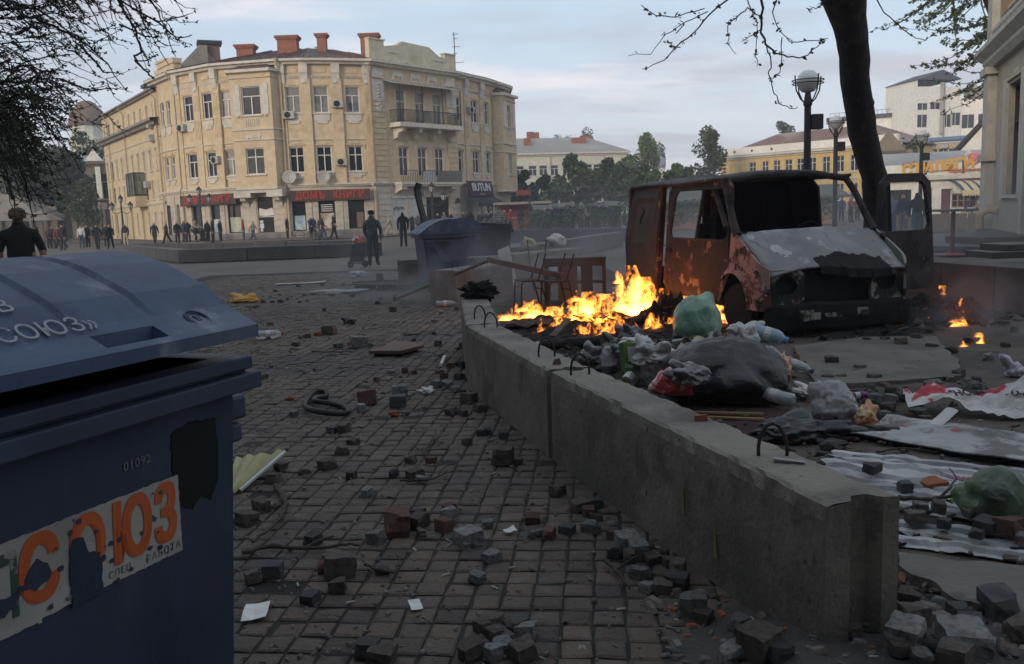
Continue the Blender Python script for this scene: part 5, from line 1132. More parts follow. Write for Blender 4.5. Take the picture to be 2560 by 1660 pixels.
# right side (towards the fire): rear quarter panel with a pressed blank
mb = MB(); rows = []
for j in range(19):
 z = .36 + 1.53 * j / 18; row = []
 for i in range(15):
  t = 3.24 + (4.58 - 3.24) * i / 14
  tt = t + (.16 * max(0, .95 - z) if i == 0 else 0) - (.12 * max(0, z - 1.0) * (i / 14) ** 2)
  ins = -.022 if (3.42 < t < 4.38 and 1.06 < z < 1.76) else 0
  if ins and (t < 3.5 or t > 4.3 or z < 1.12 or z > 1.7): ins = .012
  row.append((-tt, -(hw(z) + ins + .012 * fbm(t * 2, z * 2, 4)), z))
 rows.append(row)
mb.grid(rows); mb.build('side_panel', VM_rear, VAN, smooth=False, solid=.03)
sc = MB()
for k in range(7): sc.add([V(3.95 + .05 * math.sin(k * .9), 1.32 + k * .035, -1, -.004), V(3.99 + .05 * math.sin(k * .9), 1.32 + k * .035, -1, -.004), V(3.99 + .05 * math.sin(k * .9 + .9), 1.355 + k * .035, -1, -.004), V(3.95 + .05 * math.sin(k * .9 + .9), 1.355 + k * .035, -1, -.004)], [(0, 1, 2, 3)])
sc.build('tear', VM_soot, VAN, solid=.02)
# front door on the fire side
inn_ = rrect(.92, 2.74, 1.13, 1.80, .13, slant=.10); out_ = rect_like(inn_, .80, 2.98, .36, 1.90, slant=.30, arch=True)
mb = MB(); ring(mb, inn_, out_, -1); dr = mb.build('door', VM_side, VAN, solid=.035, smooth=False, label='rust red scorched door with an empty window')
mb = MB(); mb.tube([V(t, z, -1, .005) for t, z in inn_], .017, 6, closed=True); mb.build('window_frame', VM_pil, dr)
mb = MB(); mb.tube([V(.9, .80, -1, .004), V(2.96, .80, -1, .004)], .012, 5).tube([V(.84, 1.02, -1, .004), V(2.96, 1.02, -1, .004)], .008, 5); mb.build('door_crease', VM_side, dr)
MB().box(-2.85, -2.65, -1.0, -.965, .93, .98).build('handle', VM_soot, dr)
mb = MB(); mb.bar(V(1.86, 1.14), V(1.84, 1.82), .05, .035); mb.bar(V(.98, 1.30, -1, .01), V(1.66, 1.84, -1, -.04), .055, .04); mb.build('quarter_light_bar', VM_pil, dr)
# pillar and sill behind the door
mb = MB(); mb.bar(V(3.26, .4), V(3.30, 1.88), .07, .09); mb.build('pillar', VM_side, VAN)
MB().box(-4.5, -1.1, -.95, .95, .3, .38).build('sill_floor', VM_soot, VAN)
# fenders with wheel arches
for s, m_ in ((-1, VM_fend), (1, VM_front)):
 rows = []; N = 30
 for j in range(8):
  row = []
  for i in range(N + 1):
   t = .02 + (.86 if False else 1.0) * i / N
   d = abs(t - .76); zb = .33 if t < .37 else .34 + math.sqrt(max(0, .40 ** 2 - d * d)) if d < .40 else .33
   zt = .80 + .435 * (min(t, .74) / .74) ** .9 if t < .84 else max(zb + .05, .84 - (t - .84) * 1.2)
   z = zb + (zt - zb) * j / 7; bul = .03 * math.exp(-((z - zb) / .06) ** 2) if d < .42 else 0
   cor = -.10 * max(0, 1 - t / .22) ** 2
   row.append((-t, s * (hw(z) + bul + cor + .006 * fbm(t * 5, z * 5, s)), z))
  rows.append(row)
 mb = MB(); mb.grid(rows); mb.build('fender', m_, VAN, solid=.03, label='pink and black peeling fender' if s < 0 else None)
# far side: panel behind the open door, window band open
inn_ = rrect(3.0, 4.2, 1.16, 1.72, .1); out_ = rect_like(inn_, 1.86, 4.58, .36, 1.89)
mb = MB(); ring(mb, inn_, out_, 1); mb.build('side_panel', VM_rear, VAN, solid=.03)
mb = MB(); mb.bar((-2.25, -.55, .4), (-2.3, -.5, 1.86), .06, .05); mb.build('pillar', VM_pil, VAN)
# bulkhead behind the seats
mb = MB(); mb.grid([[(-2.62 - .03 * fbm(y * 2, z * 2), y, z) for y in [-.52 + 1.44 * i / 8 for i in range(9)]] for z in [.36 + 1.53 * j / 8 for j in range(9)]]); mb.build('bulkhead', VM_soot, VAN, solid=.03)
# roof: sagging, with gutter
rows = []
for i in range(25):
 t = 1.20 + 3.42 * i / 24; row = []
 for k in range(15):
  y = -1 + 2 * k / 14; zc = 1.995 - .10 * abs(y) ** 3.2 - .028 * math.exp(-((t - 2.6) / .5) ** 2) - (.05 * max(0, (1.45 - t) / .25) ** 2) + .012 * fbm(t * 2, y * 2, 7)
  row.append((-t, y * .865, zc))
 rows.append(row)
mb = MB(); mb.grid(rows); rf_ = mb.build('roof', VM_roof, VAN, solid=.03, smooth=True)
for s in (-1, 1): MB().tube([(-t, s * .875, 1.905 - .02 * math.exp(-((t - 2.6) / .5) ** 2)) for t in [1.15 + .34 * k for k in range(11)]], .022, 6).build('gutter', VM_pil, rf_)
mb = MB(); mb.tube([(-1.22, -.86, 1.87), (-1.17, -.4, 1.93), (-1.16, 0, 1.94), (-1.17, .4, 1.93), (-1.22, .86, 1.87)], .045, 8); mb.build('roof_header', VM_pil, VAN)
ft_ = MB(); ft_.tube([(-4.58, -.86, 1.88), (-4.56, 0, 1.95), (-4.58, .86, 1.88)], .04, 6).bar((-4.56, -.93, .36), (-4.56, -.86, 1.88), .08, .08).bar((-4.56, .93, .36), (-4.56, .86, 1.88), .08, .08); ft_.build('rear_frame', VM_rear, VAN)
# windscreen pillars and cowl
for s in (-1, 1): mb = MB(); mb.tube([(-.72, s * .94, 1.2), (-.85, s * .93, 1.36), (-1.06, s * .895, 1.68), (-1.22, s * .86, 1.87)], [.055, .048, .042, .045], 8); mb.build('windscreen_pillar', VM_pil, VAN)
rc = random.Random(6); mb = MB()
mb.box(-.98, -.73, -.92, .92, 1.12, 1.185)
for k in range(90):
 x, y = -.86 + rc.uniform(-.1, .1), rc.uniform(-.9, .9); s_ = rc.uniform(.012, .04); mb.box(-s_, s_, -s_ * 1.6, s_ * 1.6, -s_ * .5, s_ * .6, Matrix.Translation((x, y, 1.19)) @ Matrix.Rotation(rc.uniform(0, 3), 4, 'Z') @ Matrix.Rotation(rc.uniform(-.6, .6), 4, 'X'))
cw = mb.build('cowl', VM_front, VAN)
mb = MB()
for y in (-.35, .1, .3, .62): mb.bar((-.78, y, 1.21), (-.9, y - .35, 1.235), .03, .02)
mb.build('wiper', VM_soot, cw)
MB().box(-.84, -.77, -.3, .15, 1.175, 1.195).box(-.84, -.77, .25, .75, 1.175, 1.195).build('vent_slot', VM_soot, cw)
# dashboard and seats
MB().prism_x([(-1.35, .7), (-.95, .7), (-.95, 1.14), (-1.15, 1.16), (-1.3, 1.05)], -.88, .88, Matrix(((0, 1, 0, 0), (1, 0, 0, 0), (0, 0, 1, 0), (0, 0, 0, 1)))).build('dashboard', VM_soot, VAN)
MB().tube([(-1.42 + .08 * math.sin(a_), .42 + .2 * math.cos(a_), 1.14 + .18 * math.sin(a_)) for a_ in [2 * PI * k / 16 for k in range(16)]], .016, 6, closed=True).build('steering_wheel', VM_soot, VAN)
for y in (-.5, .48):
 s_ = MB(); s_.box(-2.35, -1.85, y - .24, y + .24, .6, .74); s_.box(-2.42, -2.32, y - .23, y + .23, .74, 1.33)
 st = s_.build('seat', VM_soot, VAN, bevel=.04); MB().box(-2.44, -2.34, y - .13, y + .13, 1.42, 1.62).box(-2.4, -2.38, y - .08, y - .06, 1.3, 1.45).box(-2.4, -2.38, y + .06, y + .08, 1.3, 1.45).build('headrest', VM_soot, st, bevel=.02)
# bonnet: buckled sheet, burnt patch at the front lip
rows, rb_ = [], []
def hood_pt(f_, y):
 x = -.74 + f_ * .72; wv = .93 - .05 * f_; z = 1.225 - .40 * f_ - .06 * f_ * f_ + .03 * (1 - y * y) - .02 * abs(y) ** 4 + .01 * fbm(f_ * 3, y * 2, 11)
 z += -.03 * math.exp(-((f_ - .98) / .1) ** 2) * math.sin(y * 4)
 lip = .035 * fbm(y * 7, 2, 3) + (.05 if .05 < y < .75 else 0)
 if f_ > .99: x += lip
 return (x, y * wv, z)
for j in range(25): rows.append([hood_pt(j / 24, -1 + 2 * i / 28) for i in range(29)])
mb = MB(); mb.grid(rows); hd_ = mb.build('bonnet', VM_hood, VAN, solid=.018, smooth=True)
pb = MB(); npb = 30; top, bot = [], []
for i in range(npb + 1):
 y = -.28 + 1.02 * i / npb; f0_ = .72 + .13 * fbm(y * 4, 1, 8) + .25 * max(0, abs(y - .26) / .54 - .7); f0_ = min(f0_, .98)
 top.append(tuple(Vector(hood_pt(f0_, y)) + Vector((0, 0, .012)))); bot.append(tuple(Vector(hood_pt(.995, y)) + Vector((.02, 0, .012))))
mid_ = [tuple(Vector(hood_pt(.86, -.28 + 1.02 * i / npb)) + Vector((0, 0, .014))) for i in range(npb + 1)]
low = [(b_[0] + .02, b_[1], b_[2] - .1 - .03 * fbm(i * .7, 3, 1)) for i, b_ in enumerate(bot)]
pb.grid([top, mid_, bot, low]); pb.build('burnt_patch', VM_soot, hd_, solid=.006)
def flake(cf, cy_, r, seed):
 n = 22; pts = []
 for k in range(n):
  a_ = 2 * PI * k / n; rr = r * (1 + .5 * fbm(math.cos(a_) * 1.5, math.sin(a_) * 1.5, seed)); q = hood_pt(min(.97, cf + rr * math.sin(a_)), cy_ + rr * 1.1 * math.cos(a_)); pts.append((q[0], q[1], q[2] + .011))
 c_ = hood_pt(cf, cy_); MB().add([(c_[0], c_[1], c_[2] + .0125)] + pts, [(0, 1 + k, 1 + (k + 1) % n) for k in range(n)]).build('paint_flake', mat('white_paint_flake', (.42, .41, .40), .7), hd_)
flake(.50, -.66, .085, 3); flake(.60, -.60, .09, 5); flake(.13, -.86, .05, 6); flake(.30, -.1, .04, 8)
# nose: lamp panels, grille opening, radiator, bumper beam
mb = MB()
for s in (-1, 1):
 rows = []
 inn_ = [(s * .66 + .14 * math.cos(a_), .62 + .115 * math.sin(a_)) for a_ in [2 * PI * k / 20 for k in range(20)]]
 out_ = []
 for k in range(20):
  a_ = 2 * PI * k / 20; c_, s__ = math.cos(a_), math.sin(a_); m_ = max(abs(c_), abs(s__)); out_.append((s * .68 + .24 * c_ / m_, .60 + .205 * s__ / m_))
 n = 20; vs_ = [(-.03 - .05 * abs(y), y, z) for y, z in inn_] + [(-.02 - .07 * abs(y) ** 2, y, z) for y, z in out_]
 p_ = MB(); p_.add(vs_, [(i, (i + 1) % n, n + (i + 1) % n, n + i) for i in range(n)]); lp_ = p_.build('lamp_panel', VM_front, VAN, solid=.015)
 MB().lathe([(.11, -.1), (.13, -.02), (.14, .02)], 18, Matrix.Translation((-.13, s * .66, .62)) @ Matrix.Rotation(PI / 2, 4, 'Y')).build('headlight', VM_soot, lp_)
MB().box(-.16, -.1, -.44, .44, .42, .76).build('radiator', VM_soot, VAN)
for y in (-.47, .47): MB().bar((-.07, y, .38), (-.07, y, .80), .045, .05).build('front_strut', VM_front, VAN)
MB().box(-.7, -.12, -.85, .85, .36, .70).build('engine_bay', VM_soot, VAN)
b_ = MB(); rows = [[(x - .07 * abs(y) ** 2 + .012 * fbm(y * 4, z * 9, 2), y, z + .03 * fbm(y * 2, 4, 6)) for y in [-.96 + 1.92 * i / 24 for i in range(25)]] for x, z in ((-.03, .40), (.05, .37), (.06, .26), (.03, .12), (-.06, .06))]
b_.grid(rows); b_.build('bumper', VM_soot, VAN, solid=.02)
for k in range(9): y = rc.uniform(-.8, .9); MB().box(.055, .07, y - rc.uniform(.02, .09), y + rc.uniform(.02, .09), 0.2 + rc.uniform(0, .06), .27 + rc.uniform(0, .07)).build('peeled_strip', VM_front, VAN)
# wheels
for t, s, st in ((.76, -1, .25), (.76, 1, 0), (3.6, -1, 0), (3.6, 1, 0)):
 T = Matrix.Translation((-t, s * .84, .30)) @ Matrix.Rotation(R(8) * (1 if st else 0), 4, 'Z') @ Matrix.Rotation(PI / 2 * -s, 4, 'X')
 w_ = MB().lathe([(.2, -.1), (.30, -.09), (.315, -.05), (.315, .05), (.30, .085), (.215, .09)], 24, T).build('wheel', VM_soot, VAN)
 MB().lathe([(.21, .0), (.21, .085), (.18, .09), (.17, .05), (.1, .03), (.08, .07), (.02, .075)], 20, T).build('rim', mat('burnt_rim', (.055, .035, .03), .8, layers=[((.015, .013, .012), 6, .5, .6, .9)], bump=.4), w_)
 MB().lathe([(.36, -.02), (.37, 0), (.36, .02)], 20, T @ Matrix.Translation((0, 0, -.12))).build('wheel_well', VM_soot, w_)
# far front door, swung wide open
DA = R(78); Td = Matrix.Translation((-.84, .97, 0)) @ Matrix.Rotation(-DA, 4, 'Z')
def dv(u, z, o=0.0): return tuple(Td @ Vector((-u, -.13 * max(0, (z - 1.1) / .8) ** 1.3 + o, z)))
n_ = 9
inn_ = rrect(.14, 1.06, 1.16, 1.80, .11, slant=.38); out_ = rect_like(inn_, 0, 1.16, .38, 1.90, slant=.40); N = len(inn_)
vs_, fs_ = [], []
for j in range(4):
 for a_, b_ in zip(inn_, out_): vs_.append(dv(a_[0] + (b_[0] - a_[0]) * j / 3, a_[1] + (b_[1] - a_[1]) * j / 3))
for j in range(3):
 for i in range(N): fs_.append((j * N + i, j * N + (i + 1) % N, (j + 1) * N + (i + 1) % N, (j + 1) * N + i))
od = MB().add(vs_, fs_).build('door', VM_pil, VAN, solid=.05, label='soot blackened door standing open with an empty window')
MB().bar(dv(.36, 1.16), dv(.42, 1.80), .035, .035).build('quarter_light_bar', VM_soot, od)
MB().box(-.09, -.02, -.03, .02, .75, .8, Td @ Matrix.Translation((-.95, .03, 0))).build('handle', VM_soot, od)
# ================================================================ waste containers
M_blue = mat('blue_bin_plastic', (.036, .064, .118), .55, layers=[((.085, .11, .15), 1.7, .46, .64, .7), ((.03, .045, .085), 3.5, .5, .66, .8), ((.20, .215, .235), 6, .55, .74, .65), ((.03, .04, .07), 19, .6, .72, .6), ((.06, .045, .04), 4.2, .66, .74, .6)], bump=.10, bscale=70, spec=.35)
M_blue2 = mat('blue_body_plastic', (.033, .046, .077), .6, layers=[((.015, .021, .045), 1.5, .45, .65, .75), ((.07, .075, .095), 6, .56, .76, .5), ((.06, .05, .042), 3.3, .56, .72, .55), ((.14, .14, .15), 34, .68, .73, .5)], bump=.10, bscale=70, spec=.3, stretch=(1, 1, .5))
M_blk = mat('black_bin_plastic', (.016, .018, .021), .6, layers=[((.035, .036, .038), 2.5, .5, .7, .6)], bump=.1, bscale=40)
M_greyl = mat('grey_lid_plastic', (.12, .12, .12), .55, layers=[((.07, .07, .07), 2.5, .5, .7, .6)])
M_lab = mat('worn_white_sticker', (.34, .325, .295), .6, layers=[((.22, .205, .18), 3, .5, .7, .7), ((.03, .045, .09), 17, .63, .66, .95), ((.05, .05, .05), 30, .66, .70, .8)], bump=.05)
M_orl = mat('orange_print', (.46, .10, .03), .6, layers=[((.36, .06, .02), 6, .5, .7, .7), ((.30, .24, .2), 40, .66, .72, .6)], var=.1)
M_dgr = mat('dark_green_print', (.05, .07, .06), .7, layers=[((.3, .29, .27), 22, .52, .6, .8)])
PROF = [(-.02, 1.30), (.0, 1.312), (.03, 1.327), (.055, 1.338), (.09, 1.358), (.13, 1.388), (.169, 1.417), (.253, 1.456), (.33, 1.488), (.405, 1.508), (.5, 1.522), (.62, 1.515), (.75, 1.49), (.88, 1.44), (1.0, 1.37), (1.07, 1.28)]
def face_y(z): return .06 + .08 * (1.18 - z)
def bin_container(name, label, x, y, rz, near=False, gap=0.0, group=None):
 """1.37 m long domed lid container; local x along the front, far end at x=0, y to the back"""
 b = thing(name, label, 'waste container', (x, y, 0), rz, group)
 body = MB(); zs = [.16, .5, .9, 1.12]; rows = []
 for z in zs:
  i = face_y(z) + .0; e = .04 + .0 * z + .05 * (1.1 - z) * .3
  pl = [(-1.33 + e, i), (-e, i), (-e, 1.05 - i), (-1.33 + e, 1.05 - i)]
  rr = []
  for k in range(4):
   p_, q_, r_ = Vector(pl[k - 1]), Vector(pl[k]), Vector(pl[(k + 1) % 4])
   for t in (.06, .02): rr.append(q_ + (p_ - q_).normalized() * t * 1.2)
   for t in (.02, .06): rr.append(q_ + (r_ - q_).normalized() * t * 1.2)
  rows.append([(v.x, v.y, z) for v in rr] + [(rr[0].x, rr[0].y, z)])
 body.grid(rows); body.add([(v[0], v[1], .16) for v in rows[0][:-1]], [tuple(range(16))])
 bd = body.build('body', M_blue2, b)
 # rim: upper ledge and thicker lower lip, open in the middle
 rim = MB()
 for (o0, o1, z0, z1) in ((.02, .06, 1.168, 1.205), (.004, .055, 1.108, 1.158), (.035, .06, 1.158, 1.168)):
  rim.box(-1.37 + o0 - .0, .0 - o0, o0, o1 + .05, z0, z1); rim.box(-1.37 + o0, -o0, 1.0 - o1 + .0, 1.05 - o0, z0, z1)
  rim.box(-1.37 + o0, -1.37 + o1 + .05, o1 + .05, 1.0 - o1, z0, z1); rim.box(-o1 - .05, -o0, o1 + .05, 1.0 - o1, z0, z1)
 rim.build('rim', M_blue2, b, bevel=.008)
 # trunnion gussets and lugs on the ends
 for sx in (0, -1.37):
  s = 1 if sx == 0 else -1
  t_ = MB()
  for y0 in (.10, .86):
   t_.box(sx - .05, sx + .035 * s, y0, y0 + .16, 1.0, 1.075); t_.box(sx - .04, sx + .02 * s, y0 + .01, y0 + .15, .93, .99)
  t_.build('lug', M_blue2, b, bevel=.012)
  g_ = MB(); q = [(.20, 1.06), (.78, 1.06), (.60, .66), (.54, .62), (.46, .62), (.40, .66)]
  n = len(q); w = [(sx + (.02 if s > 0 else -.02), yy, z) for yy, z in q] + [(sx - .07 * s, yy, z) for yy, z in q]
  g_.add(w, [tuple(range(n)), tuple(reversed(range(n, 2 * n)))] + [(i, n + i, n + (i + 1) % n, (i + 1) % n) for i in range(n)]); gg = g_.build('end_panel', M_blue2, b)
  h_ = MB(); q = [(.26, 1.04), (.62, 1.04), (.62, .90), (.52, .76), (.45, .80), (.40, .95)]; n = len(q)
  h_.add([(sx + .024 * s, yy, z) for yy, z in q], [tuple(range(n)) if s > 0 else tuple(reversed(range(n)))]); h_.build('grip_hole', M_dark, gg)
 # lid: domed sheet with pressed grooves and a hand recess
 us = sorted(set([-1.41 + .035 * k for k in range(40)] + [-.035, -.045] + [g + d for g in (-.33, -.58, -.83, -1.08) for d in (-.022, -.014, -.006, .006, .014, .022)] + [-.56, -.36]))
 us = [u for u in us if u <= -.035]; lid = MB(); rows = []
 def lz(u, i):
  yy, z = PROF[i]; z -= gap * (1 - yy)
  for g in (-.33, -.58, -.83, -1.08):
   if yy > .085: z -= .013 * max(0, 1 - abs(u - g) / .022) * min(1, (yy - .085) / .06)
  return (u, yy, z)
 for i in range(len(PROF) - 1):
  for a_, c_ in zip(us, us[1:]):
   if -.56 <= a_ and c_ <= -.36 + 1e-6 and 1 <= i <= 2: continue
   lid.add([lz(a_, i), lz(c_, i), lz(c_, i + 1), lz(a_, i + 1)], [(0, 1, 2, 3)])
 # front lip, ends
 z0 = PROF[0][1] - gap * 1.02
 lid.box(us[0], us[-1], -.021, -.002, z0 - .034, z0 - .001)
 for ue in (us[0], us[-1]):
  vs_ = [(ue, yy, z - gap * (1 - yy)) for yy, z in PROF] + [(ue, 1.07, 1.2), (ue, -.02, z0 - .034)]
  lid.add(vs_, [tuple(range(len(vs_)))])
 P0, P1 = lz(-.56, 1), lz(-.36, 3)
 rec = [(-.56, P0[1], P0[2]), (-.36, P0[1], P0[2]), (-.36, P1[1], P1[2]), (-.56, P1[1], P1[2]), (-.545, P0[1] + .01, P0[2] - .05), (-.375, P0[1] + .01, P0[2] - .05), (-.375, P1[1] - .004, P1[2] - .055), (-.545, P1[1] - .004, P1[2] - .055)]
 lid.add(rec, [(4, 5, 6, 7), (0, 1, 5, 4), (1, 2, 6, 5), (2, 3, 7, 6), (3, 0, 4, 7)])
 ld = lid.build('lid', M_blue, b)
 for k in (-1.15, -.22): MB().box(k - .06, k + .06, 1.03, 1.09, 1.12, 1.28).build('hinge', M_blue2, b)
 for wx, wy in ((-1.15, .18), (-.2, .18), (-1.15, .87), (-.2, .87)):
  wh = MB().lathe([(.09, -.022), (.1, -.015), (.1, .015), (.09, .022)], 16, Matrix.Translation((wx, wy, .1)) @ Matrix.Rotation(PI / 2, 4, 'X')).build('wheel', M_dark, b)
  MB().box(wx - .03, wx + .03, wy - .035, wy + .035, .1, .165).build('wheel_fork', M_iron, wh)
 return b, ld, bd
be = math.atan2(.921, .389)
NB, NL, NBD = bin_container('waste_container', 'large blue plastic waste container with peeled white sticker, close by at lower left', -.743, 2.582, be)
def fM(u, z, off=.003): return Matrix.Translation((u, face_y(z) - off, z)) @ Matrix.Rotation(PI / 2 + math.atan(.08), 4, 'X')
# rubbish showing in the gap under the lid
rg = random.Random(12); mb = MB(); rows = []
for j in range(9): rows.append([(-1.28 + 1.2 * i / 20, .13 + .8 * j / 8, 1.07 + .06 * fbm(i * .5, j * .7, 4)) for i in range(21)])
mb.grid(rows); tag(mb.build('rubbish', mat('dark_rubbish', (.03, .024, .02), .9, layers=[((.10, .07, .05), 9, .55, .62, .8), ((.008, .008, .008), 5, .5, .62, .9)], bump=1.5, bscale=30), NB), kind='stuff')
# torn sticker: outline with bites taken out
def sheet(outline, off, m, parent, name):
 n = len(outline); f = [(u, face_y(z) - off, z) for u, z in outline]; bk_ = [(u, face_y(z) - off + .0015, z) for u, z in outline]
 bm_ = bmesh.new(); v1 = [bm_.verts.new(q) for q in f]
 fc = bm_.faces.new(v1); bmesh.ops.triangulate(bm_, faces=[fc]); me = bpy.data.meshes.new(name); bm_.to_mesh(me); bm_.free(); me.materials.append(m)
 o = bpy.data.objects.new(name, me); C.objects.link(o); o.parent = parent
 s_ = o.modifiers.new('solid', 'SOLIDIFY'); s_.thickness = .0012; s_.offset = 1; return o
def rough(pts, amp, seed):
 out = []; r_ = random.Random(seed)
 for a_, c_ in zip(pts, pts[1:] + pts[:1]):
  a_, c_ = Vector(a_), Vector(c_); k = max(1, int((c_ - a_).length / .012))
  for q in range(k): v = a_.lerp(c_, q / k); out.append((v.x + (r_.uniform(-amp, amp) if q else 0), v.y + (r_.uniform(-amp, amp) if q else 0)))
 return out
# sticker coordinates: z .69 (bottom) to .915 (top)
st = sheet(rough([(-1.2, .70), (-.745, .695), (-.745, .69), (-.735, .69), (-.735, .70), (-.56, .70), (-.285, .695), (-.296, .917), (-.60, .917), (-1.2, .915)], .0015, 3), .0025, M_lab, NB, 'sticker')
holes = [([(-.655, .69), (-.56, .69), (-.565, .80), (-.60, .81), (-.615, .855), (-.645, .86), (-.655, .83)], .003), ([(-.79, .79), (-.75, .775), (-.71, .79), (-.715, .83), (-.74, .85), (-.765, .83), (-.775, .80), (-.95, .775), (-.95, .735), (-.80, .755)], .006)]
for h_, am in holes: sheet(rough(h_, am, 5), .0068, M_blue2, st, 'torn_patch')
rs2 = random.Random(9)
for k in range(26):
 u, z = rs2.uniform(-.72, -.36), rs2.uniform(.70, .90); r = rs2.uniform(.003, .009); sheet([(u + r * math.cos(a_) * rs2.uniform(.6, 1.3), z + r * math.sin(a_) * rs2.uniform(.6, 1.2)) for a_ in [2 * PI * q / 7 for q in range(7)]], .0066, M_blue2 if k % 3 else M_dgr, st, 'scuff')
for ch, u, sx in (('З', -.345, .62), ('Ю', -.46, .60), ('О', -.60, .66), ('С', -.735, .70)):
 for k, (du, dz_) in enumerate(((-.007, -.003), (.007, .003), (0, 0), (-.006, .004), (.006, -.004))): text_mesh(ch, .215, M_orl, st, fM(u + du, .812 + dz_, .0050 + .0002 * k), sx=sx, bold=.002, depth=.0003)
text_mesh('РАБОТА', .030, M_dgr, st, fM(-.355, .718, .0052), depth=.0003, spacing=1.25, sx=.9)
text_mesh('СПЕЦ', .026, M_dgr, st, fM(-.505, .722, .0052), depth=.0003, spacing=1.2, sx=.9)
text_mesh('МП', .20, M_dgr, st, fM(-.875, .80, .0052), depth=.0004, sx=.55, bold=.006)
text_mesh('01092', .034, mat('pale_number', (.16, .17, .19), .7), NB, fM(-.435, .99, .003), name='number', depth=.0004, spacing=1.1)
M_burn = mat('black_patch', (.006, .006, .006), .7, layers=[((.03, .03, .032), 30, .7, .76, .8)])
sheet(rough([(-.315, 1.035), (-.25, 1.055), (-.14, 1.04), (-.135, .86), (-.165, .80), (-.20, .83), (-.24, .80), (-.29, .825), (-.31, .90)], .004, 8), .003, M_burn, NB, 'black_patch')
# white words and stamp on the lid slope
sl_ = math.atan2(1.417 - 1.338, .169 - .055)
M_wt = mat('stencil_white', (.27, .28, .31), .7, layers=[((.12, .14, .2), 14, .55, .66, .8)])
text_mesh('«СОЮЗ»', .075, M_wt, NL, Matrix.Translation((-.66, .088, 1.366)) @ Matrix.Rotation(sl_, 4, 'X'), depth=.0006, sx=1.0)
text_mesh('ТОВ', .075, M_wt, NL, Matrix.Translation((-.74, .17, 1.424)) @ Matrix.Rotation(sl_ * .85, 4, 'X'), depth=.0006, sx=1.0)
sm_ = MB().tube([(.036 * math.cos(a_), .036 * math.sin(a_), 0) for a_ in [2 * PI * k / 20 for k in range(20)]], .003, 4, closed=True).tube([(.027 * math.cos(a_), .027 * math.sin(a_), 0) for a_ in [2 * PI * k / 20 for k in range(20)]], .002, 4, closed=True).box(-.008, .008, -.012, .012, -.002, .002).build('stamp', M_blue2, NL); sm_.matrix_local = Matrix.Translation((-.20, .05, 1.337)) @ Matrix.Rotation(sl_ * .9, 4, 'X')
# the two blue containers further off
be2 = math.atan2(-.967, .25)
bin_container('waste_container', 'blue domed waste container standing on end of the barricade, its hand hole towards us', -1.76, 17.65, be2, gap=.09, group='blue containers of the barricade')
bin_container('waste_container', 'paler blue domed waste container half hidden behind the nearer one', -1.62, 20.6, be2 + .12, gap=.09, group='blue containers of the barricade')
# black containers
def flat_bin(label, x, y, rz, lid_open=False, w=1.1, name='waste_container'):
 b = thing(name, label, 'waste container', (x, y, 0), rz)
 MB().hexa([(-w / 2 + .08, .1, .15), (w / 2 - .08, .1, .15), (w / 2 - .08, .95, .15), (-w / 2 + .08, .95, .15), (-w / 2, 0, 1.15), (w / 2, 0, 1.15), (w / 2, 1.05, 1.15), (-w / 2, 1.05, 1.15)]).build('body', M_blk, b, bevel=.03)
 MB().box(-w / 2 - .04, w / 2 + .04, -.04, 1.09, 1.13, 1.21).box(-w / 2 - .1, -w / 2, .4, .62, 1.0, 1.1).box(w / 2, w / 2 + .1, .4, .62, 1.0, 1.1).build('rim', M_blk, b, bevel=.015)
 if not lid_open:
  MB().box(-w / 2, w / 2, 0, 1.05, 1.21, 1.27).build('lid', M_blk, b, bevel=.02); MB().box(-w * .42, w * .12, -.05, .5, 1.27, 1.32, Matrix.Rotation(.03, 4, 'Y')).build('lid_flap', M_greyl, b, bevel=.02)
 else:
  for k in range(5):
   q = MB(); x_ = -w / 2 + .06 + k * .25; q.tube([(x_, 1.06, 1.2), (x_, 1.11, 1.5), (x_, 1.17, 1.8), (x_, 1.22, 2.05), (x_, 1.23, 2.2), (x_, 1.17, 2.34)], .028, 6)
   q.build('lid_rib', M_greyl if k % 2 else M_blk, b)
  lr = MB(); lr.grid([[(x_, yy, z) for x_ in (-w / 2, 0, w / 2)] for yy, z in ((1.08, 1.2), (1.13, 1.5), (1.19, 1.8), (1.24, 2.05), (1.25, 2.2), (1.19, 2.34))]); lr.build('lid', M_blk, b, solid=.015)
 for s_ in (-1, 1):
  for yy in (.2, .85): MB().lathe([(.09, -.02), (.1, 0), (.09, .02)], 12, Matrix.Translation((s_ * w * .36, yy, .1)) @ Matrix.Rotation(PI / 2, 4, 'Y')).build('wheel', M_dark, b)
 return b
fb = flat_bin('black waste container with a white lettered sticker and grey lid flap', -.47, 24.2, R(4))
sk = MB().box(-.48, .06, .025, .03, .58, .90, Matrix.Rotation(-.09, 4, 'X')).build('sticker', M_lab, fb)
text_mesh('ЕНОГРАД', .15, M_dark, sk, Matrix.Translation((-.21, .045, .80)) @ Matrix.Rotation(PI / 2 - .09, 4, 'X'), sx=.72, bold=.006)
flat_bin('black waste container with its ribbed lid thrown open behind the blue ones', D(1058, 560, 21.6).x + 1.12, 21.6, R(90), lid_open=True, w=1.0)
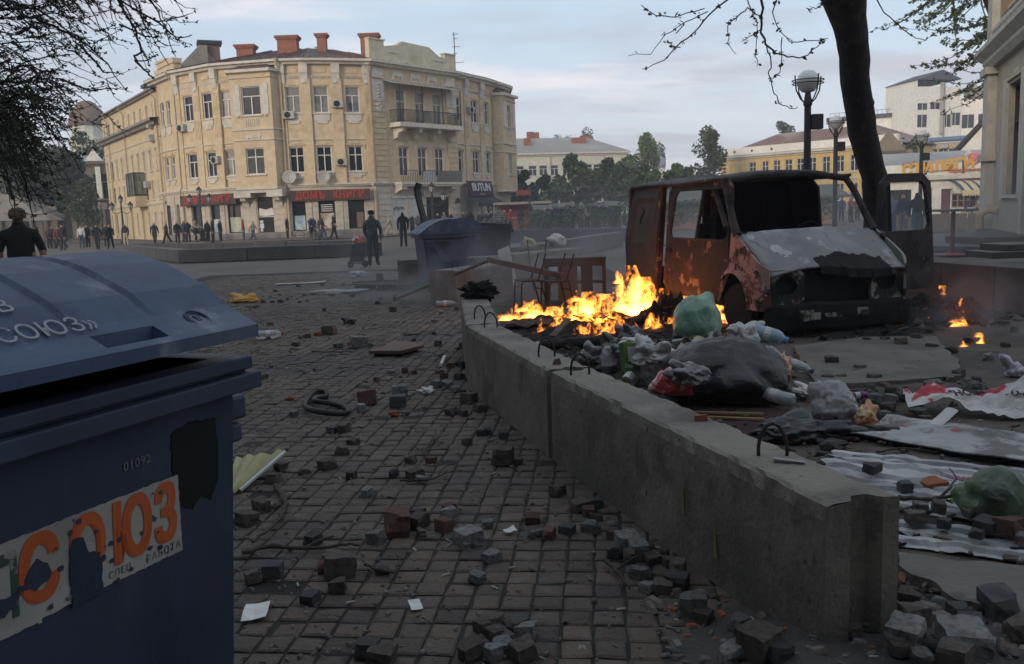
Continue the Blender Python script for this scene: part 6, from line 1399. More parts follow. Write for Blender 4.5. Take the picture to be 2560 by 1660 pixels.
# ================================================================ concrete barrier blocks
def fbs(name, label, p0, p1, w=.32, h=.58, hooks=(.14, .86), z=0.0, seed=1, groove=True, tilt=0.0, group='concrete foundation blocks of the barricade'):
 """foundation block from p0 to p1 (left top edge), width to the right of the line p0->p1 reversed"""
 p0, p1 = Vector(p0), Vector(p1); L = (p1 - p0).length; c = p0
 b = thing(name, label, 'concrete block', (p0.x, p0.y, z), math.atan2((p1 - p0).y, (p1 - p0).x), group)
 rnd = random.Random(seed); nx, nw, nh = int(L / .06), 9, 10
 def outline():
  o = []
  gw = .06
  for k in range(nh + 1): o.append((0, h * k / nh))
  for k in range(1, nw + 1): o.append((w * k / nw, h))
  for k in range(1, nh + 1): o.append((w, h - h * k / nh))
  return o
 ol = outline(); rows = []
 for i in range(nx + 1):
  row = []
  for y, zz in ol:
   x = L * i / nx
   e = fbm(x * 5 + seed, y * 5 + zz * 5, seed) * .004 + fbm(x * 22 + seed, y * 22 + zz * 20, seed) * .0025
   chip = 0
   if zz == h and (y in (0, w)): chip = .007 + .026 * max(0, fbm(x * 11, y * 3, seed + 4)) + .05 * max(0, fbm(x * 3.1, y * 3, seed + 9) - .35)
   if zz == h and .4 * w < y < .7 * w and i in (0, nx): x = .045 if i == 0 else L - .045
   yy = y + (e if y == 0 else -e if y == w else 0) + (chip if y == 0 else -chip if y == w else 0)
   row.append((x, yy, zz - chip * .8 + (e if zz == h else 0)))
  rows.append(row)
 mb = MB(); mb.grid(rows)
 # ends with the vertical key groove
 for xe, s in ((0, 1), (L, -1)):
  ends = []
  prof = [(0, 0), (w * 3 / 9, 0), (w * 4 / 9, .045), (w * 6 / 9, .045), (w * 7 / 9, 0), (w, 0)]
  top = [(xe + s * d, y, h - (.008 if y in (0, w) else 0)) for y, d in prof]; bot = [(xe + s * d, y, 0) for y, d in prof]
  mb.grid([bot, top])
  n = len(prof); lidv = [(xe, 0, h - .006), (xe, w, h - .006)]
 body = mb.build('body', M_conc, b)
 for hk in hooks:
  x = L * hk; y = w * .5 + rnd.uniform(-.03, .03); q = MB(); tw = PI / 2 + rnd.uniform(-.45, .45); lean = rnd.uniform(-.02, .02)
  q.tube([(x + math.cos(tw) * .055 * a_, y + math.sin(tw) * .055 * a_, h + zz) for a_, zz in ((-1, -.03), (-1.02, .04), (-.85, .09), (-.45, .125), (0, .135), (.45, .122), (.9, .08), (1.05, .03), (1.0, -.03))], .0075, 8)
  q.build('lifting_hook', M_rebar, b, smooth=True)
 return b
M_conc = mat('foundation_concrete', (.205, .178, .146), .9, layers=[((.115, .103, .09), 1.5, .44, .64, .8), ((.24, .21, .175), 5, .55, .74, .6), ((.05, .042, .037), 26, .63, .69, .85), ((.085, .072, .06), 2.6, .54, .66, .7), ((.09, .08, .07), .9, .5, .65, .6)], bump=.5, bscale=38, stretch=(1, 1, .8))
M_rebar = mat('rusty_rebar', (.045, .03, .024), .8, layers=[((.08, .045, .03), 30, .5, .65, .7)], bump=.4, bscale=120)
bA = fbs('concrete_block', 'nearest long grey concrete block with a bent wire hook at its front end', (1.035, 2.85), (.235, 5.50), .30, hooks=(.21, .93), seed=2)
bB = fbs('concrete_block', 'middle grey concrete block of the barrier with two wire hooks', (.21, 5.56), (-.42, 7.95), .30, hooks=(.20, .90), seed=5)
bC = fbs('concrete_block', 'far concrete block of the barrier topped with a charred lump', (-.425, 8.0), (-.60, 10.42), .33, hooks=(.15, ), seed=8)
for b_ in (bA, bB, bC):
 # the blocks run away from us, so their width must lie to the right
 for ch in b_.children: ch.matrix_local = Matrix.Diagonal((1, -1, 1, 1)) @ ch.matrix_local
bD = fbs('concrete_block', 'rounded concrete block in the smoke right of the blue container', (-.95, 15.4), (.05, 17.2), .55, .60, hooks=(.2, .5, .8), seed=11)
bE = fbs('concrete_block', 'concrete block lying crosswise behind the blue container', (-2.45, 19.25), (-.02, 19.45), .4, .62, hooks=(), seed=14)
bF = fbs('concrete_block', 'short concrete block lying in front of the planter wall', (.1, 20.6), (1.9, 22.6), .45, .60, hooks=(.5,), seed=17)
# paint streaks and small things on the nearest block
M_ystr = mat('yellow_drip', (.22, .19, .04), .7, layers=[((.25, .22, .2), 20, .5, .6, .9)])
for u, z0, z1, w_ in ((1.0, .22, .36, .012), (.72, .12, .26, .014)):
 q = MB(); q.add([(u - w_, .006, z0), (u + w_, .006, z0 + .01), (u + w_ * .4, .006, z1), (u - w_ * .2, .006, z1)], [(0, 1, 2, 3)]); o = q.build('paint_drip', M_ystr, bA, solid=.002);
wp = MB().hexa([(-.03, -.012, 0), (.085, -.012, 0), (.085, .012, 0), (-.03, .012, 0), (-.03, -.01, .006), (.09, -.012, .012), (.09, .014, .012), (-.03, .014, .006)]); o = wp.build('paint_splash', mat('pale_grey_rag', (.28, .28, .28), .8), bA); o.matrix_local = Matrix.Translation((.45, -.20, .585)) @ Matrix.Rotation(.9, 4, 'Z')
q = P(1752, 1040, .6); br = thing('brick_chip', 'small red brick chip lying on top of the nearest concrete block', 'brick chip', (q.x, q.y, .583)); MB().hexa([(-.03, -.015, 0), (.03, -.018, 0), (.032, .016, 0), (-.028, .02, 0), (-.027, -.013, .022), (.028, -.015, .026), (.026, .015, .022), (-.026, .016, .02)]).build('piece', mat('red_brick', (.26, .085, .05), .9, layers=[((.17, .06, .04), 6, .5, .65, .7)], bump=.5, bscale=60), br)
q = P(1392, 903, .6); br = thing('stone_chip', 'small brown stone chip beside the hook on the middle concrete block', 'stone chip', (q.x, q.y, .583)); MB().hexa([(-.03, -.025, 0), (.03, -.02, 0), (.03, .02, 0), (-.02, .03, 0), (-.02, -.02, .03), (.02, -.01, .04), (.02, .015, .03), (-.015, .02, .03)]).build('piece', mat('brown_stone', (.10, .07, .055), .9), br)
# charred lump on the far block
def lump(mb, c, r, seed, sub=3, flat=.7, amp=.35, fr=2.2):
 bm_ = bmesh.new(); bmesh.ops.create_icosphere(bm_, subdivisions=sub, radius=1.0); n0 = len(mb.v)
 for v in bm_.verts:
  d = 1 + amp * fbm(v.co.x * fr + seed, v.co.y * fr, v.co.z * fr) + amp * .5 * fbm(v.co.x * fr * 3 + seed, v.co.y * fr * 3, v.co.z * fr * 3)
  v.co *= d
 bm_.verts.index_update()
 mb.add([(c[0] + v.co.x * r[0], c[1] + v.co.y * r[1], c[2] + v.co.z * r[2]) for v in bm_.verts], [tuple(v.index for v in f.verts) for f in bm_.faces]); bm_.free()
q = P(1195, 745, .58); cl = thing('charred_lump', 'black charred lump sitting on the end of the far concrete block', 'charred rubbish', (q.x, q.y, .58))
mb = MB(); lump(mb, (0, 0, .07), (.20, .16, .11), 4, 4, amp=.6, fr=2.6); mb.build('lump', VM_soot, cl)
# ================================================================ table, chairs, boards behind the fire
M_tw = mat('dark_table_top', (.022, .017, .015), .6, layers=[((.06, .04, .03), 3, .5, .7, .6)]); M_tube = mat('brown_steel_tube', (.032, .020, .017), .6, layers=[((.03, .02, .018), 5, .5, .65, .7)])
M_ply = mat('scorched_plywood', (.15, .105, .07), .8, layers=[((.10, .07, .045), 1.6, .48, .66, .8), ((.05, .035, .028), 3, .6, .7, .7)], stretch=(1, 1, .3))
tv = P(1440, 752); TB = thing('school_table', 'dark school table with a plywood panel under it behind the fire', 'table', (tv.x, 15.35, 0), R(-6))
MB().box(-.54, .54, -.3, .3, .73, .77).build('table_top', M_tw, TB, bevel=.006)
for x in (-.5, .5):
 for y in (-.26, .26): MB().box(x - .03, x + .03, y - .025, y + .025, 0, .73).build('leg', M_tube, TB)
MB().box(-.5, .5, -.27, -.25, .62, .73).box(-.5, .5, .25, .27, .62, .73).build('apron', M_tube, TB); MB().box(.03, .5, .24, .27, .28, .33).build('rail', M_tube, TB)
MB().box(-.30, .04, -.1, -.07, .02, .72).build('plywood_panel', M_ply, TB); MB().box(.1, .3, .0, .05, .02, .70).build('drawer_box', M_tw, TB)
def chair(x, y, rz, label):
 c = thing('chair', label, 'chair', (x, y, 0), rz, 'burnt school chairs beside the table')
 for s in (-1, 1):
  q = MB(); q.tube([(s * .18, -.20, 0), (s * .18, -.175, .40), (s * .18, -.14, .445), (s * .18, .10, .44), (s * .18, .18, .43)], .0125, 7); q.build('leg', M_tube, c)
  q = MB(); q.tube([(s * .18, .26, 0), (s * .18, .16, .42)], .0125, 7).tube([(s * .18, .10, .43), (s * .18, .20, .68), (s * .17, .26, .88)], .0135, 7); q.build('leg', M_tube, c)
 MB().box(-.19, .19, -.19, .14, .445, .462).build('seat', M_tw, c, bevel=.006)
 MB().tube([(-.18, .19, .3), (.18, .19, .3)], .01, 6).tube([(-.18, .15, .43), (.18, .15, .43)], .01, 6).build('stretcher', M_tube, c)
 return c
v = P(1322, 765); chair(v.x, 14.6, R(-72), 'steel framed school chair without a back, left of its pair'); v = P(1396, 765); chair(v.x - .05, 14.3, R(-70), 'steel framed school chair without a back, touching the table')
M_pboard = mat('pale_board', (.40, .37, .33), .8, layers=[((.28, .25, .22), 2, .5, .7, .6)]); M_plank = mat('weathered_plank', (.12, .085, .068), .9, layers=[((.07, .05, .04), 3, .45, .65, .8)], bump=.3, bscale=25, stretch=(1, 1, 1))
q0, q1 = P(1278, 692), D(1259, 616, 18.6); WBD = thing('white_board', 'pale board leaning upright beyond the chairs', 'board', (q0.x, 18.3, 0)); dxx = q1.x - q0.x
MB().hexa([(-.13, 0, 0), (.13, 0, .06), (.13, .03, .06), (-.13, .03, 0), (-.13 + dxx, .3, .78), (.11 + dxx, .3, .88), (.11 + dxx, .33, .88), (-.13 + dxx, .33, .78)]).build('board', M_pboard, WBD)
v0, v1 = D(1221, 652, 15.6), D(1405, 693, 14.4); BM = thing('beam', 'long wooden beam propped from a block to the table', 'beam', (v0.x, v0.y, 0)); MB().bar((0, 0, v0.z + .02), (v1.x - v0.x, v1.y - v0.y, v1.z + .02), .07, .09).build('plank', M_plank, BM)
v0, v1 = P(988, 752), D(1220, 655, 14.9); PL = thing('pole', 'thin wooden pole slanting from the paving up to a block by the blue container', 'pole', (v0.x, v0.y, 0)); MB().tube([(0, 0, .03), ((v1.x - v0.x) * .5, (v1.y - v0.y) * .5, v1.z * .5 + .02), (v1.x - v0.x, v1.y - v0.y, v1.z + .02)], .028, 7).lathe([(.045, -.05), (.05, .02), (.03, .06)], 8, Matrix.Translation((0, 0, .05))).build('shaft', M_plank, PL)
for px, py, Y, a_, lb in ((1318, 600, 17.5, .05, 'thin dark rod standing up left of the chairs'), (1366, 600, 17.0, -.06, 'thin dark rod standing up behind the left chair')):
 t = D(px, py, Y); b_ = thing('metal_rod', lb, 'rod', (t.x, Y, 0)); MB().tube([(a_ * 2, 0, 0), (0, 0, t.z)], .014, 6).build('shaft', M_iron, b_)
v = P(1340, 668); b_ = thing('wooden_crate', 'brown slatted crate lying behind the chairs', 'crate', (v.x, v.y, 0), .2)
for k in range(3): MB().box(-.42, .42, -.2, -.17, .06 + k * .14, .17 + k * .14).build('slat', mat('red_brown_slat', (.17, .075, .055), .9, layers=[((.1, .05, .04), 4, .5, .65, .7)]), b_)
MB().box(-.42, -.38, -.17, .2, .02, .5).box(.38, .42, -.17, .2, .02, .5).box(-.4, .4, -.16, .2, .02, .05).build('frame', M_plank, b_)
# ================================================================ fire
def fire_mat(name, gain, seed, sc=(15, 15, 9.0)):
 m = bpy.data.materials.new(name); m.use_nodes = True; t = m.node_tree; t.nodes.clear()
 def nd(ty, **k):
  n = t.nodes.new(ty)
  for a_, v in k.items(): setattr(n, a_, v)
  return n
 def mt(op, *a_):
  n = nd('ShaderNodeMath', operation=op)
  for i, v in enumerate(a_):
   if isinstance(v, (int, float)): n.inputs[i].default_value = v
   else: t.links.new(v, n.inputs[i])
  return n.outputs[0]
 def ss(x, lo, hi):
  n = nd('ShaderNodeMapRange', interpolation_type='SMOOTHSTEP'); n.inputs['From Min'].default_value = lo; n.inputs['From Max'].default_value = hi; t.links.new(x, n.inputs['Value']); return n.outputs[0]
 tc = nd('ShaderNodeTexCoord'); oi = nd('ShaderNodeObjectInfo')
 se = nd('ShaderNodeSeparateXYZ'); t.links.new(tc.outputs['Generated'], se.inputs[0])
 x, y, z = (se.outputs[i] for i in range(3))
 dx, dy = mt('SUBTRACT', x, .5), mt('SUBTRACT', y, .5)
 r2 = mt('ADD', mt('MULTIPLY', dx, dx), mt('MULTIPLY', dy, dy)); r = mt('MULTIPLY', mt('SQRT', r2), 2.0)
 off = nd("ShaderNodeVectorMath", operation="ADD"); cb = nd('ShaderNodeCombineXYZ')
 rnd_ = mt('MULTIPLY', oi.outputs['Random'], 40.0)
 for i in range(3): t.links.new(rnd_, cb.inputs[i])
 t.links.new(tc.outputs['Object'], off.inputs[0]); t.links.new(cb.outputs[0], off.inputs[1])
 sv = nd('ShaderNodeVectorMath', operation='MULTIPLY'); sv.inputs[1].default_value = sc; t.links.new(off.outputs[0], sv.inputs[0])
 wv = nd('ShaderNodeTexNoise'); wv.inputs['Scale'].default_value = .5; wv.inputs['Detail'].default_value = 2; t.links.new(sv.outputs[0], wv.inputs['Vector'])
 wsc = nd('ShaderNodeVectorMath', operation='MULTIPLY_ADD'); wsc.inputs[1].default_value = (4.0, 4.0, 2.2); t.links.new(wv.outputs['Color'], wsc.inputs[0]); t.links.new(sv.outputs[0], wsc.inputs[2])
 env = mt('SUBTRACT', 1.02, mt('ADD', mt('MULTIPLY', r, .75), mt('MULTIPLY', z, mt('ADD', .34, mt('MULTIPLY', ss(wv.outputs[0], .40, .62), 1.7)))))
 nz = nd('ShaderNodeTexNoise'); nz.inputs['Scale'].default_value = .8; nz.inputs['Detail'].default_value = 4; nz.inputs['Roughness'].default_value = .55; t.links.new(wsc.outputs[0], nz.inputs['Vector'])
 rid = mt('SUBTRACT', 1.0, mt('ABSOLUTE', mt('MULTIPLY', mt('SUBTRACT', nz.outputs[0], .5), 4.0)))
 fil = ss(mt('ADD', rid, mt('MULTIPLY', env, .30)), .86, 1.06)
 core = mt('MULTIPLY', mt('MULTIPLY', ss(z, .75, .1), 1.0), ss(mt('ADD', env, mt('MULTIPLY', mt('SUBTRACT', nz.outputs[0], .5), 1.6)), .42, .8))
 inten = mt('MULTIPLY', mt('ADD', mt('MULTIPLY', fil, .95), core), ss(env, .0, .28))
 em = nd('ShaderNodeEmission'); mx = nd('ShaderNodeMix', data_type='RGBA'); t.links.new(ss(inten, .1, 1.2), mx.inputs[0]); mx.inputs[6].default_value = (1, .17, .015, 1); mx.inputs[7].default_value = (1, .38, .055, 1)
 t.links.new(mx.outputs[2], em.inputs['Color']); t.links.new(mt('MULTIPLY', inten, gain), em.inputs['Strength'])
 out = nd('ShaderNodeOutputMaterial'); t.links.new(em.outputs[0], out.inputs['Volume'])
 m.cycles.volume_step_rate = .35 if hasattr(m.cycles, 'volume_step_rate') else 1
 return m
M_fire = fire_mat('flames', 32, 0)
FR = thing('fire', 'yellow flames burning across heaped rubbish beside the van', 'fire', (1.1, 11.5, 0))
def flame(parent, px, py, Y, w, d, h, m=None, lean=.0, zb=None):
 """a flame standing on the ground at (px, py); w wide, d deep, h high; lumpy closed envelope"""
 p = P(px, py) if Y is None else D(px, py, Y); z0 = max(0.02, p.z) if zb is None else zb; h *= .98
 mb = MB(); n = 12; rows = []; rnd = random.Random(int(px * 7 + py))
 for j in range(9):
  f_ = j / 8; r = max(.03, (1 - .5 * f_ ** 1.3))
  rows.append([(w * .5 * r * math.cos(2 * PI * k / n) * (1 + .1 * rnd.uniform(-1, 1)) + lean * h * f_ * f_, d * .5 * r * math.sin(2 * PI * k / n), h * f_ - .03) for k in range(n)])
 vs = [q for r_ in rows for q in r_]; fs = [(j * n + k, j * n + (k + 1) % n, (j + 1) * n + (k + 1) % n, (j + 1) * n + k) for j in range(8) for k in range(n)] + [tuple(reversed(range(n))), tuple(range(8 * n, 9 * n))]
 o = MB().add(vs, fs).build('flame', m or M_fire, parent); pl = parent.location
 o.location = (p.x - pl.x, p.y - pl.y, z0 - pl.z); return o
for a_ in ((1275, 800, .40, .28, .22), (1330, 798, .5, .35, .30), (1385, 806, .42, .3, .24), (1305, 778, .3, .2, .2),
           (1440, 820, .62, .4, .42), (1500, 826, .62, .45, .5), (1560, 812, .62, .45, .48), (1605, 806, .6, .45, .66), (1592, 792, .40, .34, .78, -.12), (1655, 800, .5, .4, .46), (1470, 795, .5, .35, .4), (1410, 838, .45, .3, .26), (1500, 846, .5, .3, .26), (1560, 842, .45, .3, .26),
           (1700, 800, .7, .3, .36), (1765, 795, .6, .25, .28), (1740, 812, .5, .2, .2), (1680, 830, .4, .25, .25), (1720, 815, .4, .2, .16), (1790, 815, .4, .2, .16), (1635, 838, .32, .25, .3), (1365, 842, .25, .22, .3), (1450, 850, .3, .2, .2), (1635, 775, .4, .3, .5, -.1), (1555, 775, .34, .3, .6, -.15),
           (1800, 800, .22, .2, .38), (1826, 814, .2, .18, .42), (1852, 818, .18, .16, .2), (1842, 806, .12, .12, .45), (1880, 822, .2, .15, .16), (1720, 756, .5, .2, .2)):
 flame(FR, a_[0], a_[1], None, a_[2], a_[3], a_[4], lean=(a_[5] if len(a_) > 5 else 0))
for px, py, Y, w, h in ((1437, 736, 11.2, .13, .14), (1545, 690, 11.9, .16, .18), (1438, 752, 11.2, .06, .2)): flame(FR, px, py, Y, w, w, h, zb=D(px, py, Y).z - h * .4)
def fire_lamp(px, py, z, e, r=.25, parent=None):
 d_ = bpy.data.lights.new('fire_glow', 'POINT'); d_.energy = e; d_.color = (1, .24, .05); d_.shadow_soft_size = r
 o = bpy.data.objects.new('fire_glow', d_); C.objects.link(o); p = P(px, py); o.location = (p.x, p.y, z); return o
fire_lamp(1590, 815, .35, 5, .3); fire_lamp(1480, 830, .25, 7, .3); fire_lamp(1340, 805, .15, 4, .2); fire_lamp(1720, 800, .22, 7, .15); fire_lamp(1825, 812, .25, 7, .1)
# small fires right of the van
F2 = thing('fire', 'small separate flames on smoking ashes right of the van', 'fire', (5.6, 10.2, 0))
for a_ in ((2347, 775, .22, .18, .36, .1), (2400, 810, .16, .12, .34, .12), (2392, 816, .3, .15, .16), (2412, 790, .12, .1, .16), (2440, 800, .18, .08, .06), (2330, 812, .18, .08, .12), (2236, 806, .1, .08, .14), (2252, 822, .14, .08, .09), (2205, 836, .06, .05, .08), (2450, 858, .1, .08, .12), (2412, 866, .14, .08, .07), (2447, 842, .14, .06, .06)):
 flame(F2, a_[0], a_[1], None, a_[2], a_[3], a_[4], lean=(a_[5] if len(a_) > 5 else 0))
fire_lamp(2350, 778, .2, 1.2, .08); fire_lamp(2400, 812, .2, 1.2, .08)
# ================================================================ heaps of ash and burnt rubbish under the flames
M_ash = mat('burnt_rubbish', (.022, .018, .016), .95, layers=[((.07, .06, .055), 7, .52, .66, .8), ((.13, .12, .115), 14, .64, .70, .8), ((.008, .007, .007), 4, .5, .6, .8), ((.07, .03, .02), 9, .64, .7, .7)], bump=1.6, bscale=26)
M_heap = mat('mixed_rubbish', (.055, .045, .038), .9, layers=[((.13, .11, .09), 8, .55, .62, .8), ((.02, .017, .015), 5, .5, .62, .9), ((.22, .2, .18), 17, .66, .70, .8), ((.12, .04, .03), 11, .68, .71, .8)], bump=1.6, bscale=30)
def heap(name, label, cat, px, py, w, d, h, m, seed, n=44, rz=0.0, kind=None):
 p = P(px, py); t = thing(name, label, cat, (p.x, p.y, 0), rz); rows = []
 for j in range(n + 1):
  row = []
  for i in range(n + 1):
   u, v = -1 + 2 * i / n, -1 + 2 * j / n; r = math.sqrt(u * u + v * v) * (1 + .25 * fbm(u * 1.5, v * 1.5, seed)); e = max(0, 1 - r)
   z = h * min(1, e * 1.5) ** .8 * (.65 + .5 * fbm(u * 2.6 + seed, v * 2.6, 1)) + (.35 * h * abs(fbm(u * 8, v * 8, seed)) if e > .02 else 0)
   row.append((u * w / 2, v * d / 2, max(-.03, z - .02)))
  rows.append(row)
 MB().grid(rows).build('heap', m, t); return t
H1 = heap('ash_heap', 'black and grey ash and burnt rubbish under the big flames', 'rubbish heap', 1500, 826, 3.4, 2.4, .20, M_ash, 3, 60)
H2 = heap('ash_heap', 'charred heap between the flames and the door of the van', 'rubbish heap', 1680, 815, 1.1, .9, .42, M_ash, 6)
H3 = heap('ash_heap', 'smoking black ash heap right of the van', 'rubbish heap', 2345, 800, 1.9, 1.1, .34, M_ash, 9, 50)
H4 = heap('ash_heap', 'flat scorched ash under the nose of the van', 'rubbish heap', 2120, 826, 2.8, 1.3, .09, M_ash, 12)
H5 = heap('rubbish_heap', 'heap of household rubbish behind the concrete barrier', 'rubbish heap', 1690, 925, 2.0, 1.9, .32, M_heap, 15, 60)
H6 = heap('rubbish_heap', 'flat brown litter between the barrier and the burning heap', 'rubbish heap', 1440, 880, 1.3, .9, .07, M_heap, 18)
def bits(parent, n, w, d, zf, ms, seed, smin, smax):
 """loose burnt scraps lying over a heap"""
 rnd = random.Random(seed); mbs = [MB() for _ in ms]
 for k in range(n):
  u, v = rnd.gauss(0, .3), rnd.gauss(0, .3); x, y = u * w, v * d; z = max(.0, zf * (1 - 2 * (abs(u) + abs(v)))) + rnd.uniform(0, .06); s_ = rnd.uniform(smin, smax)
  T = Matrix.Translation((x, y, z)) @ Matrix.Rotation(rnd.uniform(0, 6.3), 4, 'Z') @ Matrix.Rotation(rnd.uniform(-.9, .9), 4, 'X') @ Matrix.Rotation(rnd.uniform(-.6, .6), 4, 'Y')
  a_, b_, c_ = s_, s_ * rnd.uniform(.15, .7), s_ * rnd.uniform(.05, .2); j = lambda: rnd.uniform(.7, 1.2)
  mbs[k % len(ms)].hexa([(-a_ * j(), -b_ * j(), -c_), (a_ * j(), -b_ * j(), -c_), (a_ * j(), b_ * j(), -c_), (-a_ * j(), b_ * j(), -c_), (-a_ * j(), -b_ * j(), c_), (a_ * j(), -b_ * j(), c_ * j()), (a_ * j(), b_ * j(), c_), (-a_ * j(), b_ * j(), c_)], T)
 for q, m_ in zip(mbs, ms): tag(q.build('scraps', m_, parent), kind='stuff')
M_char = mat('charcoal', (.012, .011, .011), .9, bump=1, bscale=60); M_gry = mat('grey_scrap', (.12, .11, .10), .9, layers=[((.05, .045, .04), 8, .5, .65, .8)]); M_paper = mat('dirty_paper', (.34, .32, .29), .85, layers=[((.16, .14, .12), 6, .5, .68, .8), ((.30, .10, .08), 9, .66, .7, .8)]); M_rustc = mat('rusty_scrap', (.13, .06, .04), .9, layers=[((.06, .03, .025), 8, .5, .65, .8)])
bits(H1, 260, 2.8, 1.9, .18, [M_char, M_gry, M_rustc, M_char], 3, .02, .085); bits(H2, 110, .9, .8, .4, [M_char, M_gry, M_rustc], 4, .02, .06); bits(H3, 190, 1.8, 1.0, .3, [M_char, M_char, M_gry, M_rustc], 5, .02, .075); bits(H4, 140, 2.8, 1.2, .05, [M_char, M_char, M_gry], 6, .02, .07)
bits(H5, 260, 1.7, 1.5, .3, [M_paper, M_gry, M_char, M_rustc, M_paper], 7, .015, .06); bits(H6, 70, 1.2, .8, .05, [M_paper, M_rustc, M_char], 8, .015, .05)
# ================================================================ bags, bottles and packaging
def bagmat(name, c, rough=.28, layers=(), trans=.0, alpha=1.0): return mat(name, c, rough, layers, wrinkle=8.5, spec=.55, trans=trans, alpha=alpha, var=.15)
B_green = bagmat('green_bag_film', (.15, .25, .18), .3, [((.22, .33, .25), 3, .5, .7, .7), ((.06, .14, .08), 5, .55, .7, .7)])
B_black = bagmat('black_bag_film', (.008, .0075, .007), .42, [((.020, .019, .018), 4, .55, .75, .6)])
B_white = bagmat('white_bag_film', (.46, .44, .41), .45, [((.30, .28, .25), 3, .5, .7, .8), ((.18, .15, .12), 8, .62, .72, .7)])
B_clear = bagmat('clear_bag_film', (.42, .41, .41), .18, [((.26, .25, .25), 4, .5, .68, .8), ((.14, .13, .13), 7, .6, .7, .8)], alpha=.62)
B_red = bagmat('red_white_bag', (.38, .035, .04), .4, [((.55, .50, .47), 2.6, .50, .54, 1), ((.2, .02, .02), 5, .55, .7, .5)])
B_oran = bagmat('orange_wrapper', (.42, .17, .06), .4, [((.5, .38, .2), 5, .5, .6, .9), ((.4, .06, .04), 8, .58, .64, .9)])
B_lil = bagmat('lilac_bag_film', (.33, .30, .38), .4, [((.45, .42, .46), 3, .5, .7, .7)])
B_gray = bagmat('grey_bag_film', (.14, .13, .125), .4, [((.24, .22, .21), 4, .5, .7, .8), ((.06, .055, .05), 6, .55, .7, .7)])
B_gg = bagmat('netted_green_bag', (.075, .12, .06), .4, [((.02, .025, .018), 2.4, .45, .6, .9), ((.20, .30, .12), 4, .6, .7, .8), ((.2, .08, .05), 6, .68, .71, .8)])
def bag(name, label, cat, p, sx, sy, sz, m, seed, rz=0, sub=4, fold=.3, sit=.0, knot=None, group=None):
 t = thing(name, label, cat, p, rz, group); bm_ = bmesh.new(); bmesh.ops.create_icosphere(bm_, subdivisions=sub, radius=1); r_e = random.Random(int(seed * 10)); ears = [Vector((r_e.uniform(-1, 1), r_e.uniform(-1, 1), r_e.uniform(0, 1.2))).normalized() for _ in range(3 if fold > .4 else 1)]
 for v in bm_.verts:
  c = v.co.copy(); n1 = fbm(c.x * 1.3 + seed, c.y * 1.3, c.z * 1.3); r1 = 1 - abs(mnoise.noise(Vector((c.x * 2.1 + seed * 3, c.y * 2.1, c.z * 2.1 + 5)))) * 1.6; r2 = 1 - abs(mnoise.noise(Vector((c.x * 5.3, c.y * 5.3 + seed, c.z * 5.3)))) * 1.5; r3 = mnoise.noise(Vector((c.x * 11 + seed, c.y * 11, c.z * 11)))
  v1, _q = mnoise.voronoi(Vector((c.x * 1.6 + seed, c.y * 1.6, c.z * 1.6 + seed))); v2, _q = mnoise.voronoi(Vector((c.x * 3.6, c.y * 3.6 + seed, c.z * 3.6)))
  k = 1 + fold * (.5 * n1 + .16 * (r1 - .6) - .55 * min(.6, v1[1] - v1[0]) - .30 * min(.5, v2[1] - v2[0]) + .06 * r3 + .15)
  for e_ in ears:
   q_ = c.normalized().dot(e_)
   if q_ > .90: k *= 1 + fold * 1.5 * ((q_ - .90) / .1) ** 1.5
  c *= k
  if c.z < -.35: c.z = -.35 + (c.z + .35) * .25
  if knot: q = max(0, c.z - .55); c.x *= 1 - min(.9, q * 1.5); c.y *= 1 - min(.9, q * 1.5); c.z += q * .8
  v.co = Vector((c.x * sx / 2, c.y * sy / 2, (c.z + .5) * sz / 1.5))
 me = bpy.data.meshes.new('film'); bm_.to_mesh(me); bm_.free(); me.materials.append(m); me.shade_smooth()
 o = bpy.data.objects.new('film', me); C.objects.link(o); o.parent = t; return t
def at(px, py, z=0.0): v = P(px, py, z); return (v.x, v.y, z)
bag('rubbish_bag', 'translucent green rubbish bag standing highest on the heap before the fire', 'bag', at(1742, 846, .22), .52, .44, .46, B_green, 2, rz=.4, fold=.24)
bag('rubbish_bag', 'big full black rubbish bag behind the nearest concrete block', 'bag', at(1812, 1000, .0), 1.06, .75, .52, B_black, 3, rz=-.25, sub=5, fold=.19)
bag('rubbish_bag', 'crushed red and white plastic bag under the black bag', 'bag', at(1690, 985, .10), .40, .30, .20, B_red, 5, rz=-.3)
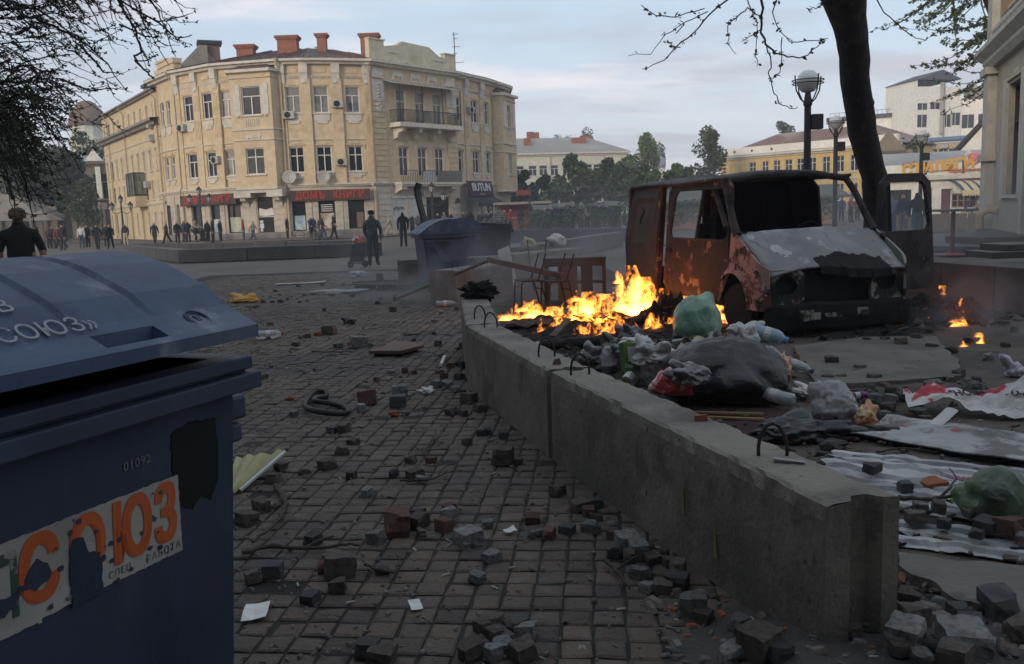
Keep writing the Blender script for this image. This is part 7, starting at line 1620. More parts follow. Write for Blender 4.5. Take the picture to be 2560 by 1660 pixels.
for k, (px, py, z, a_, b_, c_, m_, lb) in enumerate(((1600, 872, .22, .26, .2, .12, B_white, 'white rumpled bag left of the green bag'), (1560, 895, .2, .22, .2, .14, B_gray, 'grey rumpled bag behind the green juice carton'), (1655, 905, .26, .30, .24, .14, B_white, 'dirty white bag in front of the green bag'), (1610, 912, .22, .2, .2, .12, B_white, 'small white film bag beside the green carton'), (1852, 842, .22, .34, .2, .14, B_white, 'white sack with a red stripe right of the green bag'), (1870, 868, .24, .2, .16, .16, B_white, 'upright white bag next to the blue bottle'), (1790, 868, .24, .26, .2, .12, B_gray, 'brown grey crumpled bag below the green bag'), (1478, 905, .1, .26, .2, .14, B_gray, 'grey film bag behind the middle concrete block'), (1522, 915, .12, .18, .15, .18, B_clear, 'clear film bag left of the tin can'), (1920, 905, .12, .22, .2, .15, B_clear, 'torn clear film right of the black bag'), (2085, 1045, .0, .34, .3, .26, B_clear, 'large clear plastic bag full of air on the ground'), (2165, 1062, .0, .17, .14, .13, B_oran, 'orange printed bread wrapper beside the clear bag'), (1985, 1098, .0, .52, .3, .14, B_black, 'flattened black bag behind the front of the barrier'), (1955, 955, .1, .14, .14, .2, B_oran, 'orange wrapper pressed against the black bag'), (2020, 990, .03, .24, .16, .08, B_red, 'red and clear wrapper above the blue capped bottle'), (1510, 985 - 60, .05, .2, .14, .06, B_black, 'flat black film behind the middle block'), (1730, 955, .25, .34, .26, .14, B_gray, 'grey bag squeezed between the white bags and the black bag'), (1580, 850, .2, .24, .2, .16, B_gray, 'grey brown sooty bag at the edge of the fire'), (1535, 872, .1, .2, .18, .12, B_gray, 'sooty bag scrap in front of the flames'))):
 bag('plastic_bag', lb, 'bag', at(px, py, z), a_, b_, c_, m_, 20 + k * 1.7, rz=k * 1.3, sub=5, fold=.33 if m_ is B_clear else .48)
bag('rubbish_bag', 'bulging dark green bag lying on the metal strips at the right edge', 'bag', at(2500, 1300, .03), .36, .32, .27, B_gg, 41, fold=.25)
bag('plastic_bag', 'pale lilac film bag lying behind the table', 'bag', (1.15, 19.6, 0), .8, .5, .5, B_lil, 43, fold=.4); bag('plastic_bag', 'white bag sitting on the concrete block row', 'bag', (1.35, 24.8, .55), .5, .4, .36, B_white, 44, fold=.4); bag('plastic_bag', 'yellowish bag sitting on the concrete block row', 'bag', (.55, 24.4, .5), .42, .36, .34, bagmat('straw_bag', (.33, .27, .15), .5), 46, fold=.4)
# bottles
def bottle(label, p, l, r, m, cap, rz, tilt=0.0, name='plastic_bottle'):
 t = thing(name, label, 'bottle', p, rz)
 prof = [(r * .7, 0), (r, l * .03), (r * .97, l * .1), (r, l * .13), (r * .95, l * .3), (r, l * .34), (r * .95, l * .5), (r, l * .55), (r * .98, l * .68), (r * .8, l * .8), (r * .42, l * .9), (r * .36, l * .94)]
 T = Matrix.Translation((0, 0, r)) @ Matrix.Rotation(PI / 2 - tilt, 4, 'Y'); b = MB().lathe(prof, 16, T).build('body', m, t, smooth=True)
 MB().lathe([(r * .42, l * .93), (r * .45, l * .94), (r * .45, l), (r * .3, l * 1.005)], 12, T).build('cap', cap, t)
 MB().lathe([(r * 1.006, l * .36), (r * 1.0, l * .37), (r * 1.0, l * .52), (r * 1.006, l * .53)], 16, T).build('label_band', B_white, t)
 return t
G_clear = mat('clear_plastic', (.55, .56, .56), .12, spec=.5, trans=.55, var=.05); G_blue = mat('blue_clear_plastic', (.30, .42, .52), .15, spec=.5, trans=.35, var=.05); M_capb = mat('blue_cap', (.015, .03, .13), .4); M_caps = mat('sky_blue_cap', (.08, .22, .35), .4); M_capr = mat('red_cap', (.3, .02, .02), .4); M_capp = mat('purple_plastic', (.16, .03, .12), .4)
bottle('big pale blue water bottle lying across the top of the heap', at(1880, 848, .24), .36, .085, G_blue, M_caps, R(-28), -.25, 'water_bottle')
bottle('clear bottle with a dark blue cap right of the black bag', at(1955, 912, .1), .32, .05, G_clear, M_capb, R(-48), -.25); bottle('clear bottle with a blue label lying below the black bag', at(1985, 1020, .03), .36, .055, G_clear, M_capb, R(140), .15); bottle('purple bottle lying behind the clear bag', at(2112, 1000, .02), .22, .03, M_capp, M_capp, R(4)); bottle('empty clear bottle lying on the setts left of the far block', at(1090, 768), .36, .055, G_clear, M_caps, R(5)); bottle('crushed clear bottle lying near the shopping trolley', at(875, 693), .5, .08, G_clear, M_caps, R(8)); bottle('clear bottle lying beside the blue container at the left', at(640, 850), .36, .06, G_clear, M_capr, R(20))
bottle('green glass bottle half under the white bags', at(1895, 935, .12), .26, .04, mat('green_glass', (.03, .06, .03), .1, spec=.6), M_capb, R(60), .4, 'glass_bottle')
# carton, can, tray, cup, cardboard
p = at(1578, 930, .16); JC = thing('juice_carton', 'crushed green juice carton standing on the rubbish by the middle block', 'carton', p, .5)
Tj = Matrix.Rotation(-.22, 4, 'X') @ Matrix.Rotation(.1, 4, 'Y'); MB().hexa([(-.075, -.03, 0), (.075, -.04, 0), (.07, .05, 0), (-.07, .05, 0), (-.085, -.03, .26), (.08, -.02, .25), (.07, .04, .27), (-.08, .05, .25)], Tj).build('box', mat('carton_green', (.07, .12, .03), .6, layers=[((.02, .035, .015), 4, .5, .65, .8)]), JC); MB().hexa([(-.045, -.038, .09), (.045, -.044, .09), (.045, -.04, .09), (-.045, -.034, .09), (-.05, -.037, .22), (.048, -.03, .22), (.048, -.026, .22), (-.05, -.032, .22)], Tj).build('window', mat('carton_grey', (.32, .30, .29), .7), JC)
text_mesh('Садовый', .042, mat('carton_letters', (.5, .5, .48), .6), JC, Tj @ Matrix.Translation((0, -.047, .05)) @ Matrix.Rotation(PI / 2, 4, 'X'), depth=.001)
p = at(1576, 952, .12); CN = thing('tin_can', 'open tin can with a gold bottom lying behind the middle block', 'can', p, -.5); MB().lathe([(.043, 0), (.045, .004), (.045, .10), (.043, .104)], 18, Matrix.Translation((0, 0, .045)) @ Matrix.Rotation(R(105), 4, 'X')).build('can', mat('tin', (.35, .34, .33), .35, metal=.8), CN); MB().lathe([(.040, 0), (.040, .002), (.030, .006), (.020, .004), (.01, .005)], 18, Matrix.Translation((0, -.105, .017)) @ Matrix.Rotation(R(105), 4, 'X')).build('can_bottom', mat('gold_lacquer', (.32, .25, .12), .3, metal=.7), CN)
p = at(1362, 868, .05); TY = thing('food_tray', 'clear ribbed food tray lying behind the middle block', 'tray', p, .15); MB().hexa([(-.16, -.08, 0), (.16, -.08, 0), (.16, .08, 0), (-.16, .08, 0), (-.19, -.10, .05), (.19, -.10, .05), (.19, .10, .05), (-.19, .10, .05)]).build('tray', B_clear, TY)
for k in range(9): MB().box(-.15 + k * .037, -.14 + k * .037, -.105, .105, .048, .056).build('rib', B_clear, TY)
p = at(1728, 905, .30); CP = thing('paper_cup', 'tipped cream paper cup in front of the green bag', 'cup', p, .8); MB().lathe([(.05, 0), (.068, .17), (.072, .175), (.066, .172), (.045, .02)], 16, Matrix.Translation((0, 0, .06)) @ Matrix.Rotation(R(60), 4, 'Y')).build('cup', mat('cream_paper', (.42, .37, .29), .8), CP)
p = at(1300, 832, .0); CB = thing('cardboard', 'charred brown cardboard at the left edge of the flames', 'cardboard', p, -.15); rows = [[(x, y, .10 + .14 * max(0, .4 - abs(y)) + .05 * fbm(x * 5, y * 5, 4)) for x in [-.42 + .84 * i / 14 for i in range(15)]] for y in [-.2 + .4 * j / 8 for j in range(9)]]; MB().grid(rows).build('sheet', mat('charred_card', (.05, .034, .024), .9, layers=[((.01, .009, .008), 3, .45, .6, .9)]), CB, solid=.01)
p = at(1425, 872, .04); b_ = thing('burnt_log', 'charred log lying across the litter before the flames', 'log', p, .1); MB().tube([(-.32, 0, .06), (0, .02, .06), (.34, 0, .07)], [.055, .06, .05], 9).build('log', M_ash, b_)
p = at(1405, 835, .1); b_ = thing('scorched_plank', 'scorched plank leaning out of the flames', 'plank', p, .9); MB().bar((-.2, 0, .0), (.22, .05, .16), .09, .015).build('plank', M_plank, b_)
for k, (px, py, rz, l) in enumerate(((1815, 1046, -.32, .55), (1822, 1034, -.28, .5))): p = at(px, py, .03); b_ = thing('wooden_strip', 'thin yellow wooden strip under the black bag' if k else 'lower thin yellow wooden strip beside the barrier', 'strip', p, rz); MB().box(-l / 2, l / 2, -.012, .012, 0, .012).build('strip', mat('yellow_wood', (.28, .19, .09), .7), b_)
p = at(1905, 1055, .012); b_ = thing('carpet_scrap', 'dark maroon carpet scrap on the ground beside the barrier', 'carpet', p, -.35); MB().grid([[(x, y, .012 * fbm(x * 4, y * 4, 2)) for x in [-.65 + .13 * i for i in range(11)]] for y in [-.4 + .1 * j for j in range(9)]]).build('carpet', mat('maroon_carpet', (.05, .022, .022), .95, layers=[((.03, .016, .015), 3, .5, .65, .8)]), b_, solid=.01)
# ================================================================ metal poster sheets on the right
M_post = mat('white_poster_metal', (.40, .395, .385), .55, layers=[((.20, .20, .195), 1.8, .46, .6, .8), ((.12, .12, .12), 4, .60, .66, .7), ((.38, .06, .14), 5.2, .655, .675, .9), ((.45, .36, .05), 4.3, .665, .68, .9), ((.08, .22, .12), 6.3, .67, .68, .9)], bump=.1, stretch=(1, 1.6, 1))
M_edge = mat('bare_metal_edge', (.46, .46, .46), .45)
def strip(label, a_, b_, w, seed, ribs, lift=.03, m=None, name='metal_sheet'):
 A, B = Vector(P(*a_)), Vector(P(*b_)); L = (B - A).length; t = thing(name, label, 'metal sheet', (A.x, A.y, .0), math.atan2((B - A).y, (B - A).x), 'torn metal sheets at the right'); n = 46; rows = []; rnd = random.Random(seed)
 vs_ = []
 for k in range(ribs):
  for f_, h_ in ((.0, 0), (.34, 0), (.46, .024), (.84, .024), (.96, 0)): vs_.append(((k + f_) / ribs, h_))
 vs_.append((1.0, 0))
 for v, h_ in vs_:
  e0 = .10 * fbm(v * 6 + seed, 2, 1); row = []
  for i in range(n + 1):
   f = i / n; x = L * f + (e0 * (1 - f) * 1.2 if f < .25 else 0)
   z = .014 + h_ * (1 - .45 * max(0, fbm(f * 5, v * 3, seed))) + lift * max(0, fbm(f * 2.2 + seed, v * 1.6, seed)) + .006 * fbm(f * 14, v * 7, seed)
   row.append((x, w * (v - .5) + .010 * fbm(f * 5, v * 3 + seed, 1), z))
  rows.append(row)
 MB().grid(rows).build('sheet', m or M_post, t, solid=.003); return t
s1 = strip('poster covered corrugated metal sheet lying farthest back beside the barrier', (2060, 1170), (2660, 1235), .62, 2, 5, .07); s3 = strip('poster covered corrugated sheet with yellow lettering and a stone on it', (2165, 1238), (2660, 1312), .42, 8, 4, .04); s4 = strip('foremost corrugated white metal sheet with red torn print', (2235, 1342), (2680, 1398), .30, 11, 3, .03); s2, s5 = s3, s1
def stext(o, body, x, y, size, m, rz=0.0): text_mesh(body, size, m, o, Matrix.Translation((x, y, .044)) @ Matrix.Rotation(rz, 4, 'Z'), depth=.0008, bold=.002)
M_yel3 = mat('yellow_print', (.45, .36, .05), .6); M_mag = mat('magenta_print', (.38, .05, .16), .6); M_grp = mat('green_print', (.06, .22, .12), .6); M_redp = mat('red_print', (.42, .04, .04), .6); M_blkp = mat('black_print', (.02, .02, .02), .6)
stext(s2, 'КИНО', .50, .015, .07, M_yel3); stext(s1, 'ТЕАТР', .75, -.045, .055, M_mag); stext(s1, 'ОПЕРА', 1.15, .08, .06, M_grp)
stext(s4, 'АКЦИЯ', .6, .015, .06, M_redp)
# the crumpled red and white paper over a grey peeled board
q = P(2440, 1130); PB = thing('peeled_board', 'grey peeling poster board lying on the ground at the right edge', 'board', (q.x, q.y, 0), R(-52)); rows = [[(x, y, .05 + .05 * fbm(x * 2, y * 2, 5) + .10 * max(0, y)) for x in [-.75 + 1.9 * i / 24 for i in range(25)]] for y in [-.25 + .55 * j / 10 for j in range(11)]]
MB().grid(rows).build('sheet', mat('peeled_poster', (.30, .295, .28), .8, layers=[((.12, .115, .11), 3.5, .48, .6, .9), ((.4, .38, .35), 7, .58, .64, .8), ((.36, .05, .06), 5, .66, .68, .9), ((.09, .16, .24), 4, .68, .70, .9)], bump=.3, bscale=14), PB, solid=.008)
q = P(2395, 1030); PP = thing('torn_poster', 'torn red and white poster crumpled over stones at the right', 'poster', (q.x, q.y, .0), R(-18)); M_rw2 = mat('red_white_poster', (.50, .47, .44), .7, layers=[((.38, .035, .05), 2.2, .52, .54, 1), ((.3, .28, .26), 6, .58, .7, .6)])
rows = [[(x, y + .1 * fbm(x * 2, y, 7), .05 + .35 * (y + .16) + .10 * fbm(x * 2.4 + 1, y * 2.6, 6) + .07 * abs(fbm(x * 4, y * 4, 3))) for x in [-.36 + .9 * i / 26 for i in range(27)]] for y in [-.16 + .34 * j / 10 for j in range(11)]]; MB().grid(rows).build('sheet', M_rw2, PP, solid=.002)
for body, x, y, z, rz, sz in (('"НОВ', .04, .0, .145, .35, .09), ('МАКС', .12, .10, .185, .5, .07), ('АЖ', .38, .0, .15, -.4, .08)): text_mesh(body, sz, M_blkp, PP, Matrix.Translation((x, y, z)) @ Matrix.Rotation(rz, 4, 'Z') @ Matrix.Rotation(.45, 4, 'X'), depth=.001, bold=.003)
q = P(2325, 1090); PS = thing('torn_poster', 'small curled red and white poster scrap in front of the large one', 'poster', (q.x, q.y, 0), .4); rows = [[(x, y, .02 + .8 * max(0, x) ** 1.3 + .05 * math.cos(y * 12)) for x in [-.1 + .3 * i / 10 for i in range(11)]] for y in [-.05 + .1 * j / 5 for j in range(6)]]; MB().grid(rows).build('sheet', M_rw2, PS, solid=.002)
# ================================================================ people
BONES = {}
def pose_mesh(key, J, rad):
 """one continuous skinned figure; faces are then given to skin, hair and clothes by the nearest limb"""
 order = ['pelvis', 'spine', 'chest', 'neck', 'head', 'crown', 'sl', 'el', 'wl', 'hl', 'sr', 'er', 'wr', 'hr', 'pl', 'kl', 'al', 'tl', 'pr', 'kr', 'ar', 'tr', 'nose']
 edges = [('pelvis', 'spine'), ('spine', 'chest'), ('chest', 'neck'), ('neck', 'head'), ('head', 'crown'), ('chest', 'sl'), ('sl', 'el'), ('el', 'wl'), ('wl', 'hl'), ('chest', 'sr'), ('sr', 'er'), ('er', 'wr'), ('wr', 'hr'), ('pelvis', 'pl'), ('pl', 'kl'), ('kl', 'al'), ('al', 'tl'), ('pelvis', 'pr'), ('pr', 'kr'), ('kr', 'ar'), ('ar', 'tr'), ('head', 'nose')]
 me = bpy.data.meshes.new('skeleton'); me.from_pydata([J[k] for k in order], [(order.index(a_), order.index(c_)) for a_, c_ in edges], [])
 o = bpy.data.objects.new('skeleton', me); C.objects.link(o)
 sk = o.modifiers.new('skin', 'SKIN'); sk.branch_smoothing = .3; sk.use_smooth_shade = True
 for i, k in enumerate(order):
  r = rad[k]; v = me.skin_vertices[0].data[i]; v.radius = r if isinstance(r, tuple) else (r, r); v.use_root = (k == 'pelvis')
 sb = o.modifiers.new('sub', 'SUBSURF'); sb.levels = 2; sb.render_levels = 2
 dg = bpy.context.evaluated_depsgraph_get(); dg.update(); m2 = bpy.data.meshes.new_from_object(o.evaluated_get(dg)); bpy.data.objects.remove(o); bpy.data.meshes.remove(me)
 m2.name = 'person'; m2.materials.clear()
 for _ in range(6): m2.materials.append(None)
 segs = [(a_, c_, Vector(J[a_]), Vector(J[c_])) for a_, c_ in edges]
 hz = J['crown'][2]; idx = []
 for p in m2.polygons:
  c = p.center; best, bd = None, 9
  for a_, c_, A, B in segs:
   d = B - A; t = max(0, min(1, (c - A).dot(d) / max(1e-9, d.length_squared))); dist = (c - A - d * t).length / (.5 + .5 * (1 if a_ in ('chest', 'spine', 'pelvis') else .6))
   if dist < bd: bd, best, bt = dist, (a_, c_), t
  a_, c_ = best
  if c_ in ('crown', 'nose') or a_ == 'head' or (a_ == 'neck' and bt > .35):
   f_ = c.y - J['head'][1]; z = c.z - J['head'][2]
   k = 1 if (c_ != 'nose' and ((f_ > -.005 and z > -.035) or z > .10)) else 0
  elif a_ == 'neck': k = 0
  elif c_ in ('hl', 'hr'): k = 0
  elif c_ in ('wl', 'wr'): k = 3
  elif c_ in ('tl', 'tr'): k = 5
  elif a_ in ('pl', 'pr', 'kl', 'kr') or c_ in ('pl', 'pr') or (a_ == 'pelvis' and c.z < J['pelvis'][2] - .02): k = 4
  else: k = 2
  idx.append(k)
 m2.polygons.foreach_set('material_index', idx); m2.update(); m2.shade_smooth(); return m2
def skeleton(arm_l=(0, .0), arm_r=(0, .0), leg_l=0, leg_r=0, bend_l=.1, bend_r=.1, kb_l=0, kb_r=0, stout=1.0, lean=0, out=.06, skirt=False, headturn=0.0):
 """angles in radians, forward is -Y; arm = (swing forward, elbow bend)"""
 J = {'pelvis': (0, 0, .96), 'spine': (0, -.01 - lean * .12, 1.12), 'chest': (0, -.0 - lean * .3, 1.34), 'neck': (0, .0 - lean * .42, 1.48), 'head': (0, -.015 - lean * .48, 1.575), 'crown': (0, -.005 - lean * .5, 1.69), 'nose': (.03 * headturn, -.115 - lean * .48, 1.60)}
 for s, nm, (sw, eb) in ((-1, 'l', arm_l), (1, 'r', arm_r)):
  sh = Vector((s * .185 * (.6 + .4 * stout), -.0 - lean * .33, 1.385)); e = sh + Vector((s * out, -math.sin(sw) * .29, -math.cos(sw) * .28)); w = e + Vector((s * -.01, -math.sin(sw + eb) * .25, -math.cos(sw + eb) * .25)); h = w + (w - e).normalized() * .10
  J['s' + nm], J['e' + nm], J['w' + nm], J['h' + nm] = map(tuple, (sh, e, w, h))
 for s, nm, sw, kb in ((-1, 'l', leg_l, kb_l), (1, 'r', leg_r, kb_r)):
  hp = Vector((s * .095, 0, .90)); k = hp + Vector((s * .01, -math.sin(sw) * .42, -math.cos(sw) * .42)); a_ = k + Vector((s * .005, -math.sin(sw - kb) * .40, -math.cos(sw - kb) * .40)); t = a_ + Vector((s * .02, -.16 * math.cos((sw - kb) * .6), -.055 - .16 * math.sin(-(sw - kb)) * .4))
  J['p' + nm], J['k' + nm], J['a' + nm], J['t' + nm] = map(tuple, (hp, k, a_, t))
 dz = -min(J['tl'][2], J['tr'][2]) + .03
 J = {k: (v[0], v[1], v[2] + dz) for k, v in J.items()}
 st = stout
 rad = {'pelvis': (.175 * st, .125 * st), 'spine': (.165 * st, .12 * st), 'chest': (.185 * st, .125 * st), 'neck': .085, 'head': (.09, .112), 'crown': (.078, .09), 'nose': .012}
 for nm in 'lr': rad.update({'s' + nm: .082 * (.7 + .3 * st), 'e' + nm: .06, 'w' + nm: .044, 'h' + nm: (.042, .022), 'p' + nm: .115 * (.6 + .4 * st), 'k' + nm: .08, 'a' + nm: .06, 't' + nm: (.042, .028)})
 return J, rad
POSES = {'stand': skeleton((.05, .15), (-.03, .2), .03, -.03), 'walk': skeleton((-.35, .25), (.4, .35), .38, -.32, kb_l=.1, kb_r=.25), 'walk2': skeleton((.3, .3), (-.3, .2), -.22, .28, kb_l=.2, kb_r=.08), 'phone': skeleton((.35, 1.5), (.05, .2), .02, .05), 'cross': skeleton((.25, 1.3), (.25, 1.3), -.02, .04, out=.03),
         'stout': skeleton((.0, .15), (.02, .2), .03, -.03, stout=1.35, out=.10), 'hand': skeleton((-.05, .1), (.45, .25), .08, -.06, stout=1.12, out=.09), 'stride': skeleton((-.5, .3), (.5, .3), .5, -.45, kb_l=.05, kb_r=.35), 'ride': skeleton((.9, .3), (.9, .3), .9, .5, kb_l=1.1, kb_r=.5, lean=.5), 'sit': skeleton((.5, .9), (.5, .9), 1.45, 1.4, kb_l=1.45, kb_r=1.4, lean=.2), 'push': skeleton((.6, .4), (.3, .3), .25, -.25, kb_r=.2)}
PM = {k: pose_mesh(k, *v) for k, v in POSES.items()}
def cloth(c): return mat('cloth_%d_%d_%d' % tuple(int(q * 999) for q in c), c, .9, [(tuple(q * .55 for q in c), 5, .5, .7, .6)], bump=.3, bscale=12)
SKIN = mat('skin', (.33, .19, .135), .6, spec=.3); HAIRS = [mat('dark_hair', (.022, .016, .012), .7), mat('brown_hair', (.06, .038, .024), .7), mat('grey_hair', (.22, .20, .19), .8), mat('blond_hair', (.28, .2, .1), .7)]
K = {'blk': (.012, .012, .014), 'dk': (.03, .031, .036), 'navy': (.022, .028, .055), 'jean': (.05, .068, .11), 'grey': (.10, .10, .10), 'beige': (.33, .28, .20), 'cream': (.42, .36, .24), 'white': (.5, .49, .48), 'red': (.25, .03, .03), 'purple': (.045, .035, .10), 'brown': (.07, .045, .03), 'plaid': (.055, .055, .06), 'green': (.06, .08, .05), 'blue': (.10, .13, .19), 'skin': None}
def person(label, px, py, pose, facing, top, leg, hair=0, h=1.75, sleeve=None, Y=None, group=None):
 p = P(px, py) if Y is None else D(px, 560, Y)
 if Y is None and p.y > 66: p = D(px, 560, 65.5 + (int(px) % 5) * .5)
 o = bpy.data.objects.new('person', PM[pose]); C.objects.link(o)
 o.location = (p.x, p.y, 0); s_ = h / 1.75; o.scale = (s_, s_, s_); o.rotation_euler = (0, 0, R(facing))
 tm = cloth(K[top]) if isinstance(top, str) else top
 ms = [SKIN, HAIRS[hair], tm, SKIN if sleeve == 'short' else tm, cloth(K[leg]), cloth(K['blk'])]
 for i, m_ in enumerate(ms): o.material_slots[i].link = 'OBJECT'; o.material_slots[i].material = m_
 return tag(o, label, 'person', group)
# facing: 0 looks towards the camera, 180 away, 90 to the right, -90 to the left
M_plaid = mat('plaid_shirt', K['plaid'], .9, [((.13, .12, .11), 16, .55, .6, .8)])
cap = person('stout man seen from behind in a flat cap and black jacket at the far left', 45, 0, 'stout', 195, 'blk', 'blk', 1, 1.92, Y=15, sleeve='short')
q = MB(); q.lathe([(.108, 1.61), (.118, 1.64), (.122, 1.68), (.108, 1.735), (.07, 1.765), (.01, 1.775)], 16, Matrix.Translation((0, -.01, 0))).add([(.07 * math.cos(a_) + 0, -.095 - .075 * math.sin(a_), 1.625 - .02 * math.sin(a_)) for a_ in [PI * k / 8 for k in range(9)]], [tuple(range(9))]); q.build('cap', mat('tan_cap', (.12, .09, .05), .9, layers=[((.06, .05, .03), 9, .5, .6, .8)], bump=.3), cap, solid=.008)
tro = person('man in a dark plaid shirt and grey cap pulling a shopping trolley', 935, 665, 'hand', 175, M_plaid, 'dk', 2, 1.77)
q = MB(); q.lathe([(.104, 1.63), (.108, 1.68), (.09, 1.745), (.01, 1.765)], 14, Matrix.Translation((0, -.005, 0))); q.build('cap', cloth(K['dk']), tro)
person('man in black walking away left of the blue containers', 1010, 618, 'stand', 190, 'blk', 'blk', 0, 1.8); person('man in a beige suit walking left past the white shutters', 975, 592, 'stride', -80, 'beige', 'beige', 2, 1.72); person('man in a dark top with a yellow scarf behind the man in black', 1032, 596, 'walk', 20, 'dk', 'dk', 0, 1.72)
person('grey dressed walker beside the raised container lid', 1047, 598, 'walk2', 30, 'grey', 'dk', 1, 1.7)
for px, py, ps, fc, tp, lg, hr, hh, lb in ((160, 626, 'stand', -15, 'blk', 'dk', 2, 1.8, 'grey haired man in black standing alone before the brown house'), (246, 625, 'walk2', 10, 'blk', 'dk', 1, 1.74, 'man in black, left one of the two walking by the side wing'), (278, 623, 'walk', 15, 'blk', 'blk', 0, 1.76, 'man in black, right one of the two walking by the side wing'), (311, 611, 'stand', 0, 'dk', 'cream', 0, 1.72, 'person in a dark hoodie and cream trousers by the lantern post'), (86, 606, 'walk', -60, 'white', 'white', 1, 1.7, 'person in white clothes behind the man in the flat cap'),
 (118, 606, 'stand', 160, 'brown', 'dk', 1, 1.7, 'person in brown in the group under the dark trees'), (128, 607, 'stand', 20, 'dk', 'dk', 0, 1.72, 'person in dark grey in the group under the dark trees'), (140, 612, 'walk', 80, 'red', 'dk', 0, 1.72, 'person with a red top walking right under the dark trees'), (148, 610, 'stride', -70, 'dk', 'dk', 0, 1.7, 'person in dark clothes striding left under the dark trees'), (200, 600, 'stand', 10, 'white', 'jean', 1, 1.7, 'person in a white shirt by the dark doorway'), (208, 600, 'stand', 40, 'white', 'dk', 0, 1.66, 'second person in white by the dark doorway'), (216, 600, 'stand', -20, 'blk', 'blk', 0, 1.72, 'person in black standing right of the dark doorway'), (262, 607, 'stand', 30, 'dk', 'dk', 1, 1.7, 'person half hidden behind the man in black by the side wing'),
 (384, 601, 'walk2', 180, 'navy', 'dk', 2, 1.75, 'man in navy walking away at the foot of the side wing'), (414, 600, 'walk', -40, 'blk', 'blk', 0, 1.7, 'woman in black with a shoulder bag at the corner of the building'), (441, 602, 'stand', 40, 'blk', 'dk', 0, 1.74, 'man in a black jacket left of the cyclist'), (459, 602, 'stand', -30, 'dk', 'dk', 0, 1.8, 'man in dark grey beside the first bookshop window'), (468, 600, 'stand', 30, 'navy', 'dk', 0, 1.78, 'man in navy behind the cyclist'), (517, 602, 'stand', 60, 'dk', 'dk', 1, 1.75, 'person in dark clothes just right of the lantern post'), (530, 603, 'stand', -60, 'blk', 'blk', 0, 1.78, 'man in black with hands in pockets before the second shop window'), (549, 602, 'stand', 80, 'navy', 'dk', 0, 1.78, 'man in navy facing right before the second shop window'),
 (607, 595, 'stand', -70, 'red', 'jean', 0, 1.8, 'man in a red and navy jacket in front of the meadow poster'), (631, 599, 'stride', 70, 'beige', 'jean', 3, 1.68, 'young woman with an orange bag walking past the shop door'), (717, 597, 'stand', 85, 'dk', 'dk', 0, 1.8, 'man in dark grey standing right of the shop door'), (776, 597, 'push', 50, 'purple', 'dk', 1, 1.74, 'man in a purple top with a bicycle'), (783, 598, 'stand', -20, 'purple', 'dk', 1, 1.74, 'man behind the purple topped cyclist'), (800, 597, 'stand', -120, 'green', 'jean', 0, 1.7, 'person half hidden behind the second bicycle'), (808, 599, 'walk', 100, 'navy', 'jean', 0, 1.76, 'man in a navy top and jeans wheeling the second bicycle'), (836, 600, 'walk2', 100, 'blk', 'blk', 1, 1.84, 'bald tall man in black right of the bicycles')):
 person(lb, px, py, ps, fc, tp, lg, hr, hh, sleeve='short' if lb.startswith(('man in a navy', 'bald', 'young')) else None)
rp = random.Random(31)
for k, px in enumerate((1064, 1095, 1112, 1128, 1142, 1160, 1176, 1200, 1216, 1230, 1262, 1276)):
 tp = ('dk', 'blk', 'grey', 'blk', 'blue', 'brown', 'blk', 'dk', 'navy', 'blk', 'brown', 'red')[k]
 person(('man with fair hair beside the dark gateway', 'dark clothed man, first of the crowd behind the blue container', 'person in black behind the blue container', 'person in grey in the middle behind the blue container', 'dark clothed person below the round sign', 'person in pale blue under the black awning', 'person in brown behind the blue container', 'man in a dark jacket with a pale collar turned away', 'person in dark grey behind the black container', 'man in navy behind the black container', 'person in black beside the striped shirt', 'person in brown right of the striped shirt')[k], px, 0, rp.choice(('stand', 'cross', 'phone')), rp.uniform(-60, 60) if k != 6 else 190, tp, 'dk', rp.choice((0, 0, 1, 2)), rp.uniform(1.66, 1.8), Y=rp.uniform(56, 63), group='crowd behind the containers')
M_stripe = mat('striped_shirt', (.02, .02, .025), .9); t_ = M_stripe.node_tree; wv = t_.nodes.new('ShaderNodeTexWave'); wv.bands_direction = 'Z'; wv.inputs['Scale'].default_value = 4.2; tc_ = t_.nodes.new('ShaderNodeTexCoord'); t_.links.new(tc_.outputs['Object'], wv.inputs['Vector']); cr_ = t_.nodes.new('ShaderNodeValToRGB'); cr_.color_ramp.interpolation = 'CONSTANT'; cr_.color_ramp.elements[0].color = (.018, .018, .022, 1); cr_.color_ramp.elements[1].position = .5; cr_.color_ramp.elements[1].color = (.4, .39, .37, 1); t_.links.new(wv.outputs['Fac'], cr_.inputs[0]); t_.links.new(cr_.outputs[0], t_.nodes['Principled BSDF'].inputs['Base Color'])
person('man in a black and white striped shirt turned away behind the black container', 1247, 0, 'stand', 200, M_stripe, 'dk', 0, 1.9, Y=44)
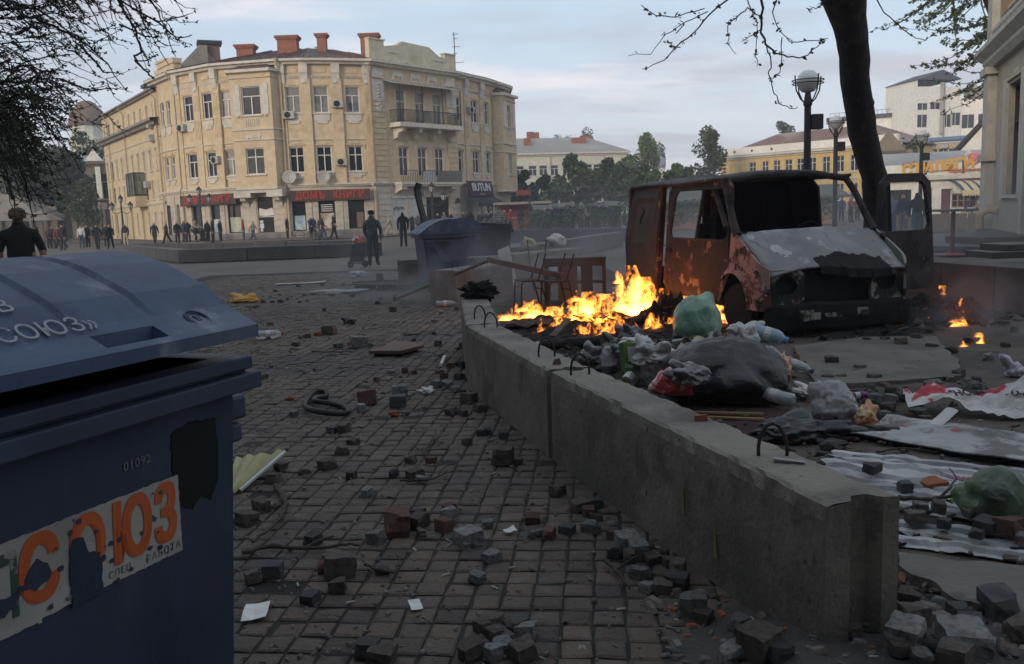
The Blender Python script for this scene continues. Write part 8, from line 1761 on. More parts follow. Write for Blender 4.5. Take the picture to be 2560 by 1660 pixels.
for px, Y, ps, fc, tp, lg, hr, lb in ((1303, 60, 'stand', 180, 'blk', 'blk', 0, 'person in a long black coat before the red stall'), (1340, 60, 'cross', 0, 'dk', 'jean', 3, 'fair haired person with crossed arms right of the red sign post'), (1361, 60, 'stand', -20, 'dk', 'dk', 2, 'grey haired man in a dark jacket before the market stall'), (1372, 61, 'stand', 40, 'dk', 'dk', 0, 'dark clothed person beside the grey haired man'), (1468, 58, 'stand', 20, 'beige', 'dk', 1, 'person in beige behind the hedge'), (1420, 60, 'stand', -40, 'dk', 'dk', 0, 'dark figure behind the left part of the hedge'), (1432, 61, 'stand', 40, 'dk', 'dk', 0, 'second dark figure behind the left part of the hedge'), (1452, 60, 'stand', 0, 'brown', 'dk', 0, 'brown figure behind the middle of the hedge'),
 (2085, 62, 'stand', 20, 'brown', 'jean', 1, 'person seen through the windscreen left of the lamp post'), (2103, 64, 'stand', -30, 'navy', 'dk', 0, 'person in navy seen through the windscreen'), (2126, 60, 'cross', 30, 'red', 'dk', 1, 'person in reddish clothes seen through the windscreen'), (2143, 63, 'stand', 0, 'brown', 'dk', 0, 'person in brown seen beside the tree trunk'),
 (2258, 36, 'stand', -60, 'navy', 'grey', 0, 'man in a navy jacket seen through the open van door'), (2228, 38, 'stand', 150, 'blue', 'jean', 1, 'person in blue grey half hidden by the open van door'), (2246, 42, 'stand', 170, 'dk', 'dk', 0, 'dark clothed person behind the man in navy')):
 person(lb, px, 0, ps, fc, tp, lg, hr, 1.76, Y=Y)
bp = person('man in a black jacket and jeans with a backpack right of the open van door', 2292, 0, 'stand', 170, 'blk', 'jean', 0, 1.8, Y=31)
MB().box(-.15, .15, .10, .24, 1.05, 1.48).build('backpack', cloth(K['dk']), bp, bevel=.05)
for px, Y, lb, tp in ((2412, 61, 'seated person in dark clothes before the cafe window', 'dk'), (2440, 61, 'seated person in a pale top before the cafe window', 'beige')):
 o = person(lb, px, 0, 'sit', 60, tp, 'dk', 0, 1.75, Y=Y); st = thing('stool', 'stool under the ' + lb.split(' before')[0], 'stool', (o.location.x, o.location.y, 0))
 MB().box(-.2, .2, -.2, .2, .40, .45).build('seat', M_wood, st)
 for a_ in (-.17, .17):
  for c_ in (-.17, .17): MB().box(a_ - .02, a_ + .02, c_ - .02, c_ + .02, 0, .4).build('leg', M_wood, st)
A_, B_ = h0, i0; Mw, Lw = seg_M(A_, B_); wmn = person('man in dark clothes standing at an open window on the top floor', 882, 0, 'stand', 0, 'dk', 'dk', 0, 1.7, Y=70); wp_ = Mw @ Vector((Lw * .5 - .28, .32, 9.95 - .9)); wmn.location = wp_
# hand bag
bg_ = thing('handbag', 'orange bag held by the young woman at the shop door', 'bag', tuple(P(633, 599)) , 0); bg_.location.z = .62; MB().hexa([(-.16, -.25, 0), (.16, -.25, 0), (.16, -.15, 0), (-.16, -.15, 0), (-.12, -.23, .28), (.12, -.23, .28), (.12, -.17, .28), (-.12, -.17, .28)]).tube([(-.08, -.2, .28), (0, -.2, .42), (.08, -.2, .28)], .012, 5).build('bag', mat('orange_cloth', (.4, .08, .03), .7), bg_)
bg_ = thing('handbag', 'black shoulder bag of the woman at the corner of the building', 'bag', tuple(P(410, 600)), 0); bg_.location.z = .75; MB().box(-.16, .16, -.12, -.02, 0, .24).tube([(-.1, -.07, .24), (0, -.07, .55), (.1, -.07, .24)], .012, 5).build('bag', cloth(K['blk']), bg_)
# shopping trolley
p = P(893, 668); TR_ = thing('shopping_trolley', 'black two wheeled shopping trolley with a red and white bag on top', 'trolley', (p.x, p.y, 0), .15)
MB().hexa([(-.24, -.16, .16), (.20, -.16, .16), (.20, .16, .16), (-.24, .16, .16), (-.10, -.17, .74), (.30, -.17, .74), (.30, .17, .74), (-.10, .17, .74)]).build('trolley_bag', mat('black_green_cloth', (.02, .024, .02), .8, layers=[((.05, .055, .04), 6, .5, .65, .8)]), TR_, bevel=.03)
q = MB(); q.tube([(.22, -.14, .1), (.34, -.14, .8), (.44, -.14, 1.02), (.47, 0, 1.06), (.44, .14, 1.02), (.34, .14, .8), (.22, .14, .1)], .014, 6); q.tube([(-.26, -.14, .14), (.22, -.14, .1)], .012, 5).tube([(-.26, .14, .14), (.22, .14, .1)], .012, 5); q.build('frame', M_iron, TR_)
for x in (-.2, .26):
 for y in (-.2, .2): MB().lathe([(.07, -.02), (.10, -.018), (.10, .018), (.07, .02)], 14, Matrix.Translation((x, y, .10)) @ Matrix.Rotation(PI / 2, 4, 'X')).build('wheel', M_dark, TR_)
bag('plastic_bag', 'red and white bag lying on top of the shopping trolley', 'bag', (p.x + .1, p.y, .72), .42, .32, .30, B_red, 71, fold=.4)
# bicycles
def bicycle(label, px, py, rz):
 p = P(px, py); b_ = thing('bicycle', label, 'bicycle', (p.x, p.y, 0), rz)
 for x in (-.52, .52):
  w_ = MB().tube([(x + .33 * math.cos(a_), 0, .34 + .33 * math.sin(a_)) for a_ in [2 * PI * k / 24 for k in range(24)]], .018, 6, closed=True).build('wheel', M_dark, b_)
  sp = MB()
  for k in range(10): a_ = k * PI / 5; sp.tube([(x, 0, .34), (x + .32 * math.cos(a_), 0, .34 + .32 * math.sin(a_))], .003, 3)
  sp.build('spokes', M_acb, w_)
 MB().tube([(-.52, 0, .34), (-.12, 0, .32), (.36, 0, .72), (-.2, 0, .78), (-.12, 0, .32)], .018, 6).tube([(-.52, 0, .34), (-.2, 0, .78)], .012, 5).tube([(.52, 0, .34), (.36, 0, .72), (.34, 0, .92)], .016, 6).build('frame', M_iron, b_)
 MB().tube([(.30, -.26, .98), (.36, -.1, .95), (.34, 0, .93), (.36, .1, .95), (.30, .26, .98)], .014, 6).build('handlebar', M_iron, b_); MB().box(-.33, -.1, -.06, .06, .86, .91).tube([(-.2, 0, .76), (-.21, 0, .88)], .014, 5).build('saddle', M_dark, b_)
bicycle('bicycle beside the man in the purple top', 768, 599, R(10)); bicycle('bicycle wheeled by the man in jeans', 800, 600, R(10)); bicycle('bicycle ridden before the first bookshop window', 484, 604, R(-15))
o = person('cyclist in a beige shirt riding before the first bookshop window', 480, 604, 'ride', 75, 'beige', 'dk', 0, 1.74); o.location.z = .12
# ================================================================ loose setts, bricks and litter
M_st = [mat('grey_granite_sett', (.20, .195, .185), .85, layers=[((.09, .087, .083), 5, .45, .62, .8), ((.26, .255, .245), 16, .6, .7, .7)], bump=.7, bscale=40, rand=.3), mat('brown_sett', (.125, .10, .085), .9, layers=[((.06, .05, .044), 5, .45, .65, .8), ((.15, .13, .115), 18, .6, .7, .6)], bump=.7, bscale=40, rand=.3),
  mat('red_topped_sett', (.15, .075, .060), .9, layers=[((.085, .06, .052), 6, .48, .6, .9), ((.20, .10, .08), 14, .6, .7, .6)], bump=.7, bscale=40, rand=.25), mat('dark_sett', (.07, .066, .064), .8, layers=[((.10, .098, .095), 13, .58, .68, .7)], bump=.7, bscale=40, rand=.3), mat('orange_brick_piece', (.30, .10, .05), .9, layers=[((.17, .065, .04), 9, .5, .65, .8)], bump=.6, bscale=50, rand=.25)]
STONES = []
CN_ = ['grey granite', 'brown stone', 'reddish stone', 'dark stone', 'orange brick']
rk = random.Random(17)
def stone_mesh(seed, kind):
 rnd = random.Random(seed); bm_ = bmesh.new(); bmesh.ops.create_cube(bm_, size=1.0)
 bmesh.ops.subdivide_edges(bm_, edges=bm_.edges[:], cuts=2, use_grid_fill=True)
 sx, sy, sz = (1, rnd.uniform(.75, 1.0), rnd.uniform(.55, .85)) if kind == 'sett' else (1, rnd.uniform(.5, .9), rnd.uniform(.4, .7))
 cut = [Vector((rnd.uniform(-1, 1), rnd.uniform(-1, 1), rnd.uniform(-.2, 1))).normalized() for _ in range(1 if kind == 'sett' else 4)]; lim = [rnd.uniform(.42, .62) for _ in cut]
 for v in bm_.verts:
  c = v.co.copy(); r = max(abs(c.x), abs(c.y), abs(c.z)); n = c.normalized() * .5
  c = c.lerp(n, .12 if kind == 'sett' else .38)
  c += Vector((fbm(c.x * 2 + seed, c.y * 2, c.z * 2), fbm(c.x * 2, c.y * 2 + seed, c.z * 2), fbm(c.x * 2, c.y * 2, c.z * 2 + seed))) * (.07 if kind == 'sett' else .13)
  for nn, l_ in zip(cut, lim):
   d = c.dot(nn) - l_
   if d > 0: c -= nn * d
  v.co = (c.x * sx, c.y * sy, c.z * sz)
 me = bpy.data.meshes.new('stone'); bm_.to_mesh(me); bm_.free()
 zmin = min(v.co.z for v in me.vertices)
 for v in me.vertices: v.co.z -= zmin
 me.materials.append(None); return me
SM = [stone_mesh(100 + k, 'sett') for k in range(14)] + [stone_mesh(200 + k, 'rock') for k in range(12)]
def stone(px, py, size, col=None, label=None, group=None, z=0.0, rock=None, tilt=.12):
 p = P(px, py, z)
 for _ in range(3): z = max(z, dirt(p.x, p.y) + .004); p = P(px, py, z)
 k = rk.randrange(14) if not (rock if rock is not None else rk.random() < .3) else 14 + rk.randrange(12)
 c = col if col is not None else rk.choice((0, 0, 1, 1, 1, 3, 3, 2)); o = bpy.data.objects.new('loose_stone', SM[k]); C.objects.link(o); s_ = size * rk.uniform(.62, .96)
 o.scale = (s_, s_, s_ * rk.uniform(.85, 1.1)); o.rotation_euler = (rk.uniform(-tilt, tilt), rk.uniform(-tilt, tilt), rk.uniform(0, 6.28)); o.location = (p.x, p.y, z - .006)
 o.material_slots[0].link = 'OBJECT'; o.material_slots[0].material = M_st[c]
 if not label: STONES.append((o, CN_[c], 'rock' if k > 13 else 'sett'))
 return tag(o, label, 'stone', 'stones ' + (group or 'loose on the paving'))
def field(ox, oy, sc, pts, group, size=.105):
 for q in pts: stone(ox + q[0] * sc, oy + q[1] * sc, q[2] if len(q) > 2 else size, q[3] if len(q) > 3 else None, group=group)
field(600, 1060, .3889, [(1150, 655), (1170, 715), (1150, 590), (1310, 690, .1, 2), (1345, 570, .09, 2), (1340, 630, .1, 0), (1520, 1005, .1, 0), (530, 950, .09, 2), (910, 950, .1, 3), (630, 1075, .1, 1), (455, 1140, .11, 3), (470, 770, .1, 3), (730, 130), (990, 335, .1, 3), (1130, 345), (1160, 370, .08, 0), (1230, 250, .09, 2), (1460, 130), (1555, 70), (1690, 90, .11), (1610, 110, .07), (220, 375, .1), (260, 290, .1, 1), (410, 325, .11, 1), (140, 560, .1, 1), (215, 540, .08, 1), (880, 765, .1, 0), (210, 980, .11, 3), (40, 640, .13, 1), (1590, 660, .09), (660, 195, .1, 1), (1100, 250, .09), (1690, 250, .14, 1), (720, 345, .07), (90, 1010, .09), (1790, 250, .09), (1640, 1350 - 60, .1, 1), (1640, 1370, .1, 1), (1550, 1440, .1, 1), (1720, 1400, .1, 1), (1690, 1460, .09, 0), (1610, 1500, .09, 0), (1480, 1500, .1, 1), (1780, 1340, .09, 3), (1560, 1330, .08, 1), (820, 1490, .09, 3), (910, 1530, .12, 1), (590, 60, .09, 3), (660, 50, .08, 1)], 'on the paving between the blue container and the barrier')
field(1200, 1060, .3889, [(500, 455), (640, 555, .12, 1), (735, 535, .09), (740, 615, .12, 1), (720, 690, .13, 0), (845, 650, .07), (860, 740, .1, 2), (945, 790, .12, 0), (1020, 845, .11, 0), (880, 850, .11, 3), (1110, 880, .10, 1), (1220, 910, .07), (1270, 970, .12, 1), (1020, 990, .11, 0), (1150, 1000, .12, 1), (1080, 1070, .1, 0), (1170, 1070, .09, 1), (1270, 1045, .11, 3), (360, 720, .09, 0), (445, 735, .1, 2), (560, 700, .08, 3), (335, 630, .09, 2), (1435, 1265, .08, 1), (1790, 1475, .13, 1), (110, 1380, .1, 1), (300, 1370, .1), (290, 1510, .12, 1), (1900, 1500, .1), (1690, 1370, .08, 1), (1660, 1310, .08, 0), (700, 470 + 120, .08), (1180, 840, .08, 3), (1090, 810, .08, 1), (960, 880, .08, 1)], 'heaped along the foot of the nearest block')
field(1900, 1100, .3628, [(1060, 1260, .11, 1), (1180, 1420, .12, 3), (1340, 1540, .11, 1), (1370, 1215, .12, 3), (1030, 1110, .11, 1), (690, 1280, .07), (1110, 1530, .1, 0), (1450, 1290, .1, 3), (1800, 1370, .12), (1280, 1450, .09, 3), (960, 1460, .08, 1), (640, 1330, .06), (760, 1300, .05), (1700, 1460, .1, 1)], 'in the dirt at the end of the nearest block')
field(600, 620, .311, [(240, 620), (130, 480), (90, 480), (280, 350), (320, 380), (660, 300), (380, 420), (350, 430, .09), (190, 440), (260, 440, .1), (470, 312), (940, 318), (830, 305), (1110, 450, .12), (1130, 415, .1), (1230, 510, .13, 3), (680, 508), (1560, 595), (1620, 525), (1050, 795), (790, 800), (450, 785), (170, 325), (1330, 1335, .11, 0), (180, 1045, .13, 1), (1580, 1120, .14, 0), (1680, 1120, .11), (1730, 1150, .10, 0), (1790, 1155, .11, 1), (1690, 960), (1640, 1045), (1600, 1010), (1770, 1050), (1790, 960), (1730, 945, .09), (1840, 1240, .13, 1), (1930, 1310, .13, 1), (1700, 1340), (1800, 1345), (730, 1475, .12, 3), (830, 1475, .1, 1), (1940, 1495, .13, 0), (1990, 1490, .1), (540, 430), (480, 440, .09), (520, 385, .14, 3), (590, 380, .13, 3), (740, 385, .12, 1), (850, 360), (900, 395), (490, 725), (550, 720), (1740, 500), (1760, 440), (1790, 490, .09), (1590, 785), (1610, 865, .08), (1640, 120 + 270, .1), (1590, 405, .1, 3), (1510, 395), (1560, 690, .09), (1770, 680), (1790, 800), (430, 1345, .1), (1220, 1010, .08), (1330, 1005, .09, 2), (1400, 1010, .07, 2), (600, 985, .06), (530, 1005, .06), (1100, 1065, .06, 2), (250, 955, .07), (1080, 620, .05), (320, 440), (520, 660, .06), (990, 650, .07), (70, 380), (1260, 600, .06)], 'scattered over the middle of the paving')
field(1700, 740, .3613, [(1050, 480, .13, 1), (1020, 585, .13, 3), (1120, 580, .1, 3), (1240, 520, .11, 1), (1200, 535, .1, 1), (1340, 590, .14, 1), (1430, 625, .12, 2), (1450, 670, .13, 1), (1460, 730, .13, 0), (1560, 720, .13, 3), (1350, 740, .14, 0), (1300, 770, .11, 1), (1320, 645, .09, 0), (1770, 605, .17, 0), (1870, 590, .12, 1), (2040, 640, .16, 1), (2180, 700, .15, 3), (1730, 650, .15, 1), (2110, 720, .14, 1), (1990, 600, .12, 0), (1400, 860, .12, 0), (1580, 850, .11, 2), (1660, 840, .12, 3), (1640, 935, .13, 0), (1420, 960, .1, 3), (1340, 955, .11, 1), (1530, 960, .13, 3), (1890, 985, .12, 3), (1060, 1060, .17, 3), (1740, 370, .13, 1), (1880, 390, .15, 1), (1530, 350, .17, 1), (1640, 310, .13, 3), (2130, 440, .12, 0), (2330, 650, .12, 1), (2300, 740, .13, 0), (2350, 830, .12, 1), (2250, 350, .1, 1), (1420, 320, .13, 1), (1290, 320, .1, 3), (1090, 350, .12, 1), (700, 310, .12, 1), (760, 320, .1, 3), (2000, 320, .11, 3), (2310, 250, .1, 1), (1440, 790, .12, 1), (1220, 720, .1, 1), (1190, 690, .1, 1), (1700, 870, .1, 1), (2220, 780, .13, 1), (2050, 590, .1, 3), (1930, 560, .11, 1)], 'strewn over the roadway right of the rubbish')
for q in [(2180, 1165, .1, 3), (2058, 1180, .1, 1), (2262, 1215, .11, 3), (2300, 1258, .1, 0), (2345, 1265, .11, 1), (2420, 1278, .1, 1), (2470, 1310, .11, 3), (2520, 1318, .12, 2), (2290, 1292, .1, 1), (2555, 1300, .11, 1), (2440, 1330, .09, 1), (2555, 1335, .09, 0), (2360, 1305, .1, 3), (2530, 1270, .1, 1)]: stone(q[0], q[1] + 12, q[2], q[3], group='resting on the torn metal sheets', z=.07)
# stones with a look of their own
for px, py, s_, c_, r_, lb in ((993, 1332, .16, 2, False, 'large pale brick with a red top edge in the middle of the near paving'), (1172, 1358, .125, 0, False, 'pale grey sett with a bright flat top left of the stone heap'), (1230, 1400, .115, 0, False, 'square pale grey sett standing by itself near the stone heap'), (850, 1435, .17, 1, False, 'big brown brick beside a smaller red one on the near paving'), (822, 1170, .12, 1, False, 'grey sett standing on end behind the scattered stones'), (915, 1240, .11, 0, True, 'wedge shaped grey stone lying on its side on the near paving'), (1728, 1540, .12, 0, False, 'upright cube of speckled granite in front of the block end'), (1830, 1650, .15, 0, True, 'rounded granite block at the very bottom edge'), (2300, 1425, .115, 2, True, 'rounded grey rock with a red broken end by the metal sheets'), (2205, 1540, .09, 0, True, 'pale lumpy stone beside a rotten stick'), (2262, 1612, .16, 0, False, 'big square granite sett at the lower right, left of its pair'), (2405, 1620, .18, 0, False, 'big oblong granite sett at the lower right'), (2500, 1540, .19, 3, False, 'large dark granite sett at the right edge of the road'), (2385, 1658, .12, 1, False, 'small pale sett at the bottom edge of the lower right'),
                              (920, 1010, .17, 2, False, 'flat topped reddish sett right of the rubber loop'), (905, 1030, .16, 0, True, 'broken grey stone right of the rubber loop'), (995, 1015, .2, 3, False, 'wedge shaped dark stone beside an orange piece'), (985, 1040, .13, 4, True, 'orange brick lump leaning on a dark stone'), (1000, 980 + 12, .16, 0, False, 'pale grey stone behind the wedge shaped one'), (895, 868, .24, 0, False, 'long grey kerb piece lying on the paving'), (875, 862, .11, 4, True, 'orange brick splinter beside the kerb piece'), (795, 838, .16, 4, True, 'orange broken roof tile on the paving'), (825, 835, .18, 1, False, 'brown half brick beside the orange tile'), (726, 1000, .12, 4, True, 'orange tile splinter left of the rubber loop'), (2330, 1232, .16, 4, False, 'hollow orange brick lying on the metal sheets'), (2015, 1095, .001 + .1, 1, True, 'brown stone beside the flattened black bag'), (2310, 922, .12, 4, True, 'long orange brick splinter on the roadway')):
 o = stone(px, py, s_, c_, lb, None, rock=r_); o['group'] = ''; del o['group']
# each stone is named by its place in the order outwards from the nearest landmark
LM = [('the black rubber loop', 815, 1012), ('the reddish pointed panel', 990, 885), ('the yellow metal sheet', 640, 1190), ('the pale brick with a red top', 993, 1332), ('the curved root', 695, 1300), ('the sett standing on end', 822, 1170), ('the long thin root', 760, 1384), ('the square pale grey sett', 1230, 1400), ('the near corner of the middle block', 1361, 1165), ('the wedge shaped dark stone', 995, 1015), ('the orange roof tile', 795, 838), ('the grey kerb piece', 895, 868), ('the yellow cloth', 612, 756), ('the pale cardboard sheet', 752, 710), ('the broken pallet', 968, 722), ('the charred lump', 1150, 790), ('the white plastic pipe', 1108, 907), ('the bottle near the far block', 1090, 768), ('the row of grey rubbish', 826, 735), ('the upright granite cube', 1728, 1540), ('the lower yellow drip on the block', 1560, 1400), ('the rotten stick', 2232, 1520), ('the big square granite sett', 2262, 1612), ('the large dark granite sett', 2500, 1540), ('the clear plastic bag', 2085, 1045), ('the orange bread wrapper', 2165, 1060), ('the small curled poster scrap', 2325, 1095), ('the large torn poster', 2395, 1030), ('the smoking ash heap', 2345, 850), ('the orange brick splinter', 2310, 922), ('the pale green paper scrap', 2190, 880), ('the dark red stick', 2220, 1100), ('the hollow orange brick', 2330, 1232), ('the dark green bag', 2500, 1300), ('the peeled board', 2470, 1130), ('the black bag', 1960, 1000), ('the blue and white wrapper', 2535, 940), ('the forked twig', 1065, 1110), ('the twig at the barrier foot', 1540, 1440), ('the torn white card', 1037, 1522)]
LMP = [(n_, P(x, y)) for n_, x, y in LM]; ORD = 'nearest,second nearest,third nearest,fourth nearest,fifth nearest,sixth nearest,seventh nearest,eighth nearest,ninth nearest,tenth nearest,eleventh nearest,twelfth nearest'.split(',')
bk_ = {}
for o, c, kd in STONES:
 n_, q = min(LMP, key=lambda t: (t[1].xy - o.location.xy).length); d = o.location - q
 sd = ('right of' if d.x > 0 else 'left of') if abs(d.x) > abs(d.y) * .7 else ('behind' if d.y > 0 else 'in front of'); bk_.setdefault((n_, sd), []).append((d.length, c, kd, o))
for (n_, sd), l_ in bk_.items():
 l_.sort(key=lambda t: t[0])
 for i, (d, c, kd, o) in enumerate(l_): o['label'] = '%s%s, %s stone %s %s' % (c, '' if c.endswith('stone') else ' ' + kd, ORD[min(i, 11)], sd, n_)
# --- grit, chips and cigarette ends nobody could count
mb = [MB(), MB(), MB(), MB()]; rg = random.Random(77)
for k in range(4200):
 y = 2.6 + 16 * rg.random() ** 1.7; x = rg.uniform(-.36 * y - .1, bar_x(y) - .03) if k % 3 else rg.uniform(bar_x(y) + .35, bar_x(y) + .35 + .5 * y)
 s_ = rg.uniform(.004, .013) * (.7 + y * .07); T = Matrix.Translation((x, y, .003)) @ Matrix.Rotation(rg.uniform(0, 6.3), 4, 'Z'); w = rg.choice((0, 0, 0, 0, 1, 1, 2)) if k % 40 else 3
 if k % 7 == 0: x, y = rg.uniform(.5, 2.4), rg.uniform(2.0, 3.5); T = Matrix.Translation((x, y, max(0, dirt(x, y)))) @ Matrix.Rotation(rg.uniform(0, 6), 4, 'Z'); s_ *= rg.uniform(.6, 2.2)
 s_ *= .5 if w == 2 else 1
 a_, b_, c_ = s_ * rg.uniform(.8, 1.6), s_ * rg.uniform(.5, 1), s_ * rg.uniform(.3, .8)
 if w == 3: a_, b_, c_ = .018 + .004 * y * .2, .004 + .0003 * y, .004
 mb[w].hexa([(-a_, -b_, 0), (a_, -b_ * .7, 0), (a_ * .8, b_, 0), (-a_, b_ * .8, 0), (-a_ * .7, -b_ * .6, c_), (a_ * .6, -b_ * .5, c_), (a_ * .5, b_ * .6, c_), (-a_ * .8, b_ * .5, c_)], T)
for q, m_, nm, lb in zip(mb, (M_st[1], M_st[0], M_st[4], M_paper), ('brown_grit', 'grey_grit', 'brick_crumbs', 'paper_scraps'), ('small brown stone chips strewn over the ground', 'small grey stone chips strewn over the ground', 'small orange brick crumbs strewn over the ground', 'tiny paper scraps and cigarette ends strewn over the ground')): tag(q.build(nm, m_), lb, 'litter', kind='stuff')
lt = [MB(), MB(), MB(), MB()]
for k in range(1500):
 y = 3.0 + 10 * rg.random() ** 1.3; x = bar_x(y) + .4 + rg.random() * .62 * y * .8; s_ = rg.uniform(.008, .035); T = Matrix.Translation((x, y, .022)) @ Matrix.Rotation(rg.uniform(0, 6.3), 4, 'Z') @ Matrix.Rotation(rg.uniform(-.5, .5), 4, 'X'); a_, b_ = s_ * rg.uniform(.7, 1.8), s_ * rg.uniform(.2, .7)
 lt[rg.choice((0, 0, 0, 1, 1, 2, 3))].hexa([(-a_, -b_, -.004), (a_, -b_ * .7, 0), (a_ * .8, b_, -.004), (-a_, b_ * .8, 0), (-a_, -b_, .004), (a_ * .7, -b_ * .7, .012), (a_ * .8, b_, .006), (-a_, b_ * .6, .01)], T)
for q, m_, nm, lb in zip(lt, (M_char, M_st[1], M_rustc, M_gry), ('black_litter', 'brown_litter', 'rusty_litter', 'grey_litter'), ('black charred bits strewn over the roadway', 'brown bits strewn over the roadway', 'rusty bits strewn over the roadway', 'grey bits strewn over the roadway')): tag(q.build(nm, m_), lb, 'litter', kind='stuff')
# --- sticks and roots
def stick(label, pts, r, name='stick', m=None, z=.02, fork=True):
 A = P(*pts[0]); t = thing(name, label, name, (A.x, A.y, 0)); w = [P(*q) - A for q in pts]; rnd = random.Random(int(pts[0][0])); out = []
 for i in range(len(w) - 1):
  for k in range(4): q = w[i].lerp(w[i + 1], k / 4); out.append((q.x + rnd.uniform(-.006, .006), q.y + rnd.uniform(-.006, .006), z + rnd.uniform(0, .012)))
 out.append((w[-1].x, w[-1].y, z)); n = len(out); b_ = MB(); b_.tube(out, [r * (1 - .6 * i / n) for i in range(n)], 6)
 if fork: q = out[n // 2]; b_.tube([q, (q[0] + .07, q[1] + .05, z + .03), (q[0] + .12, q[1] + .12, z + .02)], r * .5, 5)
 b_.build('branch', m or M_stick, t); return t
M_stick = mat('dead_wood', (.062, .048, .038), .9, layers=[((.03, .024, .02), 9, .5, .65, .8)], bump=.5, bscale=40)
stick('curved root lying below the yellow metal sheet', [(690, 1222), (715, 1270), (700, 1310), (665, 1345), (632, 1365)], .017, fork=False); stick('long thin root running across the near paving', [(606, 1394), (690, 1376), (760, 1384), (850, 1374), (900, 1372)], .013); stick('forked twig among the stones behind the rubber loop', [(1040, 1125), (1060, 1145), (1090, 1085), (1098, 1120)], .006); stick('thin curved twig above the stones on the near paving', [(1000, 1210), (1030, 1212), (1085, 1210), (1110, 1180), (1135, 1165)], .008); stick('bent twig hooked round a dark stone', [(915, 1425), (945, 1440), (985, 1445), (1000, 1420), (992, 1395)], .008, fork=False); stick('straight twig lying on the far paving', [(1010, 842), (1045, 840), (1058, 830)], .012); stick('long thin twig on the paving before the reddish panel', [(780, 885), (830, 886), (880, 882)], .009); stick('twig pointing at the foot of the barrier', [(1512, 1412), (1540, 1440), (1575, 1482)], .011); stick('rotten pale ended stick standing out of the dirt', [(2232, 1470), (2230, 1510), (2236, 1550)], .014, fork=False); stick('thorny twig lying over the metal sheets', [(2230, 1330), (2300, 1305), (2350, 1290), (2390, 1240), (2372, 1210)], .008, z=.09); stick('long branch lying across the metal sheets', [(2245, 1295), (2310, 1298), (2380, 1290), (2440, 1292)], .014, z=.1); stick('long dark twig on the road above the metal sheets', [(2190, 1140), (2260, 1132), (2330, 1138), (2400, 1142)], .008); stick('dark twig at the lower right among granite setts', [(2030, 1640), (2060, 1650), (2110, 1652)], .01); stick('dark red stick on the road beside the torn poster', [(2180, 1088), (2260, 1112)], .01, m=M_red, fork=False)
# --- larger single pieces
p = P(815, 1012); RL = thing('rubber_loop', 'black rubber hose loop lying twisted on the paving', 'hose', (p.x, p.y, 0)); lp = [(755, 1018), (790, 1035), (850, 1040), (876, 1028), (866, 1012), (820, 1008), (790, 1010), (780, 1000), (795, 990), (820, 990), (818, 980), (785, 982), (770, 998)]
w = [P(*q, .03) - p for q in lp]; MB().tube([(q.x, q.y, .03 + .02 * math.sin(i * 1.3)) for i, q in enumerate(w)], .026, 8, closed=True).build('hose', mat('black_rubber', (.018, .017, .016), .6, layers=[((.04, .038, .036), 8, .5, .7, .7)]), RL, smooth=True, sub=1)
p = P(990, 880); b_ = thing('wooden_board', 'reddish brown pointed wooden panel lying flat on the paving', 'panel', (p.x, p.y, 0)); pl = [P(x, y) - p for x, y in ((922, 893), (1003, 893), (1060, 878), (1020, 868), (985, 868), (960, 880))]; MB().prism([(q.x, q.y) for q in pl], .04, .075).build('panel', mat('red_brown_board', (.14, .085, .068), .8, layers=[((.10, .06, .05), 3, .45, .65, .7)]), b_); MB().prism([(q.x * .8, q.y * .8) for q in pl], 0, .04).build('underside', M_dark, b_)
p = P(968, 722); b_ = thing('broken_pallet', 'broken brown wooden pallet lying left of the blue container', 'pallet', (p.x, p.y, 0), -.25)
for k in range(4): MB().box(-.75, .75, -.4 + k * .22, -.24 + k * .22, .12 + .02 * (k % 2), .15 + .02 * (k % 2), Matrix.Rotation(.06 * (k - 1), 4, 'Z')).build('board', M_stick if k % 2 else mat('red_brown_board', (.14, .085, .068), .8), b_)
for x in (-.5, 0, .55): MB().box(x - .06, x + .06, -.4, .42, 0, .12).build('bearer', M_stick, b_)
for x, y in ((-.2, .1), (.35, .2)): MB().box(x - .06, x + .06, y - .06, y + .06, .15, .34).build('post', M_stick, b_)
p = P(752, 710); b_ = thing('cardboard', 'flat pale cardboard sheet with a curled edge on the far paving', 'cardboard', (p.x, p.y, 0), .12); MB().grid([[(x, y, .02 + .05 * max(0, x - .2) + .015 * fbm(x * 4, y, 2)) for x in [-.6 + .12 * i for i in range(11)]] for y in (-.16, 0, .16)]).build('sheet', mat('pale_card', (.33, .31, .28), .8, layers=[((.2, .17, .14), 3, .5, .7, .7)]), b_, solid=.012)
bag('cloth', 'yellow cloth lying crumpled on the far paving', 'cloth', at(612, 756), .55, .35, .12, bagmat('yellow_cloth', (.42, .22, .025), .7), 81, fold=.5); bag('plastic_bag', 'white bag lying against the fountain wall', 'bag', at(657, 641), .5, .4, .22, B_white, 83, fold=.5); bag('plastic_bag', 'second smaller white bag against the fountain wall', 'bag', at(697, 640), .4, .35, .2, B_white, 84, fold=.5); bag('paper_ball', 'crumpled white paper left of the barrier', 'paper', at(1070, 984), .12, .10, .05, B_white, 86, fold=.6); bag('paper_ball', 'small dark plastic curl on the far paving', 'plastic', at(873, 810), .16, .14, .10, B_black, 87, fold=.6); bag('plastic_bag', 'grey paper and rubbish lying in a row on the far paving', 'rubbish', at(826, 735), .95, .3, .10, B_clear, 88, fold=.6); bag('paper_ball', 'blue and white crumpled wrapper at the right edge of the road', 'paper', at(2535, 940), .16, .14, .12, B_lil, 89, fold=.6)
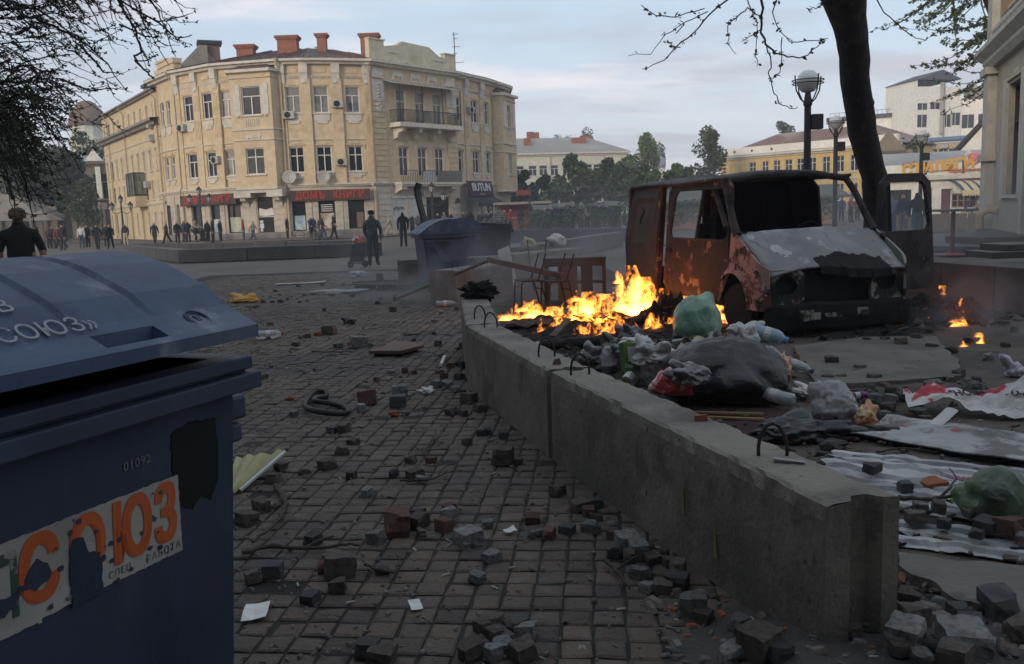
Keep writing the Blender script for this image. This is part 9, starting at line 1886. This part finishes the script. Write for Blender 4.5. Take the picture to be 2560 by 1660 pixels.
p = P(1108, 910); b_ = thing('white_pipe', 'short white plastic pipe lying on the paving beside the barrier', 'pipe', (p.x, p.y, 0)); q0, q1 = P(1103, 918) - p, P(1112, 896) - p; MB().tube([(q0.x, q0.y, .022), (q1.x, q1.y, .022)], .02, 10).build('pipe', M_frame, b_)
p = P(648, 1200); b_ = thing('yellow_sheet', 'bent yellow painted metal sheet sticking out behind the blue container', 'metal sheet', (p.x, p.y, 0)); MY = mat('dull_yellow_paint', (.33, .30, .15), .6, layers=[((.25, .22, .11), 4, .5, .7, .7), ((.42, .42, .4), 11, .64, .7, .8)])
c4 = [P(560, 1235, .03) - p, P(600, 1226, .02) - p, P(712, 1130, .13) - p, P(590, 1142, .10) - p]; rows = []
for j in range(9):
 v = j / 8; a_, b2 = c4[1].lerp(c4[2], v), c4[0].lerp(c4[3], v); rows.append([tuple(a_.lerp(b2, i / 8) + Vector((0, 0, .012 * math.sin(i * 1.7) + .02 * v * math.sin(i * 2.3)))) for i in range(9)])
MB().grid(rows).build('sheet', MY, b_, solid=.006); ed = MB(); ed.tube([r_[0] for r_ in rows], .012, 5); ed.build('edge', M_edge, b_)
for nm, px, py, s_, lb in (('paper', 636, 1540, .14, 'white paper with a blue edge beside the blue container at the bottom left'), ('paper', 1037, 1522, .07, 'small torn white card lying on the near paving'), ('paper', 2068, 1175, .1, 'pale paper scrap between the barrier and the metal sheets'), ('paper', 2190, 880, .1, 'pale green paper scrap on the roadway stones'), ('paper', 1275, 1335, .06, 'small pale paper scrap near the red stones')):
 p = P(px, py); b_ = thing(nm, lb, 'paper', (p.x, p.y, .008), rk.uniform(0, 3)); MB().grid([[(x, y, .01 + .02 * fbm(x * 12, y * 12, px)) for x in (-s_ / 2, -s_ / 6, s_ / 6, s_ / 2)] for y in (-s_ * .4, 0, s_ * .3)]).build('sheet', M_frame, b_, solid=.002)
# ================================================================ air: thin haze and drifting smoke
def vol_mat(name, col, dens, noise=None):
 m = bpy.data.materials.new(name); m.use_nodes = True; t = m.node_tree; t.nodes.clear(); v = t.nodes.new('ShaderNodeVolumePrincipled'); o = t.nodes.new('ShaderNodeOutputMaterial')
 v.inputs['Color'].default_value = (*col, 1); v.inputs['Density'].default_value = dens; v.inputs['Anisotropy'].default_value = .2; t.links.new(v.outputs[0], o.inputs['Volume'])
 if noise:
  tc = t.nodes.new('ShaderNodeTexCoord'); n = t.nodes.new('ShaderNodeTexNoise'); n.inputs['Scale'].default_value = noise; n.inputs['Detail'].default_value = 4; n.inputs['Distortion'].default_value = .6
  t.links.new(tc.outputs['Object'], n.inputs['Vector']); mr = t.nodes.new('ShaderNodeMapRange'); mr.interpolation_type = 'SMOOTHSTEP'; mr.inputs['From Min'].default_value = .42; mr.inputs['From Max'].default_value = .72; t.links.new(n.outputs[0], mr.inputs['Value'])
  s = t.nodes.new('ShaderNodeSeparateXYZ'); t.links.new(tc.outputs['Generated'], s.inputs[0]); last = mr.outputs[0]
  for i in range(3):     # fades out towards every side of its box
   a_ = t.nodes.new('ShaderNodeMath'); a_.operation = 'SUBTRACT'; t.links.new(s.outputs[i], a_.inputs[0]); a_.inputs[1].default_value = .5 if i < 2 else .0
   b_ = t.nodes.new('ShaderNodeMath'); b_.operation = 'ABSOLUTE'; t.links.new(a_.outputs[0], b_.inputs[0]); c_ = t.nodes.new('ShaderNodeMapRange'); c_.interpolation_type = 'SMOOTHSTEP'; c_.inputs['From Min'].default_value = .5 if i < 2 else 1.0; c_.inputs['From Max'].default_value = .15 if i < 2 else .1; t.links.new(b_.outputs[0], c_.inputs['Value'])
   d_ = t.nodes.new('ShaderNodeMath'); d_.operation = 'MULTIPLY'; t.links.new(last, d_.inputs[0]); t.links.new(c_.outputs[0], d_.inputs[1]); last = d_.outputs[0]
  e_ = t.nodes.new('ShaderNodeMath'); e_.operation = 'MULTIPLY'; t.links.new(last, e_.inputs[0]); e_.inputs[1].default_value = dens; t.links.new(e_.outputs[0], v.inputs['Density'])
 return m
tag(MB().box(-335, 335, -55, 425, -1.2, 31).build('haze', vol_mat('haze_air', (.86, .88, .92), .0012)), kind='stuff')
for nm, lb, x0, x1, y0, y1, z0, z1, d, sc in (('smoke', 'thin grey smoke drifting by the blue containers', -4, 2.6, 14.0, 17.5, .02, 1.7, .85, .8), ('smoke', 'thin grey smoke rising from the ash heap right of the van', 4.6, 6.4, 8.9, 11.0, .05, 1.0, 1.1, 1.6), ('smoke', 'low smoke drifting along the hedge behind the van', -2, 22, 18.0, 34, .05, 3.4, .17, .22)):
 o = MB().box(-(x1 - x0) / 2, (x1 - x0) / 2, -(y1 - y0) / 2, (y1 - y0) / 2, 0, z1 - z0).build(nm, vol_mat('smoke_%d' % int(x0 * 10), (.62, .63, .66), d, sc)); o.location = ((x0 + x1) / 2, (y0 + y1) / 2, z0); tag(o, lb, 'smoke', kind='stuff')
